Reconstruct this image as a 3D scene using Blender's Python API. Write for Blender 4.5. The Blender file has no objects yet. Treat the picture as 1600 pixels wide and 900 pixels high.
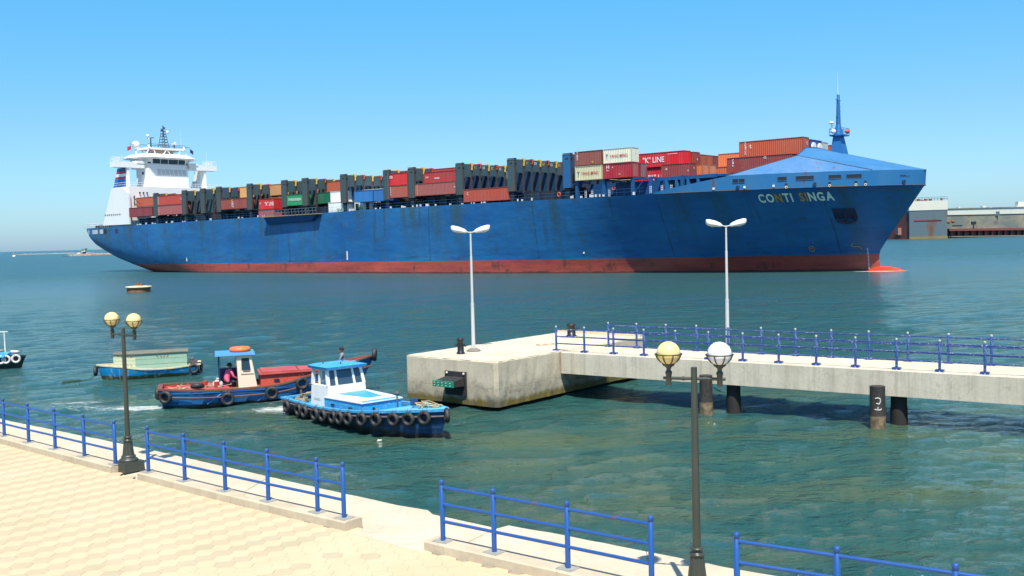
import bpy, bmesh, math, random
from math import sin, cos, pi, radians, sqrt, atan2
from mathutils import Vector, Matrix
random.seed(7)
SC = bpy.context.scene
COL = SC.collection

# ------------------------------------------------------------------ camera
CAM_H, HOR_Y, ROLL, FPX = 6.5, 374.0, radians(1.4), 1555.5
_p = math.atan((450 - HOR_Y) / FPX)
_fw = Vector((0, cos(_p), -sin(_p)))
_r0, _u0 = Vector((1, 0, 0)), Vector((0, sin(_p), cos(_p)))
_rt = _r0 * cos(ROLL) - _u0 * sin(ROLL)
_up = _u0 * cos(ROLL) + _r0 * sin(ROLL)
cam_data = bpy.data.cameras.new('camera')
cam_data.lens = 36.0 * FPX / 1600
cam_data.sensor_width = 36.0
cam_data.clip_start = 0.1
cam_data.clip_end = 60000
cam = bpy.data.objects.new('camera', cam_data)
COL.objects.link(cam)
M = Matrix((_rt, _up, -_fw)).transposed().to_4x4()
M.translation = Vector((0, 0, CAM_H))
cam.matrix_world = M
SC.camera = cam

def gp(x, y, z=0.0):
    """photo pixel (1600x900) -> point of the place at height z"""
    d = _fw * FPX + _rt * (x - 800) - _up * (y - 450)
    t = (z - CAM_H) / d.z
    return Vector((d.x * t, d.y * t, z))

# ------------------------------------------------------------------ sky, sun, exposure
SUN_EL = radians(61)
SUN_AZ = Vector((0.03, -1.0, 0)).normalized()
world = bpy.data.worlds.new('World')
SC.world = world
world.use_nodes = True
wn = world.node_tree
for n in list(wn.nodes): wn.nodes.remove(n)
sky = wn.nodes.new('ShaderNodeTexSky')
sky.sky_type = 'NISHITA'
sky.sun_disc = False
sky.sun_elevation = SUN_EL
sky.sun_rotation = atan2(SUN_AZ.x, SUN_AZ.y)
sky.altitude = 0
sky.air_density = SKY_AIR = 1.0
sky.dust_density = 0.6
sky.ozone_density = 3.0
hs = wn.nodes.new('ShaderNodeHueSaturation')
hs.inputs['Saturation'].default_value = 1.15
hs.inputs['Value'].default_value = 1.0
tint = wn.nodes.new('ShaderNodeMix'); tint.data_type = 'RGBA'; tint.blend_type = 'MULTIPLY'
tint.inputs[0].default_value = 1.0
# the low air is a clean blue grey rather than yellow: correct by elevation only
wtc = wn.nodes.new('ShaderNodeTexCoord'); wsp = wn.nodes.new('ShaderNodeSeparateXYZ'); wr = wn.nodes.new('ShaderNodeValToRGB')
wn.links.new(wtc.outputs['Generated'], wsp.inputs[0]); wn.links.new(wsp.outputs[2], wr.inputs[0])
e_ = wr.color_ramp.elements
e_[0].position = 0.0; e_[0].color = (0.46, 0.68, 1.06, 1)
e_[1].position = 0.45; e_[1].color = (0.72, 0.92, 0.98, 1)
for p_, c_ in ((0.035, (0.50, 0.71, 0.94, 1)), (0.11, (0.54, 0.76, 0.92, 1)), (0.225, (0.49, 0.96, 1.02, 1))):
    x_ = e_.new(p_); x_.color = c_
wn.links.new(wr.outputs[0], tint.inputs[7])
bg = wn.nodes.new('ShaderNodeBackground')
bg.inputs['Strength'].default_value = 0.122
wo = wn.nodes.new('ShaderNodeOutputWorld')
wn.links.new(sky.outputs[0], hs.inputs['Color'])
wn.links.new(hs.outputs[0], tint.inputs[6])
wn.links.new(tint.outputs[2], bg.inputs['Color'])
wn.links.new(bg.outputs[0], wo.inputs['Surface'])

sun_data = bpy.data.lights.new('sun', 'SUN')
sun_data.energy = 4.8
sun_data.angle = radians(0.53)
sun_data.color = (1.0, 0.935, 0.82)
sun = bpy.data.objects.new('sun', sun_data)
COL.objects.link(sun)
_sd = Vector((SUN_AZ.x * cos(SUN_EL), SUN_AZ.y * cos(SUN_EL), sin(SUN_EL)))
sun.rotation_euler = _sd.to_track_quat('Z', 'Y').to_euler()
sun.location = (0, 0, 60)
SC.view_settings.view_transform = 'Standard'
SC.view_settings.look = 'None'
SC.view_settings.exposure = 0.58
SC.view_settings.gamma = 1.0
SC.view_settings.use_curve_mapping = False

# ------------------------------------------------------------------ materials
class NT:
    def __init__(s, name):
        s.m = bpy.data.materials.new(name); s.m.use_nodes = True
        s.t = s.m.node_tree
        s.b = s.t.nodes['Principled BSDF']
    def n(s, typ, **kw):
        nd = s.t.nodes.new(typ)
        for k, v in kw.items(): setattr(nd, k, v)
        return nd
    def l(s, a, b): s.t.links.new(a, b)
    def coord(s, scale=(1, 1, 1), kind='Object'):
        tc = s.n('ShaderNodeTexCoord'); mp = s.n('ShaderNodeMapping')
        mp.inputs['Scale'].default_value = scale
        if kind == 'World':
            g = s.n('ShaderNodeNewGeometry'); s.l(g.outputs['Position'], mp.inputs['Vector'])
        else:
            s.l(tc.outputs[kind], mp.inputs['Vector'])
        return mp.outputs[0]
    def noise(s, vec, scale, detail=4, rough=0.55):
        nd = s.n('ShaderNodeTexNoise'); nd.inputs['Scale'].default_value = scale
        nd.inputs['Detail'].default_value = detail; nd.inputs['Roughness'].default_value = rough
        s.l(vec, nd.inputs['Vector']); return nd.outputs['Fac']
    def ramp(s, fac, stops):
        r = s.n('ShaderNodeValToRGB')
        e = r.color_ramp.elements
        while len(e) > 1: e.remove(e[-1])
        e[0].position = stops[0][0]; e[0].color = (*stops[0][1], 1) if not isinstance(stops[0][1], float) else (stops[0][1],) * 3 + (1,)
        for p, c in stops[1:]:
            x = e.new(p); x.color = (*c, 1) if not isinstance(c, float) else (c, c, c, 1)
        s.l(fac, r.inputs[0]); return r.outputs[0]
    def mix(s, fac, a, b, mode='MIX'):
        m = s.n('ShaderNodeMix', data_type='RGBA', blend_type=mode)
        if isinstance(fac, float): m.inputs[0].default_value = fac
        else: s.l(fac, m.inputs[0])
        for i, v in ((6, a), (7, b)):
            if isinstance(v, tuple): m.inputs[i].default_value = (*v, 1)
            else: s.l(v, m.inputs[i])
        return m.outputs[2]
    def math(s, op, a, b=0.0, clamp=False):
        m = s.n('ShaderNodeMath', operation=op, use_clamp=clamp)
        for i, v in ((0, a), (1, b)):
            if isinstance(v, (int, float)): m.inputs[i].default_value = v
            else: s.l(v, m.inputs[i])
        return m.outputs[0]
    def sep(s, vec):
        x = s.n('ShaderNodeSeparateXYZ'); s.l(vec, x.inputs[0]); return x.outputs
    def bump(s, h, strength, dist=0.05):
        b = s.n('ShaderNodeBump'); b.inputs['Strength'].default_value = strength
        b.inputs['Distance'].default_value = dist
        s.l(h, b.inputs['Height']); s.l(b.outputs[0], s.b.inputs['Normal']); return b
    def color(s, c): s.l(c, s.b.inputs['Base Color'])

MATS = {}
def srgb(r, g, b):
    f = lambda c: (c / 255 / 12.92) if c / 255 <= 0.04045 else ((c / 255 + 0.055) / 1.055) ** 2.4
    return (f(r), f(g), f(b))

def paint(name, col, rough=0.5, metal=0.0, dirt=0.35, dcol=None, scale=2.0, stretch=(1, 1, 0.35), bump=0.0, rust=0.0, spec=0.5, chips=None):
    """painted / plain surface with uneven wear"""
    if name in MATS: return MATS[name]
    k = NT(name)
    v = k.coord(stretch)
    n1 = k.noise(v, scale, 6, 0.6)
    dc = dcol if dcol else tuple(c * 0.6 for c in col)
    f = k.ramp(n1, [(0.42, 0.0), (0.75, 1.0)])
    c = k.mix(k.math('MULTIPLY', f, dirt), col, dc)
    n3 = k.noise(k.coord((1, 1, 1)), scale * 9, 3, 0.6)
    c = k.mix(k.math('MULTIPLY', k.ramp(n3, [(0.35, 0.0), (0.7, 1.0)]), 0.14), c, tuple(min(1, x * 1.35 + .01) for x in col))
    if rust > 0:
        n2 = k.noise(k.coord((1, 1, 0.3)), scale * 1.7, 8, 0.65)
        c = k.mix(k.ramp(n2, [(0.62 - rust * 0.12, 0.0), (0.70 - rust * 0.1, 1.0)]), c, (0.14, 0.055, 0.025))
    if chips:
        n4 = k.noise(k.coord((1, 1, 1)), 26, 2, 0.5)
        c = k.mix(k.ramp(n4, [(0.62, 0.0), (0.66, 1.0)]), c, chips)
    k.color(c)
    k.l(k.ramp(n1, [(0.3, max(0.02, rough - 0.1)), (0.8, min(1.0, rough + 0.15))]), k.b.inputs['Roughness'])
    k.b.inputs['Metallic'].default_value = metal
    k.b.inputs['Specular IOR Level'].default_value = spec
    if bump: k.bump(n3, bump, 0.02)
    MATS[name] = k.m
    return k.m

# ------------------------------------------------------------------ mesh builder
class MB:
    def __init__(s): s.v = []; s.f = []; s.mi = []; s.m = 0; s.sm = []; s.smooth = False
    def add(s, verts, faces, smooth=None):
        o = len(s.v); s.v += [tuple(p) for p in verts]
        for f in faces:
            s.f.append(tuple(o + i for i in f)); s.mi.append(s.m); s.sm.append(s.smooth if smooth is None else smooth)
        return s
    def box(s, x0, x1, y0, y1, z0, z1):
        x0, x1 = min(x0, x1), max(x0, x1); y0, y1 = min(y0, y1), max(y0, y1); z0, z1 = min(z0, z1), max(z0, z1)
        return s.add([(x0, y0, z0), (x1, y0, z0), (x1, y1, z0), (x0, y1, z0), (x0, y0, z1), (x1, y0, z1), (x1, y1, z1), (x0, y1, z1)],
                     [(3, 2, 1, 0), (4, 5, 6, 7), (0, 1, 5, 4), (1, 2, 6, 5), (2, 3, 7, 6), (3, 0, 4, 7)])
    def hexa(s, b, t):
        """four bottom points, four top points, both anticlockwise from above"""
        return s.add(list(b) + list(t), [(3, 2, 1, 0), (4, 5, 6, 7), (0, 1, 5, 4), (1, 2, 6, 5), (2, 3, 7, 6), (3, 0, 4, 7)])
    def prism(s, pts, z0, z1):
        n = len(pts)
        a = sum(pts[i][0] * pts[(i + 1) % n][1] - pts[(i + 1) % n][0] * pts[i][1] for i in range(n))
        if a < 0: pts = pts[::-1]
        v = [(p[0], p[1], z0) for p in pts] + [(p[0], p[1], z1) for p in pts]
        return s.add(v, [tuple(range(n - 1, -1, -1)), tuple(range(n, 2 * n))] + [(i, (i + 1) % n, n + (i + 1) % n, n + i) for i in range(n)])
    def tube(s, p, q, r0, r1=None, n=8, caps=True, smooth=True):
        p, q = Vector(p), Vector(q); r1 = r0 if r1 is None else r1
        d = (q - p)
        if d.length < 1e-6: return s
        d.normalize()
        a = d.orthogonal().normalized(); b = d.cross(a)
        v = []
        for c, r in ((p, r0), (q, r1)):
            for i in range(n):
                t = 2 * pi * i / n + pi / n
                v.append(c + (a * cos(t) + b * sin(t)) * r)
        s.add(v, [(i, (i + 1) % n, n + (i + 1) % n, n + i) for i in range(n)], smooth)
        if caps: s.add(v, [tuple(range(n - 1, -1, -1)), tuple(range(n, 2 * n))], False)
        return s
    def path(s, pts, r, n=6):
        for a, b in zip(pts[:-1], pts[1:]): s.tube(a, b, r, r, n)
        return s
    def lathe(s, prof, c=(0, 0, 0), n=16, smooth=True):
        v = []
        for r, z in prof:
            for i in range(n):
                t = 2 * pi * i / n
                v.append((c[0] + r * cos(t), c[1] + r * sin(t), c[2] + z))
        f = []
        for j in range(len(prof) - 1):
            for i in range(n):
                f.append((j * n + i, j * n + (i + 1) % n, (j + 1) * n + (i + 1) % n, (j + 1) * n + i))
        s.add(v, f, smooth)
        s.add(v[:n], [tuple(range(n - 1, -1, -1))], False); s.add(v[-n:], [tuple(range(n))], False)
        return s
    def ball(s, c, r, n=16, m=10, sc=(1, 1, 1), z0=-1.0, z1=1.0):
        prof = []
        a0, a1 = math.asin(z0), math.asin(z1)
        v = []
        for j in range(m + 1):
            a = a0 + (a1 - a0) * j / m
            for i in range(n):
                t = 2 * pi * i / n
                v.append((c[0] + r * sc[0] * cos(a) * cos(t), c[1] + r * sc[1] * cos(a) * sin(t), c[2] + r * sc[2] * sin(a)))
        f = [(j * n + i, j * n + (i + 1) % n, (j + 1) * n + (i + 1) % n, (j + 1) * n + i) for j in range(m) for i in range(n)]
        return s.add(v, f, True)
    def torus(s, c, R, r, axis=(0, 1, 0), n=20, m=8, sq=1.0, squash=1.0):
        ax = Vector(axis).normalized(); a = Vector((0, 0, 1)) if abs(ax.z) < 0.9 else Vector((1, 0, 0))
        a = (a - ax * a.dot(ax)).normalized(); b = ax.cross(a)
        v = []; c = Vector(c)
        for i in range(n):
            t = 2 * pi * i / n; d = a * cos(t) * squash + b * sin(t)
            for j in range(m):
                w = 2 * pi * j / m
                v.append(c + d * (R + r * cos(w)) + ax * r * sq * sin(w))
        f = [(i * m + j, ((i + 1) % n) * m + j, ((i + 1) % n) * m + (j + 1) % m, i * m + (j + 1) % m) for i in range(n) for j in range(m)]
        return s.add(v, f, True)
    def mesh(s, name, mats):
        me = bpy.data.meshes.new(name)
        me.from_pydata([tuple(p) for p in s.v], [], s.f)
        for m in (mats if isinstance(mats, (list, tuple)) else [mats]): me.materials.append(m)
        me.polygons.foreach_set('material_index', s.mi)
        me.polygons.foreach_set('use_smooth', s.sm)
        bm = bmesh.new(); bm.from_mesh(me); bmesh.ops.recalc_face_normals(bm, faces=bm.faces); bm.to_mesh(me); bm.free()
        me.update()
        return me
    def build(s, name, mats, parent=None, loc=None, rotz=0.0):
        o = bpy.data.objects.new(name, s.mesh(name, mats)); COL.objects.link(o)
        if loc is not None: o.location = loc
        if rotz: o.rotation_euler = (0, 0, rotz)
        if parent is not None: o.parent = parent
        return o

def empty(name, loc=(0, 0, 0), rotz=0.0):
    o = bpy.data.objects.new(name, None); COL.objects.link(o)
    o.location = loc; o.rotation_euler = (0, 0, rotz); o.empty_display_size = 0.3
    return o
def tag(o, label=None, cat=None, group=None, kind=None):
    if label: o['label'] = label
    if cat: o['category'] = cat
    if group: o['group'] = group
    if kind: o['kind'] = kind
    return o
def place(mesh, name, parent=None, loc=(0, 0, 0), rotz=0.0):
    o = bpy.data.objects.new(name, mesh); COL.objects.link(o)
    o.location = loc; o.rotation_euler = (0, 0, rotz)
    if parent is not None: o.parent = parent
    return o
def copy_tree(o, parent=None):
    c = o.copy(); COL.objects.link(c); c.parent = parent
    for ch in o.children: copy_tree(ch, c)
    return c

def text_geo(txt, size=1.0, extrude=0.0, spacing=1.0, bold=0.0):
    """2D lettering as mesh data: verts (x,y) and faces, left aligned from 0, height = size"""
    cu = bpy.data.curves.new('txt', 'FONT'); cu.body = txt; cu.size = 1.0
    cu.space_character = spacing; cu.offset = bold; cu.resolution_u = 3
    ob = bpy.data.objects.new('txt', cu); COL.objects.link(ob)
    dg = bpy.context.evaluated_depsgraph_get()
    me = bpy.data.meshes.new_from_object(ob.evaluated_get(dg))
    vs = [(v.co.x, v.co.y) for v in me.vertices]; fs = [tuple(p.vertices) for p in me.polygons]
    bpy.data.objects.remove(ob); bpy.data.curves.remove(cu); bpy.data.meshes.remove(me)
    k = size / 0.70
    return [(x * k, y * k) for x, y in vs], fs
def text_on(txt, size, org, ax, ay, name, mat, parent, width=None, off=(0, 0, 0), bold=0.0, spacing=1.0):
    """flat lettering laid on a plane: origin, direction of writing, up"""
    vs, fs = text_geo(txt, size, 0, spacing, bold)
    if not vs: return None
    mx = max(v[0] for v in vs); kx = (width / mx) if width else 1.0
    org, ax, ay = Vector(org), Vector(ax), Vector(ay)
    b = MB(); b.add([org + ax * (x * kx) + ay * y for x, y in vs], fs)
    me = bpy.data.meshes.new(name); me.from_pydata([tuple(p) for p in b.v], [], b.f); me.materials.append(mat)
    o = bpy.data.objects.new(name, me); COL.objects.link(o); o.parent = parent
    return o
# ================================================================== WATER
def water_material():
    k = NT('sea_water')
    g = k.n('ShaderNodeNewGeometry'); pos = g.outputs['Position']
    s = k.sep(pos)
    def mp(scale, rot=0.0):
        m = k.n('ShaderNodeMapping'); m.inputs['Scale'].default_value = scale; m.inputs['Rotation'].default_value = (0, 0, rot)
        k.l(pos, m.inputs['Vector']); return m.outputs[0]
    big = k.noise(mp((0.012, 0.03, 1), 0.15), 1.0, 4, 0.6)
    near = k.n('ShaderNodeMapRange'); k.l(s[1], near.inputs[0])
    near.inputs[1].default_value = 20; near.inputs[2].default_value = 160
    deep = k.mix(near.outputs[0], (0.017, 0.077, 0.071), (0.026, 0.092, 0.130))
    c = k.mix(k.ramp(big, [(0.35, 0.0), (0.7, 1.0)]), deep, (0.024, 0.092, 0.070))
    # sandy murk in the inner basin, also painted as tan reflections of the concrete
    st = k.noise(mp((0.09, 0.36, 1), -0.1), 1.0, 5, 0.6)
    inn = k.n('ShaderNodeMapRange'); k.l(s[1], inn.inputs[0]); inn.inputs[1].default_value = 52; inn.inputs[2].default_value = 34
    murk_refl = k.math('MULTIPLY', k.ramp(st, [(0.44, 0.0), (0.64, 1.0)]), k.math('MULTIPLY', inn.outputs[0], 0.75))
    c = k.mix(murk_refl, c, (0.078, 0.108, 0.046))
    # foam left by the propellers and the ship's bow
    def blob(cx, cy, rx, ry, rot):
        m = k.n('ShaderNodeMapping', vector_type='TEXTURE')
        m.inputs['Location'].default_value = (cx, cy, 0); m.inputs['Rotation'].default_value = (0, 0, rot); m.inputs['Scale'].default_value = (rx, ry, 1e3)
        k.l(pos, m.inputs['Vector'])
        ln = k.n('ShaderNodeVectorMath', operation='LENGTH'); k.l(m.outputs[0], ln.inputs[0])
        return k.math('SUBTRACT', 1.0, ln.outputs['Value'], True)
    tot = None
    for (px, py, rx, ry, rot, w) in FOAM:
        P = gp(px, py)
        b = k.math('MULTIPLY', blob(P.x, P.y, rx, ry, rot), w)
        tot = b if tot is None else k.math('ADD', tot, b, True)
    fn = k.noise(mp((1.0, 2.6, 1), 0.2), 2.0, 10, 0.82)
    fo = k.math('ADD', k.math('MULTIPLY', tot, 0.36), fn)
    foam = k.math('MULTIPLY', k.ramp(fo, [(0.70, 0.0), (0.90, 1.0)]), k.math('MULTIPLY', tot, 3.0, True))
    c = k.mix(foam, c, (0.62, 0.66, 0.63))
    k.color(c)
    k.b.inputs['IOR'].default_value = 1.333
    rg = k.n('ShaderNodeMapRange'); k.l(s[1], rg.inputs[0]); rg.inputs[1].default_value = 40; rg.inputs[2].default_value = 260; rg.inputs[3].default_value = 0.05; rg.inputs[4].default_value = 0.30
    k.l(k.math('MAXIMUM', rg.outputs[0], k.math('MULTIPLY', foam, .75)), k.b.inputs['Roughness'])
    # ripples, finer than the modelled waves
    n1 = k.noise(mp((1.0, 2.1, 1), 0.25), 1.5, 4, 0.6)
    n2 = k.noise(mp((1.0, 2.2, 1), -0.3), 6.0, 4, 0.6)
    n3 = k.noise(mp((0.10, 0.42, 1), 0.1), 1.0, 3, 0.5)
    h = k.math('ADD', k.math('MULTIPLY', n1, 0.30), k.math('MULTIPLY', n2, 0.095))
    h = k.math('ADD', h, k.math('MULTIPLY', n3, 0.34))
    sl = k.noise(mp((0.035, 0.11, 1), 0.2), 1.0, 3, 0.5)
    h = k.math('MULTIPLY', h, k.math('ADD', .45, k.math('MULTIPLY', sl, 1.15)))
    b = k.bump(h, 1.0, 1.15)
    return k.m

FOAM = [(235, 634, 1.5, 1.0, 0.1, 1.0), (195, 637, 2.8, 1.2, 0.1, .9), (120, 630, 3.6, 1.2, .3, .8), (80, 640, 3, 1.0, .3, .6), (95, 655, 2.5, .5, .2, .3), (440, 640, 1.6, 1.3, .3, 1.0), (415, 630, 2.2, 1.2, .2, .8), (350, 646, 3.0, .9, .1, .6),
        (1370, 424.2, 5, 1.8, -.68, 1.3), (1392, 423.2, 5, 1.9, -.68, 1.4), (1410, 421.8, 3, 1.6, -.68, 1.0), (650, 683, 1.4, .4, -.8, .4), (25, 590, 3, .6, 0, .2), (1340, 424, 9, 1.5, -.68, .5)]

def build_water():
    rows = []; y = -6.0
    while y < 140: rows.append(y); y += max(0.16, 0.0052 * max(y, 20)) if y > 12 else 1.5
    while y < 45000: rows.append(y); y *= 1.09
    NX = 460
    waves = []
    rnd = random.Random(3)
    for i in range(34):
        lam = 0.75 * (1.085 ** i)
        a = 0.0060 * lam ** 0.5
        th = -1.25 + rnd.uniform(-0.95, 0.95)
        waves.append((2 * pi / lam * cos(th), 2 * pi / lam * sin(th), a, rnd.uniform(0, 6.28), lam))
    import numpy as np
    Y = np.array(rows); U = np.linspace(-1, 1, NX + 1)
    U = np.sign(U) * np.abs(U) ** 1.15
    XX = U[None, :] * (0.95 * np.abs(Y)[:, None] + 26); YY = np.repeat(Y[:, None], NX + 1, 1)
    ZZ = np.zeros_like(XX)
    dy = np.gradient(Y)[:, None]
    dx = (0.95 * np.abs(Y)[:, None] + 26) * 2 / NX
    for kx, ky, a, ph, lam in waves:
        fade = np.clip((lam / (2.6 * np.maximum(dx, dy))) - 0.8, 0, 1)
        ph_ = kx * XX + ky * YY + ph + 0.6 * np.sin(0.31 * kx * YY - 0.27 * ky * XX + ph * 2)
        w = 1.9 * np.exp(1.15 * (np.sin(ph_) - 1)) - 0.9
        ZZ += a * fade * w
    ZZ *= np.clip((150 - YY) / 60, 0, 1)
    n = len(rows)
    co = np.stack([XX, YY, ZZ], -1).reshape(-1, 3)
    idx = np.arange(n * (NX + 1)).reshape(n, NX + 1)
    q = np.stack([idx[:-1, :-1], idx[:-1, 1:], idx[1:, 1:], idx[1:, :-1]], -1).reshape(-1, 4)
    me = bpy.data.meshes.new('sea')
    me.vertices.add(len(co)); me.vertices.foreach_set('co', co.ravel())
    me.loops.add(q.size); me.loops.foreach_set('vertex_index', q.ravel().astype('i4'))
    me.polygons.add(len(q)); me.polygons.foreach_set('loop_start', np.arange(0, q.size, 4, dtype='i4'))
    me.polygons.foreach_set('loop_total', np.full(len(q), 4, 'i4'))
    me.polygons.foreach_set('use_smooth', np.ones(len(q), bool))
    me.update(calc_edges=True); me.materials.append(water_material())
    o = bpy.data.objects.new('sea', me); COL.objects.link(o)
    tag(o, 'rippled blue green harbour water', kind='structure')
build_water()

# ================================================================== CONCRETE AND PAVING
def concrete(name, col, streak=0.4, tide=None, scale=1.0, dark=(0.12, 0.115, 0.085)):
    k = NT(name)
    v = k.coord((1, 1, 1), 'World')
    n1 = k.noise(v, 0.9 * scale, 6, 0.62); n2 = k.noise(v, 9 * scale, 6, 0.7)
    c = k.mix(k.math('MULTIPLY', k.ramp(n1, [(0.38, 0.0), (0.72, 1.0)]), 0.55), col, tuple(x * y for x, y in zip(col, (0.66, 0.64, 0.58))))
    c = k.mix(k.math('MULTIPLY', k.ramp(n2, [(0.42, 0.0), (0.75, 1.0)]), 0.35), c, tuple(x * 0.6 for x in col))
    if streak:
        n3 = k.noise(k.coord((1, 1, 0.06), 'World'), 4.5, 5, 0.7)
        c = k.mix(k.math('MULTIPLY', k.ramp(n3, [(0.46, 0.0), (0.72, 1.0)]), streak), c, (0.16, 0.15, 0.12))
        n5 = k.noise(k.coord((1, 1, 0.05), 'World'), 7.5, 4, 0.6)
        c = k.mix(k.math('MULTIPLY', k.ramp(n5, [(0.60, 0.0), (0.66, 1.0)]), streak * 0.6), c, (0.6, 0.58, 0.5))
    vo = k.n('ShaderNodeTexVoronoi', feature='DISTANCE_TO_EDGE'); vo.inputs['Scale'].default_value = 0.55
    wv = k.n('ShaderNodeVectorMath', operation='ADD')
    nv = k.n('ShaderNodeTexNoise'); nv.inputs['Scale'].default_value = 2.0; k.l(v, nv.inputs['Vector'])
    k.l(v, wv.inputs[0]); k.l(nv.outputs['Color'], wv.inputs[1]); k.l(wv.outputs[0], vo.inputs['Vector'])
    crack = k.ramp(vo.outputs['Distance'], [(0.0, 1.0), (0.009, 0.0)])
    c = k.mix(k.math('MULTIPLY', crack, 0.35), c, tuple(x * 0.35 for x in col))
    h = n2
    if tide:
        z = k.sep(v)[2]
        nz = k.noise(k.coord((1, 1, 0.6), 'World'), 2.6, 6, 0.7)
        zz = k.math('ADD', z, k.math('MULTIPLY', k.math('SUBTRACT', nz, 0.5), -1.1))
        lo, hi = tide
        f = k.n('ShaderNodeMapRange'); k.l(zz, f.inputs[0]); f.inputs[1].default_value = hi; f.inputs[2].default_value = lo
        c = k.mix(k.math('MULTIPLY', f.outputs[0], 0.85), c, dark)
        zz2 = k.math('ADD', z, k.math('MULTIPLY', k.math('SUBTRACT', nz, 0.5), -0.35))
        f2 = k.n('ShaderNodeMapRange'); k.l(zz2, f2.inputs[0]); f2.inputs[1].default_value = lo + 0.42; f2.inputs[2].default_value = lo + 0.28
        c = k.mix(f2.outputs[0], c, (0.15, 0.115, 0.03))
        nb_ = k.noise(k.coord((1, 1, 1.2), 'World'), 1.7, 9, 0.75)
        lowz = k.n('ShaderNodeMapRange'); k.l(z, lowz.inputs[0]); lowz.inputs[1].default_value = 1.5; lowz.inputs[2].default_value = .2
        c = k.mix(k.math('MULTIPLY', k.ramp(nb_, [(0.50, 0.0), (0.60, 1.0)]), k.math('MULTIPLY', lowz.outputs[0], .8)), c, (0.10, 0.098, 0.088))
        nl = k.noise(k.coord((1, 1, 0.0), 'World'), 1.1, 6, 0.7)
        ln_ = k.math('ABSOLUTE', k.math('ADD', k.math('SUBTRACT', z, 1.12), k.math('MULTIPLY', nl, .55)))
        c = k.mix(k.math('MULTIPLY', k.ramp(ln_, [(0.0, 1.0), (0.012, 0.0)]), .6), c, (0.08, 0.075, 0.06))
        f3 = k.n('ShaderNodeMapRange'); k.l(zz2, f3.inputs[0]); f3.inputs[1].default_value = lo + 0.10; f3.inputs[2].default_value = lo + 0.02
        c = k.mix(f3.outputs[0], c, (0.015, 0.016, 0.01))
    k.color(c); k.b.inputs['Roughness'].default_value = 0.9; k.b.inputs['Specular IOR Level'].default_value = 0.25
    k.bump(h, 0.35, 0.02)
    return k.m
M_QUAY = concrete('quay_concrete', (0.60, 0.51, 0.385), 0.0)
M_KERB = concrete('kerb_concrete', (0.54, 0.46, 0.34), 0.2, scale=1.6)
M_WALL = concrete('quay_wall_concrete', (0.40, 0.37, 0.30), 0.5)
M_PIER = concrete('jetty_concrete', (0.60, 0.52, 0.385), 0.16, tide=(0.05, 1.15))
M_PTOP = concrete('jetty_top_concrete', (0.64, 0.55, 0.42), 0.0)
M_DECKC = concrete('bridge_concrete', (0.60, 0.545, 0.43), 0.4)

def polyline_strip(pts, off0, off1):
    """offset a polyline to both sides -> closed polygon (2D)"""
    def off(d):
        out = []
        for i, p in enumerate(pts):
            a = Vector(pts[max(0, i - 1)][:2]); b = Vector(pts[min(len(pts) - 1, i + 1)][:2])
            t = (b - a).normalized(); nrm = Vector((-t.y, t.x))
            out.append((p[0] + nrm.x * d, p[1] + nrm.y * d))
        return out
    return off(off0), off(off1)

# fence post feet, measured
FA = [(-12.65, 24.45), (-11.61, 23.55), (-10.58, 22.68), (-9.52, 21.77), (-8.49, 20.90)]
FB = [(-7.50, 20.10), (-6.48, 19.25), (-5.44, 18.38), (-4.44, 17.57), (-3.40, 16.75), (-2.88, 16.33)]
FC = [(-1.14, 14.93), (-0.35, 14.32), (0.68, 13.53), (1.72, 12.72)]
FD = [(2.65, 11.92), (3.66, 11.28), (4.72, 10.60), (5.80, 9.92)]
FA = [(-14.8, 26.35), (-13.7, 25.38)] + FA
ZP, ZK, ZS = 1.80, 1.95, 1.76      # pavers, kerb top, slab along the water

def kerb(pts, ext0, ext1):
    a, b = Vector(pts[0]), Vector(pts[1]); c, d = Vector(pts[-2]), Vector(pts[-1])
    P = [tuple(a - (b - a).normalized() * ext0)] + pts[0:] + [tuple(d + (d - c).normalized() * ext1)]
    lo, hi = polyline_strip(P, -0.17, 0.20)
    m = MB(); n = len(P)
    bev = 0.02
    lo2, hi2 = polyline_strip(P, -0.17 + bev, 0.20 - bev)
    v = []
    for i in range(n): v += [(lo[i][0], lo[i][1], 1.70), (lo[i][0], lo[i][1], ZK - bev), (lo2[i][0], lo2[i][1], ZK), (hi2[i][0], hi2[i][1], ZK), (hi[i][0], hi[i][1], ZK - bev), (hi[i][0], hi[i][1], 1.70)]
    f = []
    for i in range(n - 1):
        for j in range(5): f.append((i * 6 + j, (i + 1) * 6 + j, (i + 1) * 6 + j + 1, i * 6 + j + 1))
    f += [(0, 1, 2, 3, 4, 5), tuple((n - 1) * 6 + j for j in (5, 4, 3, 2, 1, 0))]
    m.add(v, f)
    o = m.build('kerb', M_KERB)
    tag(o, 'low concrete kerb carrying the promenade railing', kind='structure')
kerb(FA, 1.0, 0.12); kerb(FB, 0.14, 0.22); kerb(FC, 0.24, 0.55); kerb(FD, 0.20, 1.0)

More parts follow.
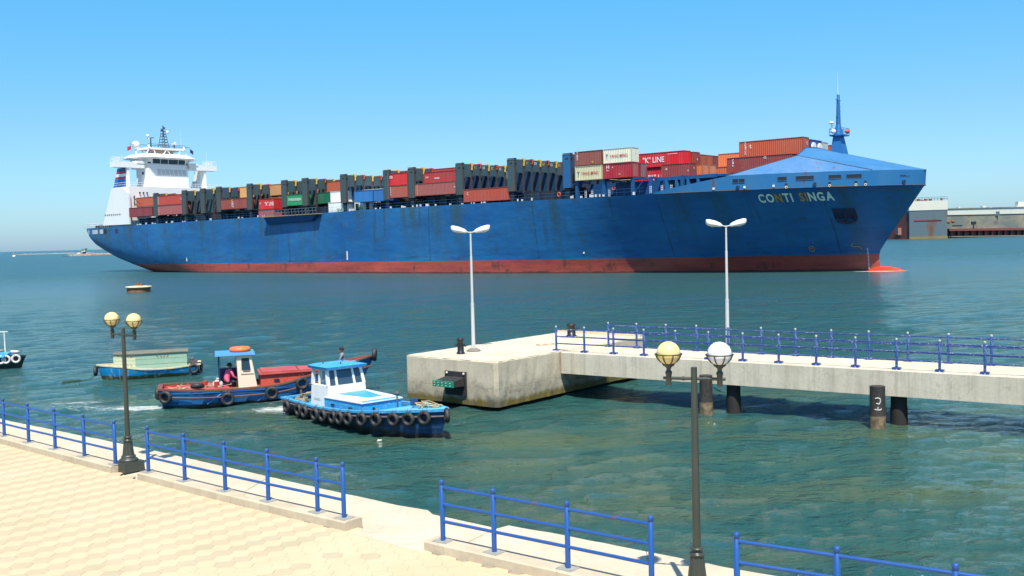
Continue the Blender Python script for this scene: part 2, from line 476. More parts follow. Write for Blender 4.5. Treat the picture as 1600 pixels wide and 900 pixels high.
# slab along the water with its notched edge
e = lambda x, y: tuple(gp(x, y, ZS)[:2])
edge = [(-19.5, 32.6), e(15, 658), e(100, 675), e(240, 704), e(420, 745), e(620, 789), e(668, 797), e(676, 804), e(776, 826), e(795, 821), e(880, 836), e(1010, 862), e(1130, 886), e(1218, 901), (5.9, 11.9), (9.5, 9.2)]
inner = [(-20, 30.5), (-12.9, 24.3), (-8.4, 20.6), (-2.95, 16.1), (-2.6, 15.75), (-1.3, 14.75), (1.7, 12.4), (6, 9.5), (9.2, 7.4)]
def jit(pts, step=.22, amp=.010, seed=1):
    r_ = random.Random(seed); out = []
    for a, b in zip(pts[:-1], pts[1:]):
        a, b = Vector(a[:2]), Vector(b[:2]); n_ = max(1, int((b - a).length / step))
        for i in range(n_):
            p = a.lerp(b, i / n_)
            if i: p += Vector((r_.uniform(-amp, amp), r_.uniform(-amp, amp) * (2.2 if r_.random() < .12 else 1)))
            out.append(tuple(p))
    out.append(tuple(pts[-1][:2])); return out
m = MB(); m.prism([(p[0] - .03, p[1] - .03) for p in edge] + inner[::-1], 1.2, ZS - .05)
slab_ = tag(m.build('quay_slab', M_QUAY), 'pale concrete slab along the water edge', kind='structure')
_E = [0, 3, 4, 6, 8, 11, len(edge) - 1]; _I = [(-20, 30.5), (-8.75, 20.88), (-5.4, 18.1), (-2.42, 15.62), (-1.25, 14.7), (1.75, 12.36), (9.2, 7.4)]
for a in range(len(_E) - 1):
    eg = [Vector(p) for p in edge[_E[a]:_E[a + 1] + 1]]; i0, i1 = Vector(_I[a]), Vector(_I[a + 1])
    mid = [Vector(p) for p in inner if min(i0.x, i1.x) + .05 < p[0] < max(i0.x, i1.x) - .05]
    eg[0] = eg[0] + (eg[1] - eg[0]).normalized() * .006; eg[-1] = eg[-1] + (eg[-2] - eg[-1]).normalized() * .006
    i0 = i0 + (i1 - i0).normalized() * .006; i1 = i1 + (i0 - i1).normalized() * .006
    m = MB(); m.prism(jit([tuple(p) for p in eg], seed=a) + [tuple(i1)] + [tuple(p) for p in mid[::-1]] + [tuple(i0)], ZS - .12, ZS + (.0, .003, -.002, .004, .0, .002)[a])
    m.build('slab_panel', M_QUAY, slab_)
m = MB(); m.prism([(p[0] - .06, p[1] - .06) for p in edge] + inner[::-1], -3.0, 1.2)
tag(m.build('quay_wall', M_WALL), 'vertical quay wall below the promenade slab', kind='structure')

# promenade base and pavers
m = MB(); m.prism([(-20, 30.5), (-12.9, 24.3), (-8.4, 20.6), (-2.95, 16.1), (-2.6, 15.75), (-1.3, 14.75), (1.7, 12.4), (6, 9.5), (9.2, 7.4), (12, -8), (-40, -8), (-40, 30)], 0.5, ZP - 0.007)
M_BED = concrete('paver_bed_sand', (0.52, 0.43, 0.28), 0.0, scale=3)
base = m.build('promenade_pavement', M_BED)
tag(base, 'promenade paved with interlocking pale pavers', kind='structure')
def paver_mat(name, col, var):
    k = NT(name)
    v = k.coord((1, 1, 1), 'World')
    n1 = k.noise(v, 0.8, 5, 0.6); n2 = k.noise(v, 30, 4, 0.7)
    oi = k.n('ShaderNodeObjectInfo')
    c = k.mix(k.math('MULTIPLY', k.ramp(n1, [(0.4, 0.0), (0.7, 1.0)]), 0.8), col, tuple(x * y for x, y in zip(col, (0.88, 0.84, 0.76))))
    n4 = k.noise(v, 0.25, 6, 0.7)
    c = k.mix(k.math('MULTIPLY', k.ramp(n4, [(0.5, 0.0), (0.62, 1.0)]), 0.35), c, (0.60, 0.47, 0.33))
    c = k.mix(k.math('MULTIPLY', oi.outputs['Random'], 0.45), c, var)
    c = k.mix(k.math('MULTIPLY', k.ramp(n2, [(0.4, 0.0), (0.7, 1.0)]), 0.22), c, tuple(x * 0.72 for x in col))
    k.color(c); k.b.inputs['Roughness'].default_value = 0.88; k.b.inputs['Specular IOR Level'].default_value = 0.25
    k.bump(n2, 0.25, 0.01)
    return k.m
M_PL = paver_mat('pale_paver', (0.565, 0.455, 0.30), (0.59, 0.44, 0.28))
M_PD = paver_mat('grey_paver', (0.44, 0.385, 0.26), (0.50, 0.39, 0.26))
PW, PH, PA = 0.25, 0.305, 0.115     # column spacing, length, side bulge
def paver_mesh(name, mat, dark):
    g_ = 0.0012; w = PW / 2 - g_; h = PH / 2 - g_; a = PA
    pts = [(-w + a * .5, -h), (w - a * .5, -h), (w + a * .5, 0), (w - a * .5, h), (-w + a * .5, h), (-w - a * .5, 0)]
    m = MB(); b = 0.002
    n = 6
    v = [(x, y, -0.006) for x, y in pts] + [(x, y, -b * .7) for x, y in pts] + [(x * (1 - 2 * b / w), y * (1 - 2 * b / h), 0) for x, y in pts]
    f = [(i, (i + 1) % n, n + (i + 1) % n, n + i) for i in range(n)] + [(n + i, n + (i + 1) % n, 2 * n + (i + 1) % n, 2 * n + i) for i in range(n)] + [tuple(range(2 * n, 3 * n))]
    m.add(v, f)
    return m
_ml, _md = paver_mesh('paver', M_PL, False), paver_mesh('paver', M_PD, True)
ME_L, ME_D = _ml.mesh('paver_pale', M_PL), _md.mesh('paver_grey', M_PD)
u1 = Vector((0.772, -0.636)); u2 = Vector((0.636, 0.772))
ANG = atan2(u1.y, u1.x)
kl = [Vector(p) for p in [(-22, 32.2), (-12.95, 24.52), (-8.42, 20.70), (-7.45, 19.85), (-2.92, 16.15), (-2.62, 16.02), (-1.42, 14.92), (1.7, 12.45), (6, 9.5), (9, 7.4)]]
def inside(P):     # on the promenade side of the kerb's front face
    for a, b in zip(kl[:-1], kl[1:]):
        if a.x <= P.x <= b.x:
            t = (P.x - a.x) / (b.x - a.x)
            return P.y < a.y + (b.y - a.y) * t + 0.10
    return False
cand = []
bl0, bl1 = Vector((-4.72, 14.15)), Vector((-2.76, 16.0))
bd = (bl1 - bl0).normalized(); bn = Vector((bd.y, -bd.x))
org = Vector((-8.4, 20.62))
rp = random.Random(11)
for i in range(-34, 66):
    for j in range(-50, 4):
        P = org + u1 * (i * PW) + u2 * (j * PH + (PH / 2 if i % 2 else 0))
        if not inside(P): continue
        Q = _rt.dot(Vector((P.x, P.y, ZP - CAM_H))), _up.dot(Vector((P.x, P.y, ZP - CAM_H))), _fw.dot(Vector((P.x, P.y, ZP - CAM_H)))
        if Q[2] < 4: continue
        px, py = 800 + FPX * Q[0] / Q[2], 450 - FPX * Q[1] / Q[2]
        if px < -60 or px > 1000 or py > 960: continue
        d = (P - bl0).dot(bn)
        dark = (i % 2 == 0)
        if d > 0: 
            dark = dark and (0.55 < d < 1.3) and rp.random() < .75 and P.y < 14.9
        cand.append((Vector((P.x, P.y, ZP - CAM_H)).length, P, dark, i % 2 == 0))
cand.sort(key=lambda c: c[0])
rest = MB()
for idx, (d, P, dark, shp) in enumerate(cand):
    z = ZP + rp.uniform(-0.0015, 0.0015)
    if idx < 300:
        o = place(ME_D if dark else ME_L, 'paver', base, (P.x, P.y, z), ANG + rp.uniform(-.008, .008))
    else:
        src = _md if shp else _ml
        ca, sa = cos(ANG), sin(ANG)
        rest.m = 1 if dark else 0
        rest.add([(P.x + x * ca - y * sa, P.y + x * sa + y * ca, z + zz) for x, y, zz in src.v], src.f)
if rest.v:
    tag(rest.build('pavers', [M_PL, M_PD], base), kind='stuff')

# flush concrete strip between pavers and slab inside the gap of the kerb
m = MB(); m.prism([(-2.74, 15.98), (-2.50, 16.12), (-1.22, 15.02), (-1.40, 14.80)], 1.60, ZP + .004)
tag(m.build('gap_strip', M_QUAY), 'narrow concrete strip across the gap in the kerb', kind='structure')
# ================================================================== RAILINGS
M_BLUE = paint('railing_blue', (0.012, 0.072, 0.27), 0.38, dirt=0.3, dcol=(0.03, 0.085, 0.25), scale=3, rust=.05)
M_BLUEW = paint('worn_railing_blue', (0.012, 0.045, 0.20), 0.42, dirt=0.5, dcol=(0.02, 0.035, 0.16), scale=5, chips=(0.62, 0.64, 0.66))
M_PLATE = paint('weathered_plate', (0.30, 0.30, 0.27), 0.6, dirt=0.5, scale=6)
M_BALLW = paint('pale_ball_cap', (0.52, 0.48, 0.40), 0.45)
H_POST = 0.93
def post_mesh():
    m = MB(); m.smooth = True
    r = 0.038
    m.lathe([(r, 0.0), (r, H_POST - .085), (r * .8, H_POST - .08), (r * .8, H_POST - .068), (r, H_POST - .063), (r, H_POST - .02), (r * .9, H_POST - .006), (r * .55, H_POST), (0.001, H_POST + .001)], n=16)
    return m
ME_POST = post_mesh().mesh('railing_post', M_BLUE)
mp_ = MB(); mp_.box(-.13, .13, -.12, .12, 0, 0.010)
for sx in (-1, 1):
    for sy in (-1, 1): mp_.tube((sx * .1, sy * .09, 0.0095), (sx * .1, sy * .09, .022), .011, n=6)
ME_PLATE = mp_.mesh('base_plate', M_PLATE)
def promenade_rail(pts, label, stub0=None, stub1=None):
    root = empty('promenade_railing', (pts[0][0], pts[0][1], ZK))
    tag(root, label, 'railing', 'blue railings along the promenade')
    o0 = Vector((pts[0][0], pts[0][1], 0))
    for i, p in enumerate(pts):
        q = Vector((p[0], p[1], 0)) - o0
        a = Vector(pts[max(0, i - 1)]); b = Vector(pts[min(len(pts) - 1, i + 1)]); an = atan2((b - a).y, (b - a).x)
        pl = place(ME_PLATE, 'base_plate', root, (q.x, q.y, 0.0), an + random.uniform(-.08, .08))
        po = place(ME_POST, 'post', root, (q.x, q.y, 0.006), an)
    for i in range(len(pts) - 1):
        a = Vector((pts[i][0], pts[i][1], 0)) - o0; b = Vector((pts[i + 1][0], pts[i + 1][1], 0)) - o0
        d = (b - a).normalized() * 0.030
        for z, r in ((.30, .0245), (.565, .0245), (.825, .0245)):
            m = MB(); m.tube(a + d + Vector((0, 0, z)), b - d + Vector((0, 0, z)), r, n=10)
            m.build('rail', M_BLUE, root)
promenade_rail(FA, 'blue pipe railing at the far left, up to the lamp with two cream globes')
promenade_rail(FB, 'blue pipe railing between the lamp with two cream globes and the kerb gap')
promenade_rail(FC, 'blue four post railing between the kerb gap and the lamp with one white globe')
promenade_rail(FD, 'blue pipe railing at the lower right corner, beyond the lamp with one white globe')

# ================================================================== GLOBE LAMPS
M_IRON = paint('dark_lamp_iron', (0.035, 0.042, 0.034), 0.38, dirt=0.5, dcol=(0.07, 0.075, 0.055), scale=4)
def globe_mat(name, col):
    k = NT(name); n1 = k.noise(k.coord((1, 1, 1)), 3, 4, 0.6)
    k.color(k.mix(k.math('MULTIPLY', k.ramp(n1, [(0.4, 0.0), (0.8, 1.0)]), 0.25), col, tuple(c * 0.8 for c in col)))
    k.b.inputs['Roughness'].default_value = 0.28; k.b.inputs['Subsurface Weight'].default_value = 0.3
    k.b.inputs['Subsurface Radius'].default_value = (0.05, 0.04, 0.03)
    return k.m
M_GY = globe_mat('aged_cream_globe', (0.80, 0.62, 0.27)); M_GW = globe_mat('white_globe', (0.80, 0.80, 0.80))
def globe_lamp(x, y, zb, ang, label, mats, hp=2.88, arm=0.45, plinth=True, rz=None):
    root = empty('globe_lamp', (x, y, zb)); tag(root, label, 'street lamp', 'twin globe lamps on the promenade')
    if plinth:
        m = MB(); a = .235
        m.hexa([(-a, -a, -.16), (a, -a, -.16), (a, a, -.16), (-a, a, -.16)], [(-a + .01, -a + .01, .05), (a - .01, -a + .01, .05), (a - .01, a - .01, .05), (-a + .01, a - .01, .05)])
        m.build('plinth', M_IRON, root, (0, 0, 0), rz if rz is not None else 0.0)
    m = MB()   # fluted foot
    m.lathe([(.19, .05), (.195, .065), (.19, .09), (.158, .11), (.142, .125), (.150, .145), (.142, .165), (.124, .18)], n=20)
    n = 32; prof = [(.122, .18), (.110, .28), (.097, .38), (.086, .47)]
    v = []
    for r, z in prof:
        for i in range(n):
            t = 2 * pi * i / n; rr = r * (1.0 if i % 4 in (0, 1) else 0.90) 
            v.append((rr * cos(t), rr * sin(t), z))
    m.add(v, [(j * n + i, j * n + (i + 1) % n, (j + 1) * n + (i + 1) % n, (j + 1) * n + i) for j in range(3) for i in range(n)])
    m.lathe([(.086, .47), (.102, .478), (.104, .492), (.088, .503), (.070, .515), (.070, .54), (.090, .55), (.094, .563), (.080, .577), (.060, .583)], n=20)
    m.build('foot', M_IRON, root)
    m = MB(); m.tube((0, 0, .57), (0, 0, hp), .053, .039, 14)
    m.build('pole', M_IRON, root)
    ax = Vector((cos(ang), sin(ang), 0))
    for s_, mt in ((-1, mats[0]), (1, mats[1])):
        c = ax * (arm * s_)
        m = MB(); m.tube((ax * (.04 * s_)) + Vector((0, 0, hp - .145)), c + ax * .07 * s_ + Vector((0, 0, hp - .145)), .021, n=8)
        m.tube(ax * (.12 * s_) + Vector((0, 0, hp - .145)), ax * (.15 * s_) + Vector((0, 0, hp - .145)), .028, n=8)
        m.build('arm', M_IRON, root)
        cz = hp + .175; R = .150
        m = MB()
        m.lathe([(.036, -.41), (.036, -.27), (.044, -.265), (.044, -.235), (.028, -.22), (.03, -.19), (.066, -.155), (.072, -.135)], (c.x, c.y, cz), n=14)
        hold = m.build('lamp_holder', M_IRON, root)
        m = MB(); m.torus((c.x, c.y, cz - .012), .170, .009, (0, 0, 1), 28, 6)
        for i in range(8):
            t = 2 * pi * i / 8 + .2
            pts = []
            for q in range(6):
                a = radians(-4 - q * 12.8); rr = .172 - .006 * q
                pts.append(Vector((c.x + rr * cos(a) * cos(t) * (1.0), c.y + rr * cos(a) * sin(t), cz + rr * sin(a))))
            pts[-1] = Vector((c.x + .066 * cos(t), c.y + .066 * sin(t), cz - .158))
            m.path(pts, .0075, 5)
        m.build('globe_cage', M_IRON, hold)
        m = MB(); m.ball((c.x, c.y, cz), R, 28, 18)
        m.build('globe', mt, root)
globe_lamp(-8.24, 20.98, ZK, radians(-40), 'dark iron lamp with two cream globes at the left end of the promenade railing gap', (M_GY, M_GY), rz=ANG)
globe_lamp(2.275, 12.52, ZK, radians(-18), 'dark iron lamp at the lower right with one cream globe and one white globe', (M_GY, M_GW), rz=ANG, hp=2.88, arm=.32)

# ================================================================== JETTY
JB = Vector((-0.67, 37.3)); jd = Vector((0.630, 0.776)); jn = Vector((-0.776, 0.630)) # along the long side, along the short side
JL, JW, JZ = 10.7, 4.85, 1.9
def jp(a, b, z): return (JB.x + jd.x * a + jn.x * b, JB.y + jd.y * a + jn.y * b, z)
jet = empty('jetty', (JB.x, JB.y, 0)); tag(jet, 'square concrete mooring jetty with rusty tide line at the end of the footbridge', 'jetty')
def loc_to(o, root): o.parent = root; o.matrix_parent_inverse = Matrix.Identity(4); o.location = Vector(o.location) - root.location
m = MB()
def ring(d, z, r=0.12):
    pts = []
    for (a, b, sa, sb) in ((0, 0, 1, 1), (JL, 0, -1, 1), (JL, JW, -1, -1), (0, JW, 1, -1)):
        a2, b2 = a + sa * d, b + sb * d
        q = [(a2 + sa * r, b2), (a2, b2 + sb * r)]
        if (sa * sb) > 0: q = q[::-1]
        pts += q
    pass
    r_ = random.Random(int(z * 100) + 7); out = []
    for i in range(8):
        a, b = Vector(pts[i]), Vector(pts[(i + 1) % 8]); n_ = JN[i]
        for k_ in range(n_):
            q = a.lerp(b, k_ / n_); am = .012 if z > .5 else .03
            if z > JZ - .05 and r_.random() < .10: am = .035
            out.append((q.x + r_.uniform(-am, am), q.y + r_.uniform(-am, am)))
    return [Vector(jp(x, y, z)) - Vector((JB.x, JB.y, 0)) for x, y in out]
JN = [1, 46, 1, 22, 1, 46, 1, 22]
_t = [0]
rings = [ring(.30, -1.5), ring(.26, .10), ring(0.0, .16), ring(0, .6), ring(0, 1.2), ring(0, JZ - .045), ring(.035, JZ - .002)]
v = [p for r_ in rings for p in r_]; n = len(rings[0])
m.add(v, [(j * n + i, j * n + (i + 1) % n, (j + 1) * n + (i + 1) % n, (j + 1) * n + i) for j in range(6) for i in range(n)])
m.build('block', M_PIER, jet)
m = MB(); m.prism([(p.x, p.y) for p in ring(.03, 0)], JZ - .012, JZ + .002); m.build('top_slab', M_PTOP, jet)

# low coping upstand along the far edge and the raised end kerb seen beside the footbridge
m = MB(); P4 = [jp(JL - .02, .05, 0), jp(JL - .02, JW - .1, 0), jp(JL - .35, JW - .1, 0), jp(JL - .35, .05, 0)]
m.prism([(p[0] - JB.x, p[1] - JB.y) for p in P4], JZ + .001, JZ + .16); m.build('end_upstand', M_PTOP, jet)

# fender on the left front face
M_FEND = paint('fender_black_rubber', (0.016, 0.017, 0.018), 0.75, dirt=0.6, dcol=(0.05, 0.05, 0.045), scale=5)
M_FGRN = paint('fender_green', (0.0, 0.22, 0.13), 0.45, dirt=0.2, scale=5)
M_BOLT = paint('pale_bolt', (0.6, 0.55, 0.47), 0.5)
fen = empty('dock_fender', jp(0, 1.97, 0)); tag(fen, 'black rubber dock fender with a green face pad on the jetty wall', 'fender')
fx = Vector((jn.x, jn.y, 0)); fy = Vector((-jd.x, -jd.y, 0)); up = Vector((0, 0, 1))
def fp(a, d, z): return fx * a + fy * d + up * z
def fbox(m, a0, a1, d0, d1, z0, z1):
    m.hexa([fp(a0, d0, z0), fp(a0, d1, z0), fp(a1, d1, z0), fp(a1, d0, z0)], [fp(a0, d0, z1), fp(a0, d1, z1), fp(a1, d1, z1), fp(a1, d0, z1)])
m = MB(); fbox(m, -.48, .62, .003, .07, .50, 1.42); m.build('back_plate', M_FEND, fen)
m = MB(); m.hexa([fp(-.42, .07, .88), fp(-.46, .78, .92), fp(.50, .78, .92), fp(.56, .07, .88)], [fp(-.42, .07, 1.22), fp(-.46, .78, 1.12), fp(.50, .78, 1.12), fp(.56, .07, 1.22)]); m.build('buffer_arm', M_FEND, fen)
m = MB(); fbox(m, -.50, .54, .78, .86, .92, 1.14); gpad = m.build('green_pad', M_FGRN, fen)
for a in (-.38, -.17, .03, .23, .43):
    for z in (.98, 1.08):
        m = MB(); m.tube(fp(a, .855, z), fp(a, .885, z), .022, n=6); m.build('bolt', M_BOLT, gpad)
for a in (-.38, .50):
    m = MB(); m.ball(tuple(fp(a, .08, 1.35)), .05, 10, 6); m.build('bolt', M_BOLT, fen)

# bollards
M_BOLL = paint('black_bollard_paint', (0.012, 0.013, 0.014), 0.35, dirt=0.5, dcol=(0.04, 0.035, 0.03), scale=6)
def bollard(P, label, s=1.0, base=False):
    r = empty('mooring_bollard', P); tag(r, label, 'bollard')
    z0 = 0
    if base:
        m = MB(); m.box(-.42, .42, -.36, .36, 0, .09); m.build('pad', M_PIER, r, rotz=ANG); z0 = .09
    m = MB(); m.lathe([(.17 * s, z0), (.17 * s, z0 + .06), (.135 * s, z0 + .09), (.13 * s, z0 + .5 * s), (.145 * s, z0 + .53 * s), (.15 * s, z0 + .60 * s), (.11 * s, z0 + .66 * s), (.02, z0 + .67 * s)], n=16); m.build('body', M_BOLL, r)
    m = MB(); m.tube((-.25 * s, 0, z0 + .36 * s), (.25 * s, 0, z0 + .36 * s), .045 * s, n=10)
    for sx in (-1, 1): m.ball((.26 * s * sx, 0, z0 + .36 * s), .06 * s, 10, 6)
    m.build('crossbar', M_BOLL, r, rotz=radians(-38))
    if base: r.scale = (1, 1, .62)
P = gp(720, 553, JZ); bollard((P.x, P.y, JZ), 'black mooring bollard with a cross bar beside the left mast lamp on the jetty')
P = gp(893, 527, JZ); bollard((P.x, P.y, JZ), 'squat black mooring bollard on a pad behind the footbridge railing', 1.45, True)
# rope left lying
M_ROPE = paint('tan_rope', (0.42, 0.34, 0.20), 0.85, scale=12)
m = MB(); pts = []
P0 = gp(838, 540, JZ)
for i in range(60):
    t = i / 59; a = t * 15
    pts.append(Vector((P0.x + t * .75 + .16 * cos(a), P0.y + .3 * t + .22 * sin(a), JZ + .015 + .012 * (i % 3))))
m.path(pts, .014, 5); o = m.build('rope', M_ROPE); tag(o, 'short tan rope lying loose on the jetty top', 'rope')

# ================================================================== TALL MAST LAMPS
M_GALV = paint('galvanised_pole', (0.55, 0.54, 0.51), 0.45, dirt=0.3, scale=3)
M_HEADW = paint('lamp_head_white', (0.72, 0.72, 0.68), 0.4, dirt=0.3, scale=5)
M_LENS = paint('lamp_lens', (0.45, 0.40, 0.30), 0.2)
M_DCON = concrete('dark_footing', (0.22, 0.20, 0.17), 0.0, scale=4)
def mast_lamp(P, H, label, footing=True, ang=0.0):
    r = empty('mast_lamp', P); tag(r, label, 'street lamp', 'tall twin head mast lamps')
    if footing:
        m = MB(); m.lathe([(.30, 0), (.30, .05), (.17, .13), (.12, .14)], n=8, smooth=False); m.build('footing', M_DCON, r)
    m = MB(); m.tube((0, 0, .02), (0, 0, H * .39), .082, .070, 14); m.tube((0, 0, H * .39), (0, 0, H * .405), .076, n=14)
    m.tube((0, 0, H * .405), (0, 0, H * .80), .056, .050, 14); m.tube((0, 0, H * .80), (0, 0, H), .040, .036, 12); m.tube((0, 0, H - .03), (0, 0, H + .03), .05, n=12)
    m.build('pole', M_GALV, r)
    for s_ in (-1, 1):
        c, s2 = cos(ang) * s_, sin(ang) * s_
        f = lambda a, b, z: (c * a - s2 * b, s2 * a + c * b, z)
        m = MB(); m.tube((0, 0, H - .02), f(.20, 0, H + .035), .024, n=8); m.build('arm', M_GALV, r)
        m = MB()
        secs = [(.16, .06, -.02, .08), (.24, .11, -.03, .14), (.44, .15, -.01, .23), (.68, .155, .03, .29), (.77, .14, .08, .29), (.80, .10, .13, .27)]
        vv = []
        for a_, w_, z0_, z1_ in secs:
            for q_ in range(8):
                t_ = 2 * pi * q_ / 8 + pi / 8; vv.append(f(a_, w_ * 1.08 * cos(t_), H + (z0_ + z1_) / 2 + (z1_ - z0_) / 2 * 1.08 * sin(t_)))
        m.add(vv, [(j * 8 + i, j * 8 + (i + 1) % 8, (j + 1) * 8 + (i + 1) % 8, (j + 1) * 8 + i) for j in range(5) for i in range(8)], False)
        m.add(vv[:8], [tuple(range(8))]); m.add(vv[-8:], [tuple(range(8))])
        hd = m.build('lamp_head', M_HEADW, r)
        m = MB(); m.ball(f(.52, 0, H + .03), .10, 12, 8, (1.3, .85, .6)); m.build('lens', M_LENS, hd)
P = gp(740, 549, JZ); mast_lamp((P.x, P.y, JZ), 4.93, 'tall pale mast lamp with two heads standing on the jetty', ang=.05)

# ================================================================== FOOTBRIDGE
bd_ = Vector((0.8130, -0.5820)); bn_ = Vector((0.5820, 0.8130))
B0 = Vector((2.0, 40.3))
def bp(a, b, z): return Vector((bd_.x * a + bn_.x * b, bd_.y * a + bn_.y * b, z))
ANB = atan2(bd_.y, bd_.x)
br = empty('footbridge', (B0.x, B0.y, 0)); tag(br, 'long concrete footbridge on dark piles crossing to the jetty', 'bridge')
Lb = 34.0; ZT = 1.87; ZB = 1.0; Wb = 2.75
m = MB()
def bbox(m, a0, a1, b0, b1, z0, z1):
    m.hexa([bp(a0, b0, z0), bp(a1, b0, z0), bp(a1, b1, z0), bp(a0, b1, z0)], [bp(a0, b0, z1), bp(a1, b0, z1), bp(a1, b1, z1), bp(a0, b1, z1)])
bbox(m, -.1, Lb, .45, Wb - .45, ZB + .35, ZT - .06); m.build('deck', M_DECKC, br)
def parapet(b0, b1):
    m = MB(); c = .03
    sec = [(b0, ZB), (b1, ZB), (b1, ZT - c), (b1 - c, ZT), (b0 + c, ZT), (b0, ZT - c)]
    v = [bp(a, b, z) for a in (-.1, Lb) for b, z in sec]
    m.add(v, [(i, (i + 1) % 6, 6 + (i + 1) % 6, 6 + i) for i in range(6)] + [(5, 4, 3, 2, 1, 0), (6, 7, 8, 9, 10, 11)])
    return m.build('edge_beam', M_DECKC, br)
parapet(0, .45); parapet(Wb - .45, Wb)
m = MB(); bbox(m, -.1, Lb, .452, Wb - .452, ZT - .058, ZT - .03); m.build('walking_surface', M_PTOP, br)
def pile_mat(name, lit):
    k = NT(name); v = k.coord((1, 1, 1), 'World'); z = k.sep(v)[2]
    nz = k.noise(v, 7, 5, 0.7)
    c = k.mix(k.math('MULTIPLY', k.ramp(k.noise(k.coord((1, 1, .2), 'World'), 5, 4, .6), [(0.45, 0.0), (0.7, 1.0)]), .7), (0.028, 0.026, 0.024), (0.075, 0.05, 0.035))
    zz = k.math('ADD', z, k.math('MULTIPLY', nz, .14))
    f = k.n('ShaderNodeMapRange'); k.l(zz, f.inputs[0]); f.inputs[1].default_value = .50; f.inputs[2].default_value = .45
    c = k.mix(f.outputs[0], c, k.mix(k.ramp(nz, [(.35, 0.0), (.65, 1.0)]), (0.07, 0.05, 0.03), (0.26, 0.19, 0.11)))
    k.color(c); k.b.inputs['Roughness'].default_value = .7; k.bump(nz, .8, .04); return k.m
M_PILE = pile_mat('tarred_pile', 1)
M_PILE2 = paint('shaded_tarred_pile', (0.014, 0.013, 0.012), .75, dirt=.6, dcol=(.035, .03, .022), scale=2)  # rear piles: shade under the deck painted in as a darker coat
M_WGRAF = paint('white_graffiti', (0.7, 0.7, 0.66), 0.7)
for i, ((x, y), r_) in enumerate(zip([(6.99, 36.12), (8.08, 36.5), (11.96, 32.6), (12.86, 33.1), (16.6, 28.9), (17.5, 29.3), (21.6, 25.3), (22.5, 25.8)], [.235, .25, .245, .26, .25, .25, .25, .25])):
    m = MB()
    prof = []
    for q in range(18):
        z = -1.2 + (ZB + .38 + 1.2) * q / 17
        prof.append((r_ * (1.06 + .02 * random.random() if z < .5 else 1.0), z))
    m.lathe(prof, n=18)
    pl = m.build('pile', M_PILE if i % 2 == 0 else M_PILE2, br, (x - B0.x, y - B0.y, 0))
    if i == 2:
        # daubed marks on the near pile, facing the promenade
        mm = MB()
        def arc(pts, w=.022):
            for (x0, z0), (x1, z1) in zip(pts[:-1], pts[1:]):
                def q(xx, zz): 
                    a = atan2(-.95, -.3) + xx / r_; return Vector((cos(a) * (r_ + .004), sin(a) * (r_ + .004), zz))
                mm.tube(q(x0, z0), q(x1, z1), .014, n=5)
        arc([(-.08, 1.0), (0, 1.02), (.07, 1.0), (.08, .9), (.04, .82), (-.05, .84)])
        arc([(.0, .72), (.0, .62), (.06, .62), (.12, .66)]); arc([(-.10, .64), (-.02, .62)])
        mm.build('painted_mark', M_WGRAF, pl)

# lattice of post meshes for the bridge railings
def bpost():
    m = MB(); r = .045
    m.lathe([(r, 0), (r, .90), (r * .7, .91)], n=12); return m
ME_BP = bpost().mesh('bridge_post', M_BLUEW)
mm = MB(); mm.ball((0, 0, .94), .040, 12, 8); ME_BB = mm.mesh('ball_cap', M_BALLW)
mm = MB(); mm.box(-.13, .13, -.11, .11, 0, .075); ME_BF = mm.mesh('foot_block', M_BLUEW)
def bridge_rail(a0, n, step, b, label):
    P = B0 + Vector((bd_.x * a0 + bn_.x * b, bd_.y * a0 + bn_.y * b))
    r = empty('bridge_railing', (P.x, P.y, ZT)); tag(r, label, 'railing', 'blue ball capped railings on the footbridge')
    for i in range(n):
        q = bd_ * (i * step)
        place(ME_BF, 'foot_block', r, (q.x, q.y, 0.0), ANB)
        po = place(ME_BP, 'post', r, (q.x, q.y, .07), 0)
        place(ME_BB, 'ball_cap', po, (0, 0, 0), 0)
        if i < n - 1:
            q2 = bd_ * ((i + 1) * step); d = bd_ * .03
            for z in (.32, .61, .90):
                m = MB(); m.tube((q.x + d.x, q.y + d.y, z), (q2.x - d.x, q2.y - d.y, z), .027, n=6); m.build('rail', M_BLUEW, r)
bridge_rail(-.45, 26, 1.347, .22, 'blue railing with pale ball caps along the near edge of the footbridge')
bridge_rail(.72, 25, 1.345, .22 + 2.24, 'blue railing with pale ball caps along the far edge of the footbridge')
P = gp(1137, 545, ZT); mast_lamp((P.x, P.y, ZT), 4.95, 'tall pale mast lamp with two heads rising behind the footbridge railing', False, ang=-.03)
# ================================================================== CONTAINER SHIP
# local frame: x from the stern forward, -y towards us (starboard), z up from the water
SO = Vector((-110.02, 298.12, 0)); SU = Vector((0.77598, -0.63076, 0))
SANG = atan2(SU.y, SU.x)
ship = empty('container_ship', SO, SANG)
tag(ship, 'huge blue container ship with a red waterline band and white bridge house at the stern', 'ship')
def zd(s): return 12.7 + 0.9 * min(max(s, 0), 130) / 130
def lerp_tab(z, T):
    if z <= T[0][0]: return T[0][1]
    for (a, va), (b, vb) in zip(T[:-1], T[1:]):
        if z <= b: return va + (vb - va) * (z - a) / (b - a)
    return T[-1][1]
STEM = [(-9, 216), (-3, 217.5), (0, 218.5), (1.2, 218.35), (2.4, 218.2), (3.2, 218.35), (3.9, 218.8), (5.2, 219.6), (6.9, 220.8), (9.9, 222.95), (13.4, 225.3), (15.8, 225.6)]
def bdk(s): q = max(0, min(1, (s - 186) / 39.4)); return 16.1 * (1 - q ** 2.2) ** (1 / 1.5)
def bwl(s): q = max(0, min(1, (s - 118) / 100.6)); return 16.1 * (1 - q ** 2.5) ** 1.3
def stern_c(s):   # height of the counter's bottom
    return lerp_tab(s, [(-6.9, 10.9), (-6.3, 9.6), (-5, 7.9), (-2, 5.9), (2, 4.4), (8, 2.3), (14, .6), (20, -1.0), (26, -2.4), (34, -4), (50, -7), (62, -9)])
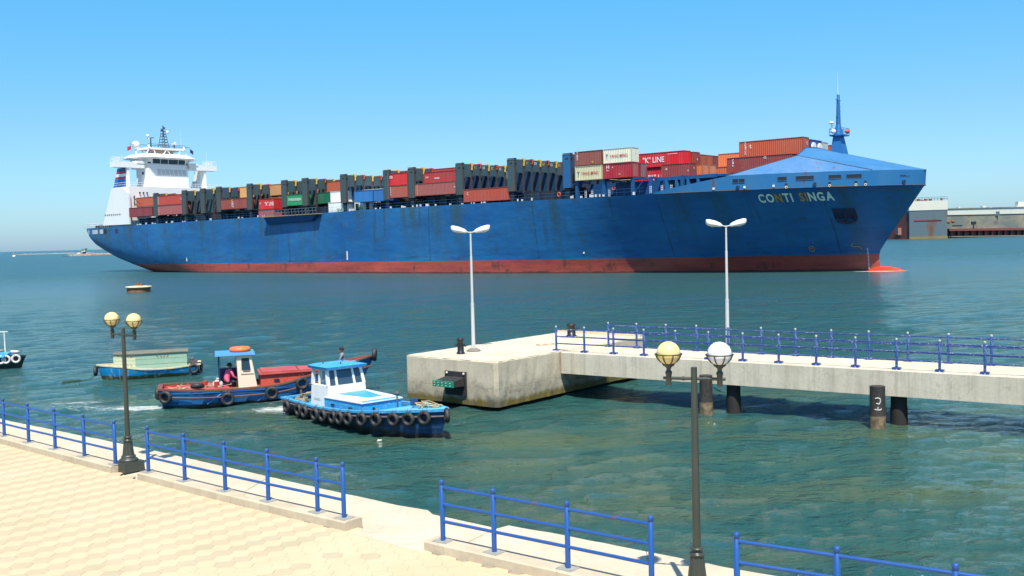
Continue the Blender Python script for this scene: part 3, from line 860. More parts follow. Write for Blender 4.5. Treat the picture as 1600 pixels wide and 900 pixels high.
def hb(s, z):
    if s > 60:
        e_ = lerp_tab(z, STEM); q = (s - 110) / (e_ - 110)
        if q < 0: return 16.1
        q = min(q, 1.0); t = max(0, min(1, z / 13.4)) ** 1.15
        return bwl(110 + q * 108.5) * (1 - t) + bdk(110 + q * 115.4) * t
    bd0 = 16.1 - max(0, (12 - s) / 19.6) ** 2 * 2.6
    zc = stern_c(s); h_ = 13.0 - zc
    t = max(0.0, min(1.0, (z - zc) / h_))
    a_ = max(0.0, min(1.0, (s - 10) / 30.0)); k = 5.5 - 1.5 * a_
    f = (1 - (1 - t) ** k) ** 0.5
    bl = min(1, max(0, (s - 40) / 20.0))
    return bd0 * (f * (1 - bl) + bl)
def pS(s, L, z): return (s, -L, z)

def hull_mat():
    k = NT('ship_hull_paint'); v = k.coord((1, 1, 1)); x, y, z = k.sep(v)
    blue = srgb(18, 84, 142)
    n1 = k.noise(k.coord((.05, .05, .16)), 1.0, 7, .62)
    c = k.mix(k.ramp(n1, [(0.35, 0.0), (0.7, 1.0)]), blue, srgb(40, 110, 162))
    # vertical run-off stains
    n2 = k.noise(k.coord((.22, .02, .05)), 1.0, 6, .65)
    c = k.mix(k.math('MULTIPLY', k.ramp(n2, [(0.50, 0.0), (0.66, 1.0)]), .55), c, srgb(46, 84, 98))
    # broad greenish run-off below the scuppers, strongest at the deck edge
    n7 = k.noise(k.coord((.16, .02, .012)), 1.0, 5, .6); n8 = k.noise(k.coord((1.1, .1, .5)), 1.0, 8, .75)
    hi_ = k.n('ShaderNodeMapRange'); k.l(k.math('ADD', z, k.math('MULTIPLY', n8, 3.0)), hi_.inputs[0]); hi_.inputs[1].default_value = 4.0; hi_.inputs[2].default_value = 14.5
    c = k.mix(k.math('MULTIPLY', k.math('MULTIPLY', k.ramp(n7, [(0.54, 0.0), (0.62, 1.0)]), hi_.outputs[0]), k.ramp(n8, [(.3, 0.3), (.6, .85)])), c, srgb(52, 76, 72))
    n9 = k.noise(k.coord((.25, .2, .45)), 1.0, 9, .78)
    c = k.mix(k.math('MULTIPLY', k.ramp(n9, [(0.55, 0.0), (0.64, 1.0)]), .42), c, srgb(54, 66, 66))
    n3 = k.noise(k.coord((.62, .02, .04)), 1.0, 4, .6)
    hi = k.ramp(z, [(0.0, 0.0), (1.0, 1.0)])
    c = k.mix(k.math('MULTIPLY', k.ramp(n3, [(0.62, 0.0), (0.69, 1.0)]), .55), c, srgb(50, 60, 60))
    n4 = k.noise(k.coord((.35, .35, .8)), 1.0, 8, .7)
    c = k.mix(k.math('MULTIPLY', k.ramp(n4, [(0.57, 0.0), (0.63, 1.0)]), .35), c, srgb(58, 104, 140))
    # plate seams
    def seam(coord, period, w):
        m_ = k.math('PINGPONG', coord, period / 2.0)
        return k.math('LESS_THAN', m_, w)
    sm = k.math('MAXIMUM', seam(k.math('ADD', x, 500), 26.4, .12), k.math('MULTIPLY', seam(k.math('ADD', z, 500.6), 2.9, .03), .45))
    wv = k.ramp(k.noise(k.coord((.1, .1, .5)), 1.0, 4, .6), [(.35, 0.2), (.6, 1.0)])
    c = k.mix(k.math('MULTIPLY', k.math('MULTIPLY', sm, wv), .7), c, srgb(34, 60, 66))
    # fender scrape bands low on the bow quarter
    n5 = k.noise(k.coord((.18, .1, 1.4)), 1.0, 7, .7)
    lowm = k.n('ShaderNodeMapRange'); k.l(z, lowm.inputs[0]); lowm.inputs[1].default_value = 6.5; lowm.inputs[2].default_value = 2.5
    c = k.mix(k.math('MULTIPLY', k.ramp(n5, [(0.5, 0.0), (0.66, 1.0)]), k.math('MULTIPLY', lowm.outputs[0], .5)), c, srgb(12, 44, 78))
    # boot top
    lim = k.math('ADD', 2.12, k.math('MULTIPLY', x, .0028))
    red = k.mix(k.ramp(k.noise(k.coord((.12, .1, .9)), 1.0, 7, .68), [(0.35, 0.0), (0.7, 1.0)]), srgb(180, 80, 66), srgb(132, 60, 54))
    red = k.mix(k.ramp(k.noise(k.coord((.5, .1, .25)), 1.0, 6, .68), [(0.56, 0.0), (0.7, 1.0)]), red, srgb(92, 58, 50))
    nb = k.noise(k.coord((.5, .1, .5)), 1.0, 6, .75)
    bz = k.math('ADD', z, k.math('MULTIPLY', k.math('SUBTRACT', nb, .5), .22))
    c = k.mix(k.math('LESS_THAN', bz, lim), c, red)
    zz = k.math('ADD', z, k.math('MULTIPLY', k.math('SUBTRACT', nb, .5), .9))
    wet = k.n('ShaderNodeMapRange'); k.l(zz, wet.inputs[0]); wet.inputs[1].default_value = .42; wet.inputs[2].default_value = .2
    c = k.mix(k.math('MULTIPLY', wet.outputs[0], .8), c, (0.035, 0.022, 0.018))
    k.color(c); k.b.inputs['Roughness'].default_value = .42
    k.bump(k.math('ADD', n1, k.math('MULTIPLY', k.noise(k.coord((.35, .1, .35)), 1.0, 2, .5), .5)), .28, .6)
    return k.m
M_HULL = hull_mat()
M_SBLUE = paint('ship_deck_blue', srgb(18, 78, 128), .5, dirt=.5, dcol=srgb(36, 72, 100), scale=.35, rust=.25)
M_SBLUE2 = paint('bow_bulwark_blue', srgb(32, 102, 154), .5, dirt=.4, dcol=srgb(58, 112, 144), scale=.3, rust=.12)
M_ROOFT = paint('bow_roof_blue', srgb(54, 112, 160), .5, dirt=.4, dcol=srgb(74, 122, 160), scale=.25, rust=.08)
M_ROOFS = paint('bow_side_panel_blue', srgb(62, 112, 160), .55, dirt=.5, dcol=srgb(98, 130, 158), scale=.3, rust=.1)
M_SLATE = paint('cell_guide_slate', srgb(58, 84, 92), .55, dirt=.6, dcol=srgb(64, 70, 60), scale=.6, rust=.3)
M_RUSTP = paint('rusty_guide_edge', srgb(72, 58, 52), .7, dirt=.6, dcol=srgb(46, 50, 50), scale=.8)
M_WHITE = paint('ship_white', (0.80, 0.79, 0.76), .42, dirt=.25, dcol=(0.66, 0.64, 0.58), scale=.5)
M_DARK = paint('dark_opening', (0.012, 0.018, 0.03), .5)
M_GLASS = paint('bridge_window_glass', (0.03, 0.055, 0.07), .08, spec=.9)
M_STEEL = paint('dark_mast_steel', (0.05, 0.07, 0.10), .5)
M_CAPO = paint('guide_cone_orange', srgb(205, 84, 50), .6, dirt=.4, scale=1.5)
M_CAPY = paint('guide_cone_yellow', srgb(228, 180, 80), .6, dirt=.4, scale=1.5)
M_RAILW = paint('white_rail', (0.72, 0.73, 0.72), .5)
M_RAILB = paint('ship_rail_blue', srgb(38, 92, 140), .5)
M_REDB = paint('bulb_red', srgb(225, 62, 34), .35, dirt=.2, scale=.6)
M_LETW = paint('hull_letter_cream', srgb(236, 236, 210), .6, dirt=.25, scale=1)
M_LETR = paint('hull_letter_rusted', srgb(196, 142, 62), .7, dirt=.4, scale=1)
M_LETW2 = paint('lettering_white', (0.75, 0.75, 0.73), .6)
M_LETR2 = paint('lettering_red', srgb(190, 50, 70), .6)
M_LETG = paint('lettering_green', srgb(30, 140, 100), .6)
M_LETY = paint('lettering_yellow', srgb(228, 190, 60), .6)
M_LETB = paint('lettering_blue', srgb(40, 60, 130), .6)

# ---- hull
def build_hull():
    SA = [-6.9, -6.6, -6.0, -5.3, -4.6] + [-3.8 + i * 1.0 for i in range(26)] + [23 + i * 2.0 for i in range(20)] + [64 + i * 5.75 for i in range(9)]
    zA = [-2, -1, 0, .5, 1, 1.5, 2, 2.6, 3.2, 4, 5, 6, 7, 8, 9, 10, 11, 11.6, 12.2, 13.0]
    m = MB(); m.smooth = True
    # stations: list of (s function of z)
    cols = []
    for s in SA:
        zt = zd(s); zc = stern_c(s) if s < 62 else -3
        col = []
        for z in zA:
            z2 = zc + (zt - zc) * (z + 2) / 15.0 if s < 62 else -2 + (zt + 2) * (z + 2) / 15.0
            if s >= 40 and s < 62:
                a = (s - 40) / 22.0; zz1 = zc + (zt - zc) * (z + 2) / 15.0; zz2 = -2 + (zt + 2) * (z + 2) / 15.0; z2 = zz1 * (1 - a) + zz2 * a
            col.append((s, hb(s, z2) if not (s < 40 and z == -2) else hb(s, z2), z2))
        cols.append(col)
    for i in range(1, 71):
        q = i / 70.0; q = 1 - (1 - q) ** 1.45
        col = []
        for z in zA:
            z2 = -2 + (13.6 + 2) * (z + 2) / 15.0
            s = 110 + q * (lerp_tab(z2, STEM) - 110)
            zt = 13.6 - 0.2 * max(0, (s - 150) / 75.0)
            z2 = -2 + (zt + 2) * (z + 2) / 15.0
            s = 110 + q * (lerp_tab(z2, STEM) - 110)
            col.append((s, hb(s, z2) if i < 70 else 0.0, z2))
        cols.append(col)
    nz = len(zA)
    for sgn in (1, -1):
        v = [(s, -sgn * L, z) for col in cols for s, L, z in col]
        f = [(i * nz + j, (i + 1) * nz + j, (i + 1) * nz + j + 1, i * nz + j + 1) for i in range(len(cols) - 1) for j in range(nz - 1)]
        m.add(v, f)
    # transom
    c0 = cols[0]
    m.add([(s, -L, z) for s, L, z in c0] + [(s, L, z) for s, L, z in c0], [(j, j + 1, nz + j + 1, nz + j) for j in range(nz - 1)], False)
    # bottom of the counter and the weather deck
    v = [(c[0][0], -c[0][1], c[0][2]) for c in cols] + [(c[0][0], c[0][1], c[0][2]) for c in cols]; n = len(cols)
    m.add(v, [(i, i + 1, n + i + 1, n + i) for i in range(n - 1)], True)
    o = m.build('hull', M_HULL, ship)
    m = MB()
    v = [(c[-1][0], -c[-1][1] + .02, c[-1][2] - .05) for c in cols[:-1]] + [(c[-1][0], c[-1][1] - .02, c[-1][2] - .05) for c in cols[:-1]]; n = len(cols) - 1
    m.add(v, [(i, i + 1, n + i + 1, n + i) for i in range(n - 1)])
    m.build('main_deck', M_SBLUE, ship)
    return o
hull = build_hull()
m = MB(); m.ball((219.0, 0, -1.6), 1, 24, 20, (4.6, .85, 2.3)); m.build('bulbous_bow', M_REDB, ship)

# ---- bow bulwark (upright plating above the knuckle)
def bul_top(s): return lerp_tab(s, [(184, 13.45), (190, 14.4), (199.5, 15.85), (212, 15.8), (226, 15.75)])
def ring_s(n0=184, n1=225.3, n=54):
    for i in range(n + 1):
        q = (n0 - 130) / 95.3 + (1 - (n0 - 130) / 95.3) * (1 - (1 - i / n) ** 1.6)
        yield 130 + q * 95.3
m = MB(); vs = []
SS = list(ring_s())
for s in SS: 
    z0 = 13.6 - 0.2 * max(0, (s - 150) / 75.0)
    L = bdk(s) if s < 225.29 else 0.0
    vs += [(s, L, z0 + .002), (s + (.12 if s > 215 else 0), L + (.05 if L > 0 else 0), bul_top(s))]
for sg in (1, -1):
    m.add([(s, -sg * L, z) for s, L, z in vs], [(2 * i, 2 * i + 2, 2 * i + 3, 2 * i + 1) for i in range(len(SS) - 1)], True)
    inn = [(s - .15, max(0, L - .25), z) for s, L, z in vs]
    m.add([(s, -sg * L, z) for s, L, z in inn], [(2 * i, 2 * i + 2, 2 * i + 3, 2 * i + 1) for i in range(len(SS) - 1)], True)
    m.add([(a[0], -sg * a[1], a[2] + .001) for p_ in zip(vs[1::2], inn[1::2]) for a in p_], [(2 * i, 2 * i + 2, 2 * i + 3, 2 * i + 1) for i in range(len(SS) - 1)], False)
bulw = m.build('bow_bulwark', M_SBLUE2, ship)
# knuckle lip
m = MB()
for sg in (1, -1):
    pts = [Vector((s + .02, -sg * ((bdk(s) if s < 225.29 else 0) + .03), 13.6 - 0.2 * max(0, (s - 150) / 75.0))) for s in SS[3:]]
    m.path(pts, .075, 5)
m.build('knuckle_strip', M_RUSTP, ship)

# ---- whaleback roof over the bow
PK, PI_ = (208.1, 8.4, 18.8), (208.1, 4.6, 20.25)
def bt(s): return (s + .1, bdk(s) + .04, bul_top(s) + .004)
rim = [bt(s) for s in (199.0, 202, 205, 208, 211, 214, 217, 219.6)]
tip = [bt(s) for s in (219.6, 221, 222.4, 223.6, 224.5, 225.2)] + [(225.7, 0, 15.78)]
def roof_side(sg):
    P = lambda p: (p[0], -sg * p[1], p[2])
    m = MB()
    for a, b in zip(rim[:-1], rim[1:]): m.add([P(a), P(b), P(PK)], [(0, 1, 2)])
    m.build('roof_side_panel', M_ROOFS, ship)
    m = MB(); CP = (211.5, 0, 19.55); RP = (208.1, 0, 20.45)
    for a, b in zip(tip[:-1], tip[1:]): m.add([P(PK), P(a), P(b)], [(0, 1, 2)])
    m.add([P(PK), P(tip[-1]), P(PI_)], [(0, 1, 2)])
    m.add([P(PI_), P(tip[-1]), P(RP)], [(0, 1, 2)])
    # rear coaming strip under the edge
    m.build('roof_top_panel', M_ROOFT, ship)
    m = MB(); q = lambda p, d: (p[0] - .02, -sg * p[1], p[2] - d)
    for a, b in ((PK, PI_), (PI_, RP)):
        m.add([q(a, 0), q(b, 0), q(b, .55), q(a, .55)], [(0, 1, 2, 3)])
        m.tube(q(a, -.06), q(b, -.06), .09, n=5)
    m.build('roof_rear_edge', M_SBLUE, ship)
roof_side(1); roof_side(-1)
m = MB(); m.tube((199.0, -bt(199.0)[1], 15.86), (PK[0], -PK[1], PK[2]), .05, n=5); m.tube((PK[0], -PK[1], PK[2] + .02), (219.7, -bt(219.6)[1], 15.86), .045, n=5); m.build('roof_seam', M_RUSTP, ship)

def on_bul(s, z, d=.05):   # point on the bulwark's outside
    s2 = s; L = bdk(s2) + .05 * (z - 13.4) / 2.4
    a = bdk(s2 + .3) - bdk(s2 - .3); nrm = Vector((-a / .6, 1.0)).normalized()
    return Vector((s2 + nrm.x * d, -(L + nrm.y * d), z))
def bul_panel(s0, s1, z0, z1, mat, name, d=.06, parent=bulw):
    m = MB(); N = max(2, int((s1 - s0) / .6) + 1); v = []
    for i in range(N + 1):
        s = s0 + (s1 - s0) * i / N; v += [on_bul(s, z0, d), on_bul(s, z1, d)]
    m.add(v, [(2 * i, 2 * i + 2, 2 * i + 3, 2 * i + 1) for i in range(N)])
    # rim
    fr = MB(); pts = [on_bul(s0 + (s1 - s0) * i / N, z0, d) for i in range(N + 1)] + [on_bul(s0 + (s1 - s0) * (N - i) / N, z1, d) for i in range(N + 1)]
    o = m.build(name, mat, parent)
    fr.path(pts + pts[:1], .03, 4); fr.build('opening_rim', M_SBLUE2, o)
    return o
for a, b in ((200.1, 201.0), (201.1, 202.0), (207.0, 208.3), (209.6, 212.1), (214.1, 215.75), (216.4, 218.35)):
    bul_panel(a, b, 14.62, 15.28, M_DARK, 'mooring_opening')
bul_panel(222.9, 223.9, 14.7, 15.3, M_DARK, 'mooring_opening')
for s in (200.9, 212.2, 223.3):
    P = on_bul(s, 13.95, .03); Q = on_bul(s, 13.95, .22)
    m = MB(); m.tube(P, Q, .30, n=14); o = m.build('panama_lead', M_SBLUE, bulw)
    m = MB(); m.tube(Q, Q + (Q - P) * .1, .20, n=14); m.build('lead_hole', M_DARK, o)
for s in (208.2, 214.2, 217.6, 218.8):
    bul_panel(s - .17, s + .17, 13.75, 14.25, M_DARK, 'roller_fairlead')
    P = on_bul(s, 13.6, .08)
    m = MB(); m.torus(P, .16, .07, (.35, -.9, 0), 10, 5); m.build('lead_roller', paint('fairlead_cream', srgb(220, 190, 150), .6), bulw)
for s in (197.0, 202.0, 206.4):
    P = on_bul(s, 13.9, .1); m = MB(); m.box(P.x - .18, P.x + .18, P.y - .08, P.y + .02, P.z - .18, P.z + .18); m.build('white_marker', M_RAILW, bulw)

# ---- name on the bow
def hull_pt(s, z, d):
    e_ = .15
    L = hb(s, z); ds = (hb(s + e_, z) - hb(s - e_, z)) / (2 * e_); dz = (hb(s, z + e_) - hb(s, z - e_)) / (2 * e_)
    n = Vector((-ds, 1, -dz)).normalized()
    return Vector((s + n.x * d, -(L + n.y * d), z + n.z * d))
def hull_text(txt, s0, s1, z0, z1, mats):
    x = 0; lets = []
    for ch in txt:
        if ch == ' ': x += .78; continue
        vs, fs = text_geo(ch, 1.0, bold=0.035); x0 = min(a[0] for a in vs); w = max(a[0] for a in vs) - x0
        lets.append((ch, x - x0, vs, fs)); x += w + .20
    tot = x - .20; i = 0
    for ch, xo, vs, fs in lets:
        m = MB(); V = []
        for (a, b) in vs:
            s = s0 + (s1 - s0) * (a + xo) / tot; z = z0 + (z1 - z0) * b
            V.append(hull_pt(s, z, .05))
        me = bpy.data.meshes.new('letter'); me.from_pydata([tuple(p) for p in V], [], fs); me.materials.append(mats[i])
        o = bpy.data.objects.new('letter', me); COL.objects.link(o); o.parent = hull
        i += 1
hull_text('CONTI SINGA', 203.6, 214.3, 11.45, 12.70, [M_LETW, M_LETW, M_LETR, M_LETW, M_LETW, M_LETR, M_LETR, M_LETW, M_LETW, M_LETW])
def hull_patch(s0, s1, z0, z1, mat, name, d=.06, n=4, parent=None):
    m = MB(); v = []
    for i in range(n + 1):
        for j in range(n + 1): v.append(hull_pt(s0 + (s1 - s0) * i / n, z0 + (z1 - z0) * j / n, d))
    m.add(v, [(i * (n + 1) + j, (i + 1) * (n + 1) + j, (i + 1) * (n + 1) + j + 1, i * (n + 1) + j + 1) for i in range(n) for j in range(n)])
    return m.build(name, mat, parent or hull)
# anchor in its pocket
M_ANCH = paint('rusty_anchor', srgb(62, 44, 50), .8, dirt=.6, dcol=srgb(34, 44, 66), scale=1)
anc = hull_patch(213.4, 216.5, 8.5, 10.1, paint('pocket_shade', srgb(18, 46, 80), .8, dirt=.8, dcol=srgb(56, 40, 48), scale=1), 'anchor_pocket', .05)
m = MB()
def hp_(s, z, d=.3): return hull_pt(s, z, d)
m.tube(hp_(215.0, 9.7), hp_(214.9, 8.3), .16, n=8); m.path([hp_(213.7, 8.6), hp_(213.9, 8.2), hp_(215, 8.0), hp_(216.0, 8.2), hp_(216.2, 8.6)], .20, 7)
m.ball(hp_(213.7, 8.7), .24, 8, 6); m.ball(hp_(216.2, 8.8), .24, 8, 6); m.build('anchor', M_ANCH, anc)
m = MB(); m.path([hp_(213.3, 10.2, .05), hp_(216.6, 10.2, .05)], .06, 5); m.build('pocket_rim', M_SBLUE, anc)
# thruster and bulb signs
def ring_sign(s, z, r, cross):
    m = MB(); pts = [hull_pt(s + r * cos(a * pi / 8), z + r * sin(a * pi / 8), .06) for a in range(17)]
    m.path(pts, .055, 4)
    if cross:
        m.path([hull_pt(s + r * .7, z + r * .7, .06), hull_pt(s - r * .7, z - r * .7, .06)], .05, 4); m.path([hull_pt(s - r * .7, z + r * .7, .06), hull_pt(s + r * .7, z - r * .7, .06)], .05, 4)
    m.build('thruster_sign', M_LETR, hull)
ring_sign(208.7, 3.75, .42, True)
m = MB(); m.path([hull_pt(214.9, 4.6, .06), hull_pt(214.5, 4.3, .06), hull_pt(214.6, 4.0, .06), hull_pt(215.6, 4.0, .06), hull_pt(216.0, 3.6, .06)], .06, 4); m.build('bulb_sign', M_LETR, hull)
m = MB()
for i in range(16):
    z = .35 + i * .22; P = hull_pt(216.7, z, .05); m.box(P.x - .09, P.x + .09, P.y - .02, P.y + .02, z - .05, z + .05)
tag(m.build('draught_marks', M_LETW2, hull), kind='stuff')
for s, h_, lean in ((47.2, 1.9, 0), (109.0, 1.9, 0), (169.6, 1.6, .5)):
    m = MB(); P = hull_pt(s, 2.9 if s < 160 else 3.6, .06)
    m.box(P.x - .22, P.x + .05, P.y - .05, P.y + .05, P.z, P.z + h_); m.build('pilot_mark', M_LETW2, hull)
# stern mooring openings
M_STERNO = paint('opening_sky_grey', srgb(176, 190, 196), .7)  # pale grey painted as bright sky seen through the stern openings
for s0, s1, mt in ((-7.0, -3.9, M_STERNO), (-1.2, 3.0, M_STERNO), (4.3, 6.6, M_STERNO), (6.7, 8.6, M_DARK), (13.4, 14.6, M_ANCH)):
    hull_patch(s0, s1, 10.9, 12.1, mt, 'stern_opening', .05, 2)
# ---- gangway stowed along the deck edge
gw = MB()
s0, s1 = 81.6, 101.0
gw.hexa([pS(s0, 17.9, 13.0), pS(s1, 17.6, 13.15), pS(s1, 16.15, 13.15), pS(s0, 16.15, 13.0)], [pS(s0, 17.9, 13.2), pS(s1, 17.6, 13.35), pS(s1, 16.15, 13.35), pS(s0, 16.15, 13.2)])
gang = gw.build('gangway_platform', paint('gangway_tan', srgb(150, 128, 92), .6, dirt=.5, scale=1), ship)
gw = MB()
for i in range(17):
    s = s0 + (s1 - s0) * i / 16; gw.tube(pS(s, 17.8, 13.2), pS(s, 17.8, 14.5), .05, n=4)
    if i < 16: gw.tube(pS(s, 17.8, 13.3), pS(s + 1.2, 17.8, 14.45), .04, n=4)
for z in (13.85, 14.5): gw.tube(pS(s0, 17.8, z), pS(s1, 17.6, z + .1), .05, n=4)
tag(gw.build('gangway_railing', paint('gangway_rail_grey', srgb(86, 108, 128), .6), gang), kind='stuff')
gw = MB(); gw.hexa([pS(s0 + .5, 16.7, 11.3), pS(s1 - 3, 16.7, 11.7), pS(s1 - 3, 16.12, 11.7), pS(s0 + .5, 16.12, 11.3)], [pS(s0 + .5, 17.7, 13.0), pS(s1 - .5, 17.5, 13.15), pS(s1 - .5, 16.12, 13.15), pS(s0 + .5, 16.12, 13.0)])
gw.build('gangway_shadow_wedge', paint('gangway_shadow_blue', srgb(20, 66, 120), .5), gang)  # solid wedge coloured as the gangway's shadow on the hull

# ---- deck edge railing, fairleads
m = MB()
for i in range(105):
    s = 22 + i * 1.55; 
    if s0 < s < s1: continue
    z = zd(s); m.tube(pS(s, 15.9, z), pS(s, 15.9, z + 1.0), .022, n=3, caps=False)
for z in (.55, 1.1):
    for a, b in ((22, 60), (60, 81), (101.5, 140), (140, 184)):
        m.tube(pS(a, 15.9, zd(a) + z), pS(b, 15.9, zd(b) + z), .022, n=3, caps=False)
tag(m.build('deck_railing', M_RAILB, ship), kind='stuff')
rr = random.Random(5)
m = MB()
for i in range(62):
    s = rr.uniform(24, 182); z = zd(s); w = rr.uniform(.1, .3)
    if s0 < s < s1: continue
    m.box(s, s + w, -15.95, -15.6, z, z + rr.uniform(.2, .5))
tag(m.build('deck_fittings', M_RAILW, ship), kind='stuff')

# ---- hatch coaming: long dark trunk under the cell guides
M_COAM = paint('coaming_dark', srgb(24, 40, 52), .6, dirt=.6, dcol=srgb(44, 44, 48), scale=.2, rust=.2)
m = MB(); v = [pS(s, L, z + zd(s)) for s in (21.5, 168.6) for L, z in ((13.2, -.02), (13.2, 1.7), (-13.2, 1.7), (-13.2, -.02))]
m.add(v, [(0, 1, 5, 4), (1, 2, 6, 5), (2, 3, 7, 6), (0, 3, 2, 1), (4, 5, 6, 7)]); m.build('hatch_coaming', M_COAM, ship)
m = MB()
for i in range(44):
    s = 23 + i * 3.35; z = zd(s)
    m.box(s - .12, s + .12, -14.3, -13.2, z, z + 1.65)
tag(m.build('coaming_stays', M_COAM, ship), kind='stuff')

# ---- cell guide frames
FR = [33.0, 46.3, 54.4, 61.2, 73.7, 86.8, 94.2, 107.2, 120.7, 128.0, 141.2, 154.3]
PITCH = 2.58
M_WEB = paint('guide_web_blue', srgb(20, 62, 98), .55, dirt=.5, dcol=srgb(30, 50, 62), scale=.6)
BARS = {154.3: [(M_RAILW, M_REDB), (M_CAPY, M_REDB), (M_CAPY, M_REDB), (None, M_REDB)], 73.7: [(M_CAPY, None)], 86.8: [(M_CAPY, None), (M_CAPY, None), (None, None)], 94.2: [(M_CAPO, None), (M_CAPO, None), (None, M_SBLUE)],
        107.2: [(M_RAILW, M_RAILW), (M_RAILW, None), (M_CAPY, None)], 61.2: [(None, M_SBLUE)], 54.4: [(None, M_SBLUE)]}
def cell_frame(s, top=None, mats=None, last=False):
    z0 = zd(s); zt = top or z0 + 8.0; T = 1.75
    mS, mP = mats or (M_SLATE, M_RUSTP)
    root = empty('cell_guide_frame', (s, 0, 0)); root.parent = ship
    # end column, broad plate facing us
    for sg in (1, -1):
        m = MB(); y0 = -sg * 16.0; y1 = -sg * 15.62
        m.box(.12, T, y0, y1, z0 + 1.9, zt - .12); col = m.build('end_column', mS, root)
        m = MB(); m.box(.45, 1.3, -sg * 15.75, -sg * 15.35, z0, z0 + 1.9); m.build('column_foot', M_COAM, col)
        m = MB(); m.box(T + .001, T + .16, y0 - sg * .03, y1, z0 + 1.9, zt - .12); m.box(0, .119, y0 - sg * .03, y1, z0 + 1.9, zt - .12); m.build('guide_edge', mP, col)
        m = MB(); m.box(.7, 1.25, y0 - sg * .02, y0, zt - 1.0, zt - .75); m.build('lifting_slot', M_DARK, col)
    for k in range(1, 12):
        L = 16.0 - k * PITCH - .1
        m = MB(); m.box(T - .1, T + .12, -L - .17, -L + .17, z0 + 1.5, zt - .05); m.build('guide_post', mP, root)
        m = MB(); m.box(.1, T - .1, -L - .06, -L + .06, z0 + 1.5, zt - .3); m.hexa([(-1.6, -L - .05, z0 + 1.7), (.1, -L - .05, z0 + 1.7), (.1, -L + .05, z0 + 1.7), (-1.6, -L + .05, z0 + 1.7)], [(-.1, -L - .05, zt - 1.2), (.1, -L - .05, zt - 1.2), (.1, -L + .05, zt - 1.2), (-.1, -L + .05, zt - 1.2)])
        m.build('post_web', M_WEB if (k > 2 or s > 100) else mS, root)
    for k in range(12):
        La = 16.0 - k * PITCH - .25; Lb = La - PITCH + .32
        for sx in (T - .05, .15):
            m = MB()
            ztt = zt - .1; zb = zt - 2.25 if k % 5 else zt - 2.6
            pts = [(La, ztt), (Lb, ztt), (Lb, zb - .35), (Lb + .3, zb), (La - .3, zb), (La, zb - .35)]
            v = [(sx, -a, b) for a, b in pts] + [(sx + .06, -a, b) for a, b in pts]
            m.add(v, [(0, 1, 2, 3, 4, 5), (11, 10, 9, 8, 7, 6)] + [(i, (i + 1) % 6, 6 + (i + 1) % 6, 6 + i) for i in range(6)])
            m.build('header_plate', mS, root)
    for k in range(0, 13):
        L = 16.0 - k * PITCH - .1; sz = 1 if k else .7
        m = MB(); mt = (M_CAPO, M_CAPY)[k % 2] if k else mP
        h1 = .85 if k % 2 == 0 else 1.25
        w = .42 * sz
        pts = [(L + w, zt + .10), (L - w, zt + .10), (L - .14, zt - h1 * .55), (L - .14, zt - h1), (L + .14, zt - h1), (L + .14, zt - h1 * .55)]
        v = [(T + .13, -a, b) for a, b in pts] + [(T + .30, -a, b) for a, b in pts]
        m.add(v, [(0, 1, 2, 3, 4, 5), (11, 10, 9, 8, 7, 6)] + [(i, (i + 1) % 6, 6 + (i + 1) % 6, 6 + i) for i in range(6)])
        m.box(.1, T, -L - .2, -L + .2, zt - .06, zt + .10)
        m.build('guide_cone', mt, root)
    m = MB(); m.box(.2, T - .2, -15.5, 15.5, z0 + 1.72, z0 + 2.1); m.build('lower_beam', M_COAM, root)
    for k in range(12):      # painted stowage bars standing inside the openings
        cols = BARS.get(s)
        if not cols: break
        a_, b_ = cols[k % len(cols)]
        L = 16.0 - k * PITCH - .62
        if a_: m = MB(); m.box(-.35, -.15, -L - .30, -L + .30, zt - 3.6, zt - 2.2); m.ball((-.25, -L, zt - 2.25), .3, 8, 6, (.5, 1, 1)); m.build('stowage_bar', a_, root)
        if b_: m = MB(); m.box(-.35, -.15, -L - .26, -L + .26, z0 + 2.3, zt - 3.7); m.build('stowage_bar', b_, root)
    return root
for i, s in enumerate(FR): cell_frame(s)
M_FBLU = paint('forward_guide_blue', srgb(32, 92, 142), .5, dirt=.5, dcol=srgb(46, 80, 92), scale=.5)
cell_frame(167.2, mats=(M_FBLU, M_RUSTP))
# number plates on the headers of the frames that show widest
for s in (141.2, 154.3):
    for k, tx in ((1, '11'), (2, '09'), (3, '07'), (4, '05'), (5, '03')):
        L = 16.0 - k * PITCH - .9
        text_on(tx, .55, (s + 1.80, -L, zd(s) + 8.0 - .95), (0, 1, 0), (0, 0, 1), 'row_number', M_LETY if k % 2 else M_RAILW, ship)

# ---- forward pedestals and blue working deck
m = MB()
m.box(169.0, 196.5, -10.4, 10.4, 13.4, 16.2); m.build('forward_coaming', paint('deep_blue_coaming', srgb(20, 70, 124), .5, dirt=.4, scale=.3), ship)
m = MB(); m.box(195.0, 207.5, -8.0, 8.0, 13.4, 16.5); m.build('forward_hatch', M_SBLUE, ship)
for s, L in ((169.9, 15.6), (175.75, 15.6), (181.6, 15.6), (184.6, 14.6), (190.0, 13.4)):
    for sg in (1, -1):
        m = MB(); m.box(s - .28, s + .28, -sg * L, -sg * (L - .5), 13.4, 16.35); m.box(s - .22, s + .22, -sg * L, -sg * 10.4, 16.3, 16.6); m.build('lashing_post', M_SBLUE, ship)
for a, b in (((169.6, 16.2), (167.0, 14.0)), ((184.3, 16.4), (181.9, 13.9))):
    m = MB(); m.tube(pS(a[0], 15.6, a[1]), pS(b[0], 15.6, b[1]), .10, n=6); m.build('diagonal_brace', M_SBLUE, ship)
m = MB(); m.box(184.5, 196, -12.8, -12.2, 15.9, 16.5); m.box(184.5, 196, 12.2, 12.8, 15.9, 16.5); m.box(186, 197, -12.2, 12.2, 16.1, 16.45); m.build('walkway', M_SBLUE, ship)
m = MB()
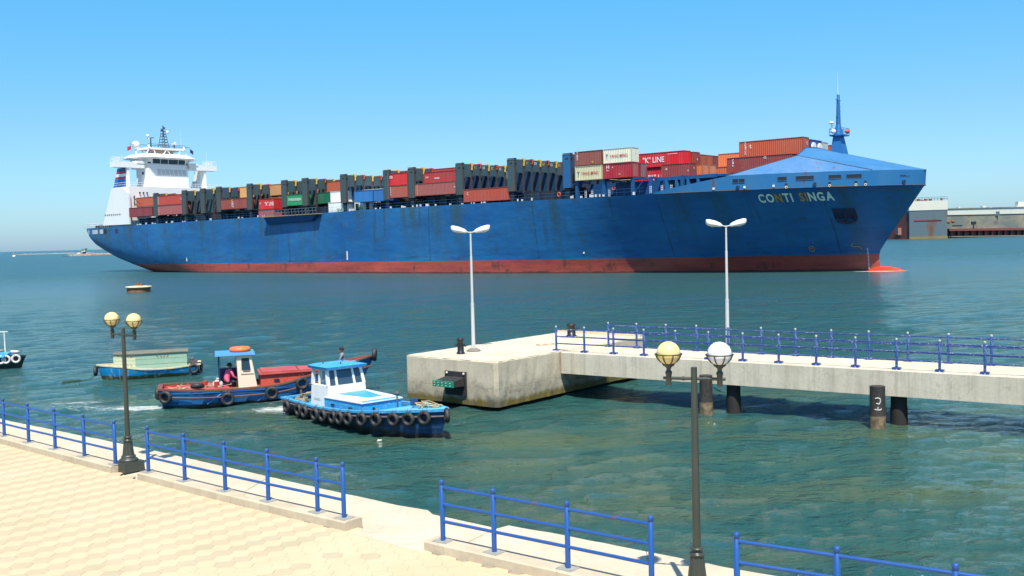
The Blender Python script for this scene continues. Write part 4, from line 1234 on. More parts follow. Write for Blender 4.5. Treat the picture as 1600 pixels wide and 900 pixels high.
for s in (186.5, 188.4, 190.6, 192.5): m.hexa([pS(s, 12.9, 13.4), pS(s + .9, 12.9, 13.4), pS(s + .9, 12.5, 13.4), pS(s, 12.5, 13.4)], [pS(s, 12.9, 16), pS(s + .35, 12.9, 16), pS(s + .35, 12.5, 16), pS(s, 12.5, 16)])
tag(m.build('support_brackets', M_FBLU, ship), kind='stuff')
for s in (171.6, 173.0, 176.6, 185.0, 187.2, 189.0):
    m = MB(); z0 = 13.5
    for dx in (-.16, .16): m.tube(pS(s + dx, 15.2, z0), pS(s + dx, 15.2, z0 + 1.5), .035, n=4)
    for i in range(5): m.tube(pS(s - .16, 15.2, z0 + .15 + i * .3), pS(s + .16, 15.2, z0 + .15 + i * .3), .035, n=4)
    m.build('white_ladder', M_RAILW, ship)
for s, z, r_ in ((177.6, 14.7, .3),):
    m = MB(); m.torus(pS(s, 15.3, z + .3), .32, .09, (0, 1, 0), 14, 6); m.build('life_ring', M_CAPO, ship)
m = MB(); m.torus(pS(166.2, 15.9, 14.4), .34, .1, (0, 1, 0), 14, 6); m.build('life_ring', M_CAPO, ship)

# ---- foremast
def foremast():
    r = empty('foremast', (211.7, 0, 0)); r.parent = ship
    m = MB(); m.hexa([(-.9, -1.25, 19.0), (1.2, -1.25, 19.0), (1.2, 1.25, 19.0), (-.9, 1.25, 19.0)], [(-.55, -.95, 22.1), (.55, -.95, 22.1), (.55, .95, 22.1), (-.55, .95, 22.1)]); m.build('pedestal', M_FMAST, r)
    m = MB(); m.box(-1.0, 1.3, -1.4, 1.4, 22.1, 22.32); pf = m.build('platform', M_FMAST, r)
    m = MB()
    for x, y in ((-1, -1.35), (-1, 1.35), (1.3, -1.35), (1.3, 1.35), (.15, -1.35), (.15, 1.35)): m.tube((x, y, 22.3), (x, y, 23.3), .04, n=4)
    for z in (22.8, 23.3): m.path([(-1, -1.35, z), (1.3, -1.35, z), (1.3, 1.35, z), (-1, 1.35, z), (-1, -1.35, z)], .035, 4)
    m.build('platform_rail', M_FMAST, pf)
    m = MB(); m.tube((0, 0, 22.3), (0, 0, 24.0), .75, .38, 10); m.tube((0, 0, 24.0), (0, 0, 28.0), .38, .26, 10); m.build('mast_column', M_FMAST, r)
    m = MB(); m.tube((0, -1.1, 28.0), (0, 1.1, 28.0), .06, n=5); m.tube((0, -1.0, 25.2), (0, .3, 25.2), .07, n=5)
    for y in (-.35, .4): m.tube((0, y, 28), (0, y, 28.9), .1, n=6)
    for z in (24.6, 25.4, 26.2, 27): m.tube((0, .3, z), (.1, .7, z), .06, n=5)
    m.build('crosstree', M_FMAST, r)
    m = MB(); m.tube((0, -.1, 28.9), (0, -.1, 32.6), .045, .02, 5); m.build('whip_aerial', M_RAILW, r)
    m = MB(); m.ball((-.4, -1.9, 24.2), .42, 12, 8, (1, 1, .6)); m.tube((-.4, -1.7, 22.9), (-.4, -1.8, 24.1), .1, n=6); m.ball((-.2, -1.6, 22.8), .4, 10, 6); m.build('radar_dome', M_RAILW, r)
    m = MB(); m.tube((.6, 1.5, 22.9), (.6, 2.4, 23.0), .15, .42, 10); m.build('ship_horn', M_CAPO, r)
M_FMAST = paint('foremast_blue', srgb(28, 100, 160), .5, dirt=.4, dcol=srgb(24, 76, 126), scale=.5)
foremast()

# ---- bridge house
house = empty('bridge_house', (0, 0, 0)); house.parent = ship
def hbx(name, s0, s1, L0, L1, z0, z1, mat=None, parent=None):
    m = MB(); m.box(s0, s1, -L0, -L1, z0, z1); return m.build(name, mat or M_WHITE, parent or house)
hbx('lower_block', 11.9, 19.6, 15.1, -15.1, 13.0, 23.6)
for sg in (1, -1):
    m = MB(); P = [(6.3, 13.2), (20.2, 13.2), (20.2, 21.8), (17.6, 23.4), (11.6, 23.4)]
    v = [(a, -sg * 15.75, b) for a, b in P] + [(a, -sg * 15.15, b) for a, b in P]
    m.add(v, [(0, 1, 2, 3, 4), (9, 8, 7, 6, 5)] + [(i, (i + 1) % 5, 5 + (i + 1) % 5, 5 + i) for i in range(5)])
    m.build('side_wing_plate', M_WHITE, house)
hbx('rear_block', 7.5, 11.9, 13.5, -13.5, 13.0, 19.0)
m = MB()
v = [pS(10, 7.0, 23.6), pS(15.6, 7.0, 23.6), pS(15.6, -6.2, 23.6), pS(10, -6.2, 23.6), pS(10, 7.0, 29.2), pS(15.6, 7.0, 29.2), pS(15.6, -6.2, 29.2), pS(10, -6.2, 29.2)]
m.add(v, [(3, 2, 1, 0), (4, 5, 6, 7), (0, 1, 5, 4), (1, 2, 6, 5), (2, 3, 7, 6), (3, 0, 4, 7)]); tw = m.build('tower', M_WHITE, house)
M_GREYP = paint('panel_grey', (0.50, 0.52, 0.52), .5)
for i in range(7):
    L = 3.6 - i * 1.35
    m = MB(); m.hexa([pS(15.601, L, 27.3), pS(15.66, L, 27.3), pS(15.66, L - 1.1, 27.3), pS(15.601, L - 1.1, 27.3)], [pS(15.601, L + .3, 28.9), pS(15.66, L + .3, 28.9), pS(15.66, L - .8, 28.9), pS(15.601, L - .8, 28.9)]); m.build('front_panel', M_GREYP, tw)
hbx('window', 13, 13.9, 7.06, 7.001, 27.4, 28.2, M_DARK, tw)
# navigating deck with wings
hbx('bridge_wing', 12.4, 15.2, 16.3, 7.5, 29.15, 30.7); hbx('bridge_wing', 12.4, 15.2, -7.0, -16.3, 29.15, 30.7)
hbx('wing_step', 12.8, 15.35, 9.8, 6.6, 30.4, 31.1); hbx('wing_step', 12.8, 15.35, -6.6, -9.8, 30.4, 31.1)
for sg in (1, -1):
    m = MB()
    for s in (12.5, 15.1):
        for L in (16.2, 15.2, 14.2, 13.3): m.tube(pS(s, sg * L, 30.7), pS(s, sg * L, 32.0), .05, n=4)
        for z in (31.2, 31.6, 32.0): m.tube(pS(s, sg * 16.2, z), pS(s, sg * 13.3, z), .05, n=4)
    for z in (31.3, 32.0): m.tube(pS(12.5, sg * 16.2, z), pS(15.1, sg * 16.2, z), .05, n=4)
    tag(m.build('wing_railing', M_RAILW, house), kind='stuff')
def octa(s0, s1, w, c, z): return [(s0, w, z), (s1 - c, w, z), (s1, w - c * 1.2, z), (s1, -w + c * 1.2, z), (s1 - c, -w, z), (s0, -w, z)]
def loft(rings, name, mat, parent=None):
    m = MB(); v = [(p[0], -p[1], p[2]) for r_ in rings for p in r_]; n = len(rings[0])
    m.add(v, [(j * n + i, j * n + (i + 1) % n, (j + 1) * n + (i + 1) % n, (j + 1) * n + i) for j in range(len(rings) - 1) for i in range(n)] + [tuple(range(n)), tuple(range(len(v) - n, len(v)))])
    return m.build(name, mat, parent or house)
loft([octa(8, 15.6, 7.4, 1.6, 29.2), octa(8, 15.6, 7.4, 1.6, 30.25)], 'wheelhouse_base', M_WHITE)
wh = loft([octa(8, 15.5, 7.3, 1.6, 30.25), octa(8, 15.9, 7.6, 1.6, 32.05)], 'wheelhouse_window_band', M_WHITE)
loft([octa(7, 17.4, 9.2, 2.4, 31.9), octa(7, 17.5, 9.4, 2.4, 32.25), octa(7.5, 16.0, 7.6, 1.8, 33.3), octa(7.6, 15.8, 6.9, 1.8, 33.35)], 'wheelhouse_visor', M_WHITE)
# windows: five in front, chamfers, sides
def quad_panel(a, b, z0, z1, mat, name, parent, lean=0.24):
    a, b = Vector(a), Vector(b); d = (b - a).normalized(); n_ = Vector((d.y, -d.x, 0))
    if n_.dot(Vector((1, -.3, 0))) < 0: n_ = -n_
    m = MB(); o_ = n_ * .05; l_ = n_ * lean
    m.add([a + o_ + Vector((0, 0, z0)), b + o_ + Vector((0, 0, z0)), b + o_ + l_ + Vector((0, 0, z1)), a + o_ + l_ + Vector((0, 0, z1)),
           a - n_ * .1 + Vector((0, 0, z0)), b - n_ * .1 + Vector((0, 0, z0)), b - n_ * .1 + l_ + Vector((0, 0, z1)), a - n_ * .1 + l_ + Vector((0, 0, z1))],
          [(0, 1, 2, 3), (7, 6, 5, 4), (0, 4, 5, 1), (1, 5, 6, 2), (2, 6, 7, 3), (3, 7, 4, 0)])
    return m.build(name, mat, parent)
fs_ = [5.25, 2.75, 0.25, -2.9, -5.25]
for a, b in zip(fs_[:-1], fs_[1:]): quad_panel((15.62, -(a - .12), 0), (15.62, -(b + .12), 0), 30.55, 31.8, M_GLASS, 'bridge_window', wh, .22)
quad_panel((14.05, -7.25, 0), (15.45, -5.6, 0), 30.55, 31.8, M_GLASS, 'bridge_window', wh, .15)
quad_panel((14.05, 7.25, 0), (15.45, 5.6, 0), 30.55, 31.8, M_GLASS, 'bridge_window', wh, .15)
for a, b in ((8.6, 10.1), (10.3, 11.8), (12.0, 13.6)): quad_panel((a, -7.32, 0), (b, -7.32, 0), 30.55, 31.8, M_GLASS, 'bridge_window', wh, .12)
# trussed monkey island
hbx('top_roof', 8.4, 15.0, 5.9, -5.9, 35.7, 36.25)
m = MB()
for s in (8.6, 14.8):
    xs = [6.4, 3.6, 1.2, -1.2, -3.8, -6.4]
    for i, L in enumerate(xs):
        L2 = xs[i] * .88 + (1.0 if i % 2 else -1.0) * (0 if i in (0, 5) else 1)
        m.tube(pS(s, L, 34.3), pS(s, L2, 35.8), .16, n=5)
m.build('roof_truss', M_WHITE, house)
hbx('inner_trunk', 9.5, 12.5, 3.0, -3.5, 34.4, 35.7, paint('trunk_buff', srgb(214, 196, 170), .6))
for sg in (1, -1): 
    m = MB(); m.tube(pS(15, sg * 5.6, 35.9), pS(14.6, sg * 5.6, 36.9), .35, .25, 8); m.build('roof_fitting', M_WHITE, house)
# mast, radars, dome
m = MB()
for dx, dy in ((-1, -1), (1, -1), (1, 1), (-1, 1)): m.tube((11.5 + dx * 1.1, 1.1 + dy * 1.25, 36.2), (11.5 + dx * .45, 1.1 + dy * .45, 41.2), .09, n=5)
for i in range(6):
    z = 36.9 + i * .8; w = 1.15 - (z - 36.2) * .13
    m.path([(11.5 - w, 1.1 - w, z), (11.5 + w, 1.1 - w, z), (11.5 + w, 1.1 + w, z), (11.5 - w, 1.1 + w, z), (11.5 - w, 1.1 - w, z)], .06, 4)
    w2 = w - .1; m.tube((11.5 + w, 1.1 - w, z), (11.5 + w2, 1.1 + w2, z + .8), .05, n=4)
m.tube((11.5, 1.1, 40.2), (11.5, 1.1, 43.3), .16, n=6); m.box(11.1, 11.9, .4, 1.8, 41.6, 41.75); m.tube((11.5, .2, 42.3), (11.5, 2.0, 42.3), .07, n=5)
m.ball((11.5, .7, 42.0), .35, 8, 6); m.ball((11.5, 1.5, 42.7), .3, 8, 6)
m.build('radar_mast', M_STEEL, house)
m = MB(); m.ball((12.0, 2.2, 41.2), .42, 10, 8); m.build('satellite_dome', M_WHITE, house)
m = MB(); m.tube((12, -8.0, 33.9), (12, -8.0, 36.0), .3, n=8); m.ball((12, -8.0, 36.9), 1.1, 16, 12); m.build('satellite_dome', M_WHITE, house)
m = MB(); m.tube((13, -3.9, 36.2), (13, -3.9, 39.1), .25, .15, 6); m.tube((13, -4.9, 38.9), (13, -2.9, 39.2), .13, n=5); m.build('radar_scanner', M_STEEL, house)
m = MB(); m.ball((13, -4.8, 39.6), .42, 10, 8); m.ball((13, -4.5, 38.8), .3, 10, 8); m.build('radar_dome', M_WHITE, house)
m = MB(); m.tube((13, 3.6, 36.2), (13, 3.6, 37.7), .2, n=6); m.build('aerial_post', M_STEEL, house)
m = MB(); m.box(12.8, 13.2, 2.9, 4.3, 37.6, 37.9); m.ball((13, 3.9, 38.1), .3, 8, 6); m.build('aerial_head', M_WHITE, house)
m = MB(); m.tube((12.5, -10.2, 37.0), (12.5, 9.3, 37.0), .07, n=4)
for L in range(-5, 7): m.tube((14.9, L, 36.2), (14.9, L, 37.2), .04, n=3, caps=False)
m.tube((14.9, -6, 37.2), (14.9, 6, 37.2), .05, n=4); m.build('signal_yard', M_STEEL, house)
for y, c in ((-9.8, srgb(190, 40, 60)), (9.1, srgb(40, 50, 90))):
    m = MB(); v = []
    for i in range(5):
        for j in range(3): v.append((12.5 + .12 * sin(i * 1.5), y + i * .28 * (1 if y > 0 else -1) * -1 * -1, 36.6 - j * .55 - i * .12))
    m.add(v, [(i * 3 + j, (i + 1) * 3 + j, (i + 1) * 3 + j + 1, i * 3 + j + 1) for i in range(4) for j in range(2)])
    m.build('signal_flag', paint('flag_cloth_%d' % (y > 0), c, .8), house)
m = MB(); m.tube((13, 14.3, 30.7), (13, 14.3, 35.0), .05, .02, 4); m.tube((12, 6.5, 36.2), (12, 6.5, 40.6), .04, .02, 4); m.build('whip_aerial', M_RAILW, house)
# funnels under the wings, outside painted with the company bands
M_FBAND = NT('funnel_bands'); _k = M_FBAND
zc_ = _k.sep(_k.coord((1, 1, 1)))[2]
_b = _k.ramp(_k.math('DIVIDE', _k.math('SUBTRACT', zc_, 24.0), 6.0), [(0.0, srgb(30, 110, 190))])
def step_(lo, hi): return _k.math('MULTIPLY', _k.math('GREATER_THAN', zc_, lo), _k.math('LESS_THAN', zc_, hi))
_c = _k.mix(_k.math('LESS_THAN', zc_, 22.9), srgb(30, 108, 186), (0.7, 0.7, 0.68))
_c = _k.mix(step_(26.1, 26.7), _c, srgb(176, 40, 70)); _c = _k.mix(step_(26.7, 27.5), _c, (0.8, 0.8, 0.78)); _c = _k.mix(step_(27.5, 28.1), _c, srgb(176, 40, 70)); _c = _k.mix(_k.math('GREATER_THAN', zc_, 28.1), _c, srgb(30, 60, 110))
_k.color(_c); _k.b.inputs['Roughness'].default_value = .4; M_FBAND = _k.m
for sg in (1, -1):
    m = MB(); P = [(5.6, 19.5), (14.2, 19.5), (14.2, 29.15), (10.2, 29.15)]
    v = [(a, -sg * 12.9, b) for a, b in P] + [(a, -sg * 11.9, b) for a, b in P]
    m.add(v, [(0, 1, 2, 3), (7, 6, 5, 4)] + [(i, (i + 1) % 4, 4 + (i + 1) % 4, 4 + i) for i in range(4)])
    m.build('funnel_casing', M_FBAND if sg > 0 else M_WHITE, house)
    m = MB(); m.box(14.201, 14.9, -sg * 12.7, -sg * 12.0, 23.6, 29.15); m.build('wing_support', M_WHITE, house)
m = MB()
for L in range(-15, 16): m.tube(pS(19.4, L, 23.6), pS(19.4, L, 24.7), .045, n=3, caps=False)
for z in (24.15, 24.7): m.tube(pS(19.4, 15, z), pS(19.4, -15, z), .05, n=4); m.tube(pS(19.4, 15.4, z), pS(12, 15.4, z), .05, n=4)
tag(m.build('house_top_railing', M_RAILW, house), kind='stuff')
m = MB()
for i in range(15): s = -8.6 + i * .98; m.tube(pS(s, 13.6, 12.8), pS(s, 13.6, 14.0), .05, n=3, caps=False)
for z in (13.4, 14.0): m.tube(pS(-8.6, 13.0, z), pS(5.5, 14.6, z), .06, n=4); m.tube(pS(-8.7, 13.0, z), pS(-8.7, -13, z), .06, n=4)
for L in range(-13, 14, 2): m.tube(pS(-8.7, L, 12.8), pS(-8.7, L, 14), .05, n=3)
tag(m.build('stern_railing', M_RAILW, ship), kind='stuff')
m = MB(); rr = random.Random(8)
for i in range(9): s = -7 + i * 1.4; m.box(s, s + rr.uniform(.4, .9), -12 + rr.uniform(0, 4), -9, 12.8, 13.4 + rr.uniform(0, .5))
tag(m.build('mooring_winches', M_ANCH, ship), kind='stuff')
# slewing provision crane & vents beside the house
m = MB(); m.tube(pS(20.9, 14.6, 20.6), pS(23.4, 14.2, 18.6), .14, n=5); m.tube(pS(21.0, 14.6, 19.0), pS(24, 14.2, 17.2), .14, n=5); m.tube(pS(21.4, 14.6, 18.0), pS(21.4, 14.6, 21.0), .16, n=5); m.build('stores_davit', M_RUSTP, ship)
for i in range(3):
    m = MB(); m.tube((19.7, -(12.0 - i * 1.1), 21.9), (19.95, -(12.0 - i * 1.1), 21.9), .22, n=10); m.build('round_vent', M_DARK, house)
hbx('door', 19.605, 19.66, 6, 5.1, 15, 17, M_GREYP)
for ch in house.children:
    b_ = ch.name.split('.')[0]
    if b_ in ('top_roof', 'roof_truss', 'inner_trunk', 'roof_fitting', 'satellite_dome', 'radar_scanner', 'radar_dome', 'aerial_post', 'aerial_head', 'signal_yard', 'signal_flag'): ch.location.z -= 1.05
    if b_ == 'radar_mast': ch.location.z -= 1.3
for i in range(8): hbx('porthole', 15.3 - i * 1.1, 15.75 - i * 1.1, 15.78, 15.752, 15.8, 16.25, M_DARK)
# ================================================================== CONTAINERS
def cont_mat(name, mul, rough):
    k = NT(name); oi = k.n('ShaderNodeObjectInfo')
    v = k.coord((1, 1, 1)); va = k.n('ShaderNodeVectorMath', operation='ADD'); k.l(v, va.inputs[0])
    cm = k.n('ShaderNodeCombineXYZ'); 
    for i in range(3): k.l(k.math('MULTIPLY', oi.outputs['Random'], 37.0 + i), cm.inputs[i])
    k.l(cm.outputs[0], va.inputs[1])
    mp = k.n('ShaderNodeMapping'); mp.inputs['Scale'].default_value = (1, 1, .35); k.l(va.outputs[0], mp.inputs['Vector'])
    n1 = k.noise(mp.outputs[0], .55, 6, .6); n2 = k.noise(va.outputs[0], 1.6, 7, .7)
    base = k.mix(1.0, oi.outputs['Color'], (mul, mul, mul), 'MULTIPLY')
    c = k.mix(k.math('MULTIPLY', k.ramp(n1, [(.38, 0.0), (.7, 1.0)]), .38), base, k.mix(.5, base, (.22, .19, .17)))
    c = k.mix(k.math('MULTIPLY', k.ramp(n2, [(.6, 0.0), (.68, 1.0)]), .45), c, (.09, .05, .035))
    k.color(c); k.b.inputs['Roughness'].default_value = rough
    return k.m
M_CB = cont_mat('container_steel', 1.0, .5); M_CF = cont_mat('container_frame_steel', .72, .6)
M_BAR = paint('door_bar', (.35, .34, .32), .5)
CW, CH = 2.42, 2.52
def corr(p0, p1, nrm, z0, z1, n, d=.055):
    """corrugated panel between two plan points"""
    m = MB(); p0, p1, nrm = Vector(p0), Vector(p1), Vector(nrm); v = []
    for i in range(n):
        for t, o_ in ((0, 0), (.28, 0), (.5, d), (.78, d)):
            P = p0 + (p1 - p0) * ((i + t) / n) - nrm * o_
            v += [(P.x, P.y, z0), (P.x, P.y, z1)]
    v += [(p1[0], p1[1], z0), (p1[0], p1[1], z1)]
    k = len(v) // 2
    m.add(v, [(2 * i, 2 * i + 2, 2 * i + 3, 2 * i + 1) for i in range(k - 1)])
    return m
def cont_meshes(L):
    body = MB()
    n = int(L / .36)
    for p0, p1, nr, nn in (((.1, .04), (L - .1, .04), (0, -1), n), ((.1, CW - .04), (L - .1, CW - .04), (0, 1), n), ((.05, .1), (.05, CW - .1), (-1, 0), 7)):
        c = corr(p0, p1, nr, .12, CH - .09, nn); body.add(c.v, c.f)
    body.box(L - .09, L - .05, .1, CW - .1, .1, CH - .08)
    body.box(.05, L - .06, .1, CW - .1, CH - .08, CH - .03)
    fr = MB()
    for x in (0, L - .14):
        for y in (0, CW - .14): fr.box(x, x + .14, y, y + .14, 0, CH)
    for y in (0, CW - .1):
        fr.box(.14, L - .14, y, y + .1, 0, .14); fr.box(.14, L - .14, y, y + .08, CH - .1, CH - .01)
    for x in (0, L - .1):
        fr.box(x, x + .1, .14, CW - .14, 0, .14); fr.box(x, x + .1, .14, CW - .14, CH - .12, CH - .01)
    dr = MB()
    for i, y in enumerate((.32, .78, 1.32, 1.78, 2.1)):
        if i < 4: dr.tube((L + .0, y + .16, .16), (L + .0, y + .16, CH - .14), .028, n=4)
    dr.box(L - .04, L - .02, CW / 2 - .02, CW / 2 + .02, .14, CH - .12)
    return body.mesh('container_body', M_CB), fr.mesh('container_frame', M_CF), dr.mesh('door_lock_bars', M_BAR)
CM = {5.8: cont_meshes(5.8), 11.4: cont_meshes(11.4)}
def container(s, L, z, ln, col, label, cat='container', texts=(), door=False, h=1.0):
    W = SO + SU * s + Vector((SU.y, -SU.x, 0)) * L + Vector((0, 0, z))
    r = empty('shipping_container', W, SANG); r.scale = (1, 1, h)
    tag(r, label, cat, 'shipping containers carried on deck')
    b_, f_, d_ = CM[ln]
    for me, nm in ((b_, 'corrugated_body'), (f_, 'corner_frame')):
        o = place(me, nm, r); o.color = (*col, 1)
    if door: place(d_, 'door_lock_bars', r)
    for t in texts:
        # (text, x, z, size, width, material, vertical?, face)
        tx, x, zz, sz, wd, mt = t[:6]; mode = t[6] if len(t) > 6 else 'side'
        if mode == 'side': text_on(tx, sz, (x, -.012, zz), (1, 0, 0), (0, 0, 1), 'lettering', mt, r, wd, bold=.012)
        elif mode == 'end': text_on(tx, sz, (ln + .03, x, zz), (0, 1, 0), (0, 0, 1), 'lettering', mt, r, wd, bold=.01)
        elif mode == 'stack':
            for i, ch in enumerate(tx): text_on(ch, sz, (x, -.012, zz - i * sz * 1.25), (1, 0, 0), (0, 0, 1), 'lettering', mt, r, wd, bold=.02)
    return r
BR, OR, MA, RE, PK_ = srgb(142, 66, 58), srgb(176, 84, 56), srgb(128, 50, 56), srgb(196, 34, 40), srgb(160, 84, 84)
TAN, GRN, WHT, BLU, CRM, DKB, ORG = srgb(206, 158, 96), srgb(10, 140, 88), (0.78, .78, .74), srgb(34, 112, 178), srgb(206, 200, 160), srgb(30, 52, 84), srgb(214, 112, 66)
GRY = srgb(96, 110, 116)
def T(s, n): return zd(s) + (-.4, 2.15, 4.75, 7.3)[n]
W_, R_, G_, Y_, B_ = M_LETW2, M_LETR2, M_LETG, M_LETY, M_LETB
container(20.8, 16, T(26, 1) + .05, 11.4, MA, 'maroon container nearest the white bridge house, lower of the stack')
container(20.4, 13.3, T(26, 1) + .3, 11.4, WHT, 'white container glimpsed between maroon and orange containers by the bridge house')
container(20.0, 13.3, T(26, 2) + .3, 11.4, OR, 'orange brown container on top, right in front of the white bridge house')
container(34.8, 16, T(40, 1), 11.4, PK_, 'dusty pink container under a red one, second stack from the bridge house', texts=(('HAMBURG', .5, 1.8, .25, .2, W_, 'stack'),))
container(34.8, 16, T(40, 2) - .05, 11.4, srgb(180, 66, 50), 'bright rust red container atop the dusty pink one near the stern', texts=(('HAPAG', .4, 2.0, .34, .34, W_, 'stack'), ('G', 10.9, 1.1, .5, .4, W_)))
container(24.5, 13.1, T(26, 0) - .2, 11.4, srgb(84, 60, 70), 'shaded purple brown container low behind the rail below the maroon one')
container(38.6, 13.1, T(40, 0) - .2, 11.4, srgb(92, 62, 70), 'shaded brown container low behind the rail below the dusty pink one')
container(62.2, 16, T(68, 1) + .2, 11.4, BR, 'brown container with a white square emblem, between two slate frames', texts=(('GR', 5.2, 1.1, .75, .9, W_), ('F', 5.2, 2.0, .3, .8, Y_), ('G', 5.25, .45, .6, .8, W_)))
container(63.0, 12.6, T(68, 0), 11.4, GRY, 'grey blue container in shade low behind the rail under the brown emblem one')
container(67.2, 13.3, T(68, 2) + .35, 5.8, TAN, 'tan container standing high on the row behind the brown emblem one', h=1.08)
container(66.6, 10.7, T(68, 2) + .1, 5.8, MA, 'deep red container left of the high tan one')
container(74.8, 10.7, T(80, 2) + .45, 11.4, srgb(190, 140, 90), 'long tan container whose top edge shows above the slate frames', h=1.08)
container(78.2, 16, T(84, 1) - .5, 5.8, RE, 'red container with white K LINE letters low beside the gangway', texts=(('"K" LINE', 2.3, .85, .85, 3.4, W_), ('O', .4, 1.3, .4, .4, W_)))
container(78.0, 16, T(84, 0) - .55, 5.8, PK_, 'faded pink container below the red one beside the gangway')
container(88.6, 16, T(91, 1) - .05, 5.8, GRN, 'green container with white EVERGREEN letters', texts=(('EVERGREEN', .75, 1.1, .55, 4.4, W_),))
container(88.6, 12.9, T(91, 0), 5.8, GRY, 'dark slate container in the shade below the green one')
container(102.2, 14.6, T(104, 1), 5.8, WHT, 'white container stacked on the EVERGREEN lettered white one', texts=())
container(102.6, 15.6, T(104, 0) + .1, 5.8, WHT, 'white container with green EVERGREEN letters just above the hull', texts=(('EVER', 3.0, .35, .75, 2.6, G_),))
container(108.9, 13.6, T(112, 0) + .2, 5.8, srgb(220, 226, 220), 'white container end showing green letters behind the slate frame', texts=(('GREEN', .4, .5, .6, 2.2, G_),))
container(111.6, 16, T(114, 1) - .4, 5.8, BLU, 'bright blue container low between two slate frames, aft one of the pair')
container(117.6, 15.9, T(114, 1) - .42, 5.8, srgb(36, 104, 166), 'bright blue container low between two slate frames, forward one of the pair')
container(112.5, 13.0, T(114, 0) - .5, 11.4, srgb(176, 92, 84), 'salmon container just visible under the bright blue pair')
container(122.0, 16, T(125, 2) - .05, 5.8, srgb(206, 36, 38), 'vivid red container with white OR letters topping a short stack', texts=(('OR', .6, 1.45, .55, 1.0, W_),))
container(122.0, 16, T(125, 1), 5.8, srgb(168, 84, 66), 'brown container with vertical white letters below the vivid red one', texts=(('SAFMAR', .7, 2.0, .25, .25, W_, 'stack'),))
container(129.7, 16, T(135, 1), 11.4, srgb(158, 84, 78), 'long dusty brown container with vertical yellow letters', texts=(('CRONOS', .8, 2.0, .27, .3, Y_, 'stack'), ('5', 11.0, 1.2, .3, .3, W_)))
container(129.8, 13.4, T(135, 2) - .2, 11.4, srgb(160, 52, 54), 'long red container just behind and above the dusty brown one', texts=(('HANJIN', 3.2, 1.0, .35, 1.4, W_), ('CAI', .6, 1.3, .35, .9, W_)))
container(129.8, 10.8, T(135, 2) + .35, 11.4, srgb(168, 60, 58), 'red container in the third row showing its upper half above others', texts=(('TEX', .8, 1.3, .35, .9, W_),), h=1.1)
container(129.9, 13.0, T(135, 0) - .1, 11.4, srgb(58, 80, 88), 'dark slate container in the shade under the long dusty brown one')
container(143.1, 16, T(148, 0) + .75, 11.4, srgb(174, 72, 54), 'long orange red container low in its bay with its upper part empty', texts=(('C', .9, 1.4, .5, .4, W_),))
# stacks deeper inside, seen through the frames
INN = [
 (47.4, 8.2, 1, 5.8, DKB, 'dark blue container inside the third bay from the bridge house'), (47.4, 5.6, 1, 5.8, srgb(90, 40, 44), 'deep maroon container inside the third bay from the bridge house'),
 (55.5, 10.8, 1, 5.8, srgb(34, 56, 120), 'royal blue container inside the fourth bay from the bridge house'), (55.5, 5.6, 1, 5.8, BR, 'brown container inside the fourth bay from the bridge house'),
 (75.0, 10.7, 1, 11.4, TAN, 'tan container seen through the slate frame behind the K LINE one'), (75.0, 8.1, 1, 11.4, MA, 'maroon container seen through the slate frame behind the K LINE one'),
 (88.6, 10.8, 1, 5.8, TAN, 'tan container right behind the green EVERGREEN one'), (88.6, 8.2, 2, 5.8, OR, 'orange brown container up behind the green EVERGREEN one'),
 (95.6, 12.9, 1, 5.8, srgb(0, 96, 66), 'dark green container through the frame right of the green one'), (95.6, 10.2, 2, 5.8, OR, 'orange brown container through the frame right of the green one'),
 (95.6, 5.1, 1, 11.4, DKB, 'navy container deep inside the bay aft of the white stack'),
 (108.6, 10.8, 1, 11.4, WHT, 'white container glimpsed behind the bright blue pair'), (108.6, 8.2, 1, 11.4, WHT, 'white container in the row beyond, glimpsed over the bright blue pair'),
 (108.6, 3.0, 2, 11.4, TAN, 'tan container deep behind the bright blue pair'), (108.6, -2.1, 2, 11.4, TAN, 'farther tan container deep behind the bright blue pair'),
 (129.6, 3.0, 1, 11.4, MA, 'maroon container deep behind the long dusty brown one'),
 (142.9, -2.2, 1, 11.4, srgb(200, 196, 180), 'pale container end deep inside the bay behind the orange red one'),
 (142.9, -7.4, 0, 11.4, BLU, 'blue container deep inside the bay behind the orange red one'),
]
for s, L, t, ln, c, lab in INN: container(s, L, T(s + 5, t) + .1, ln, c, lab)
# forward stacks
F1, F2 = 16.65, 19.27
YM = lambda: (('YANG MING', 1.35, .98, .48, 3.7, R_), ('Y', .55, .8, .85, .5, B_))
container(169.9, 16, F1, 5.8, CRM, 'cream container with red YANG MING letters, lower aft corner of the stack', texts=YM())
container(169.9, 16, F2, 5.8, srgb(140, 76, 66), 'brown container on top of the cream one, left of the white YANG MING container', texts=(('TEX', .45, 2.0, .4, .3, W_, 'stack'), ('Y', 3.6, .3, .35, .5, Y_)))
container(176.0, 16, F2, 5.8, srgb(226, 222, 196), 'near white container with red YANG MING letters at the top of its stack', texts=YM())
container(176.0, 16, F1, 5.8, srgb(168, 24, 44), 'crimson container under the white YANG MING one, above the blue posts', texts=(('H', .6, 1.7, .6, .6, W_), ('CRX', .6, 1.3, .2, .6, W_), ('4', 1.8, 1.75, .3, .2, W_), ('0', 3.2, .5, .3, .3, Y_)), door=True)
container(176.0, 13.35, F1, 5.8, srgb(128, 52, 62), 'maroon container end right beside the crimson one', texts=(('CLOU', 2.1, 2.0, .3, .2, W_, 'end'),), door=True)
container(172.0, 0.6, F2, 11.4, srgb(200, 20, 34), 'long red container with white K LINE letters on the upper tier', texts=(('"K" LINE', 2.6, .8, .95, 4.6, W_), ('CONTAINER', 8.0, 2.0, .16, 2.0, W_)), h=1.06)
container(172.0, 0.4, F1, 11.4, srgb(196, 22, 36), 'long red container right beneath the upper K LINE one', texts=(('"K" LINE', 3.6, .25, .95, 4.6, W_),))
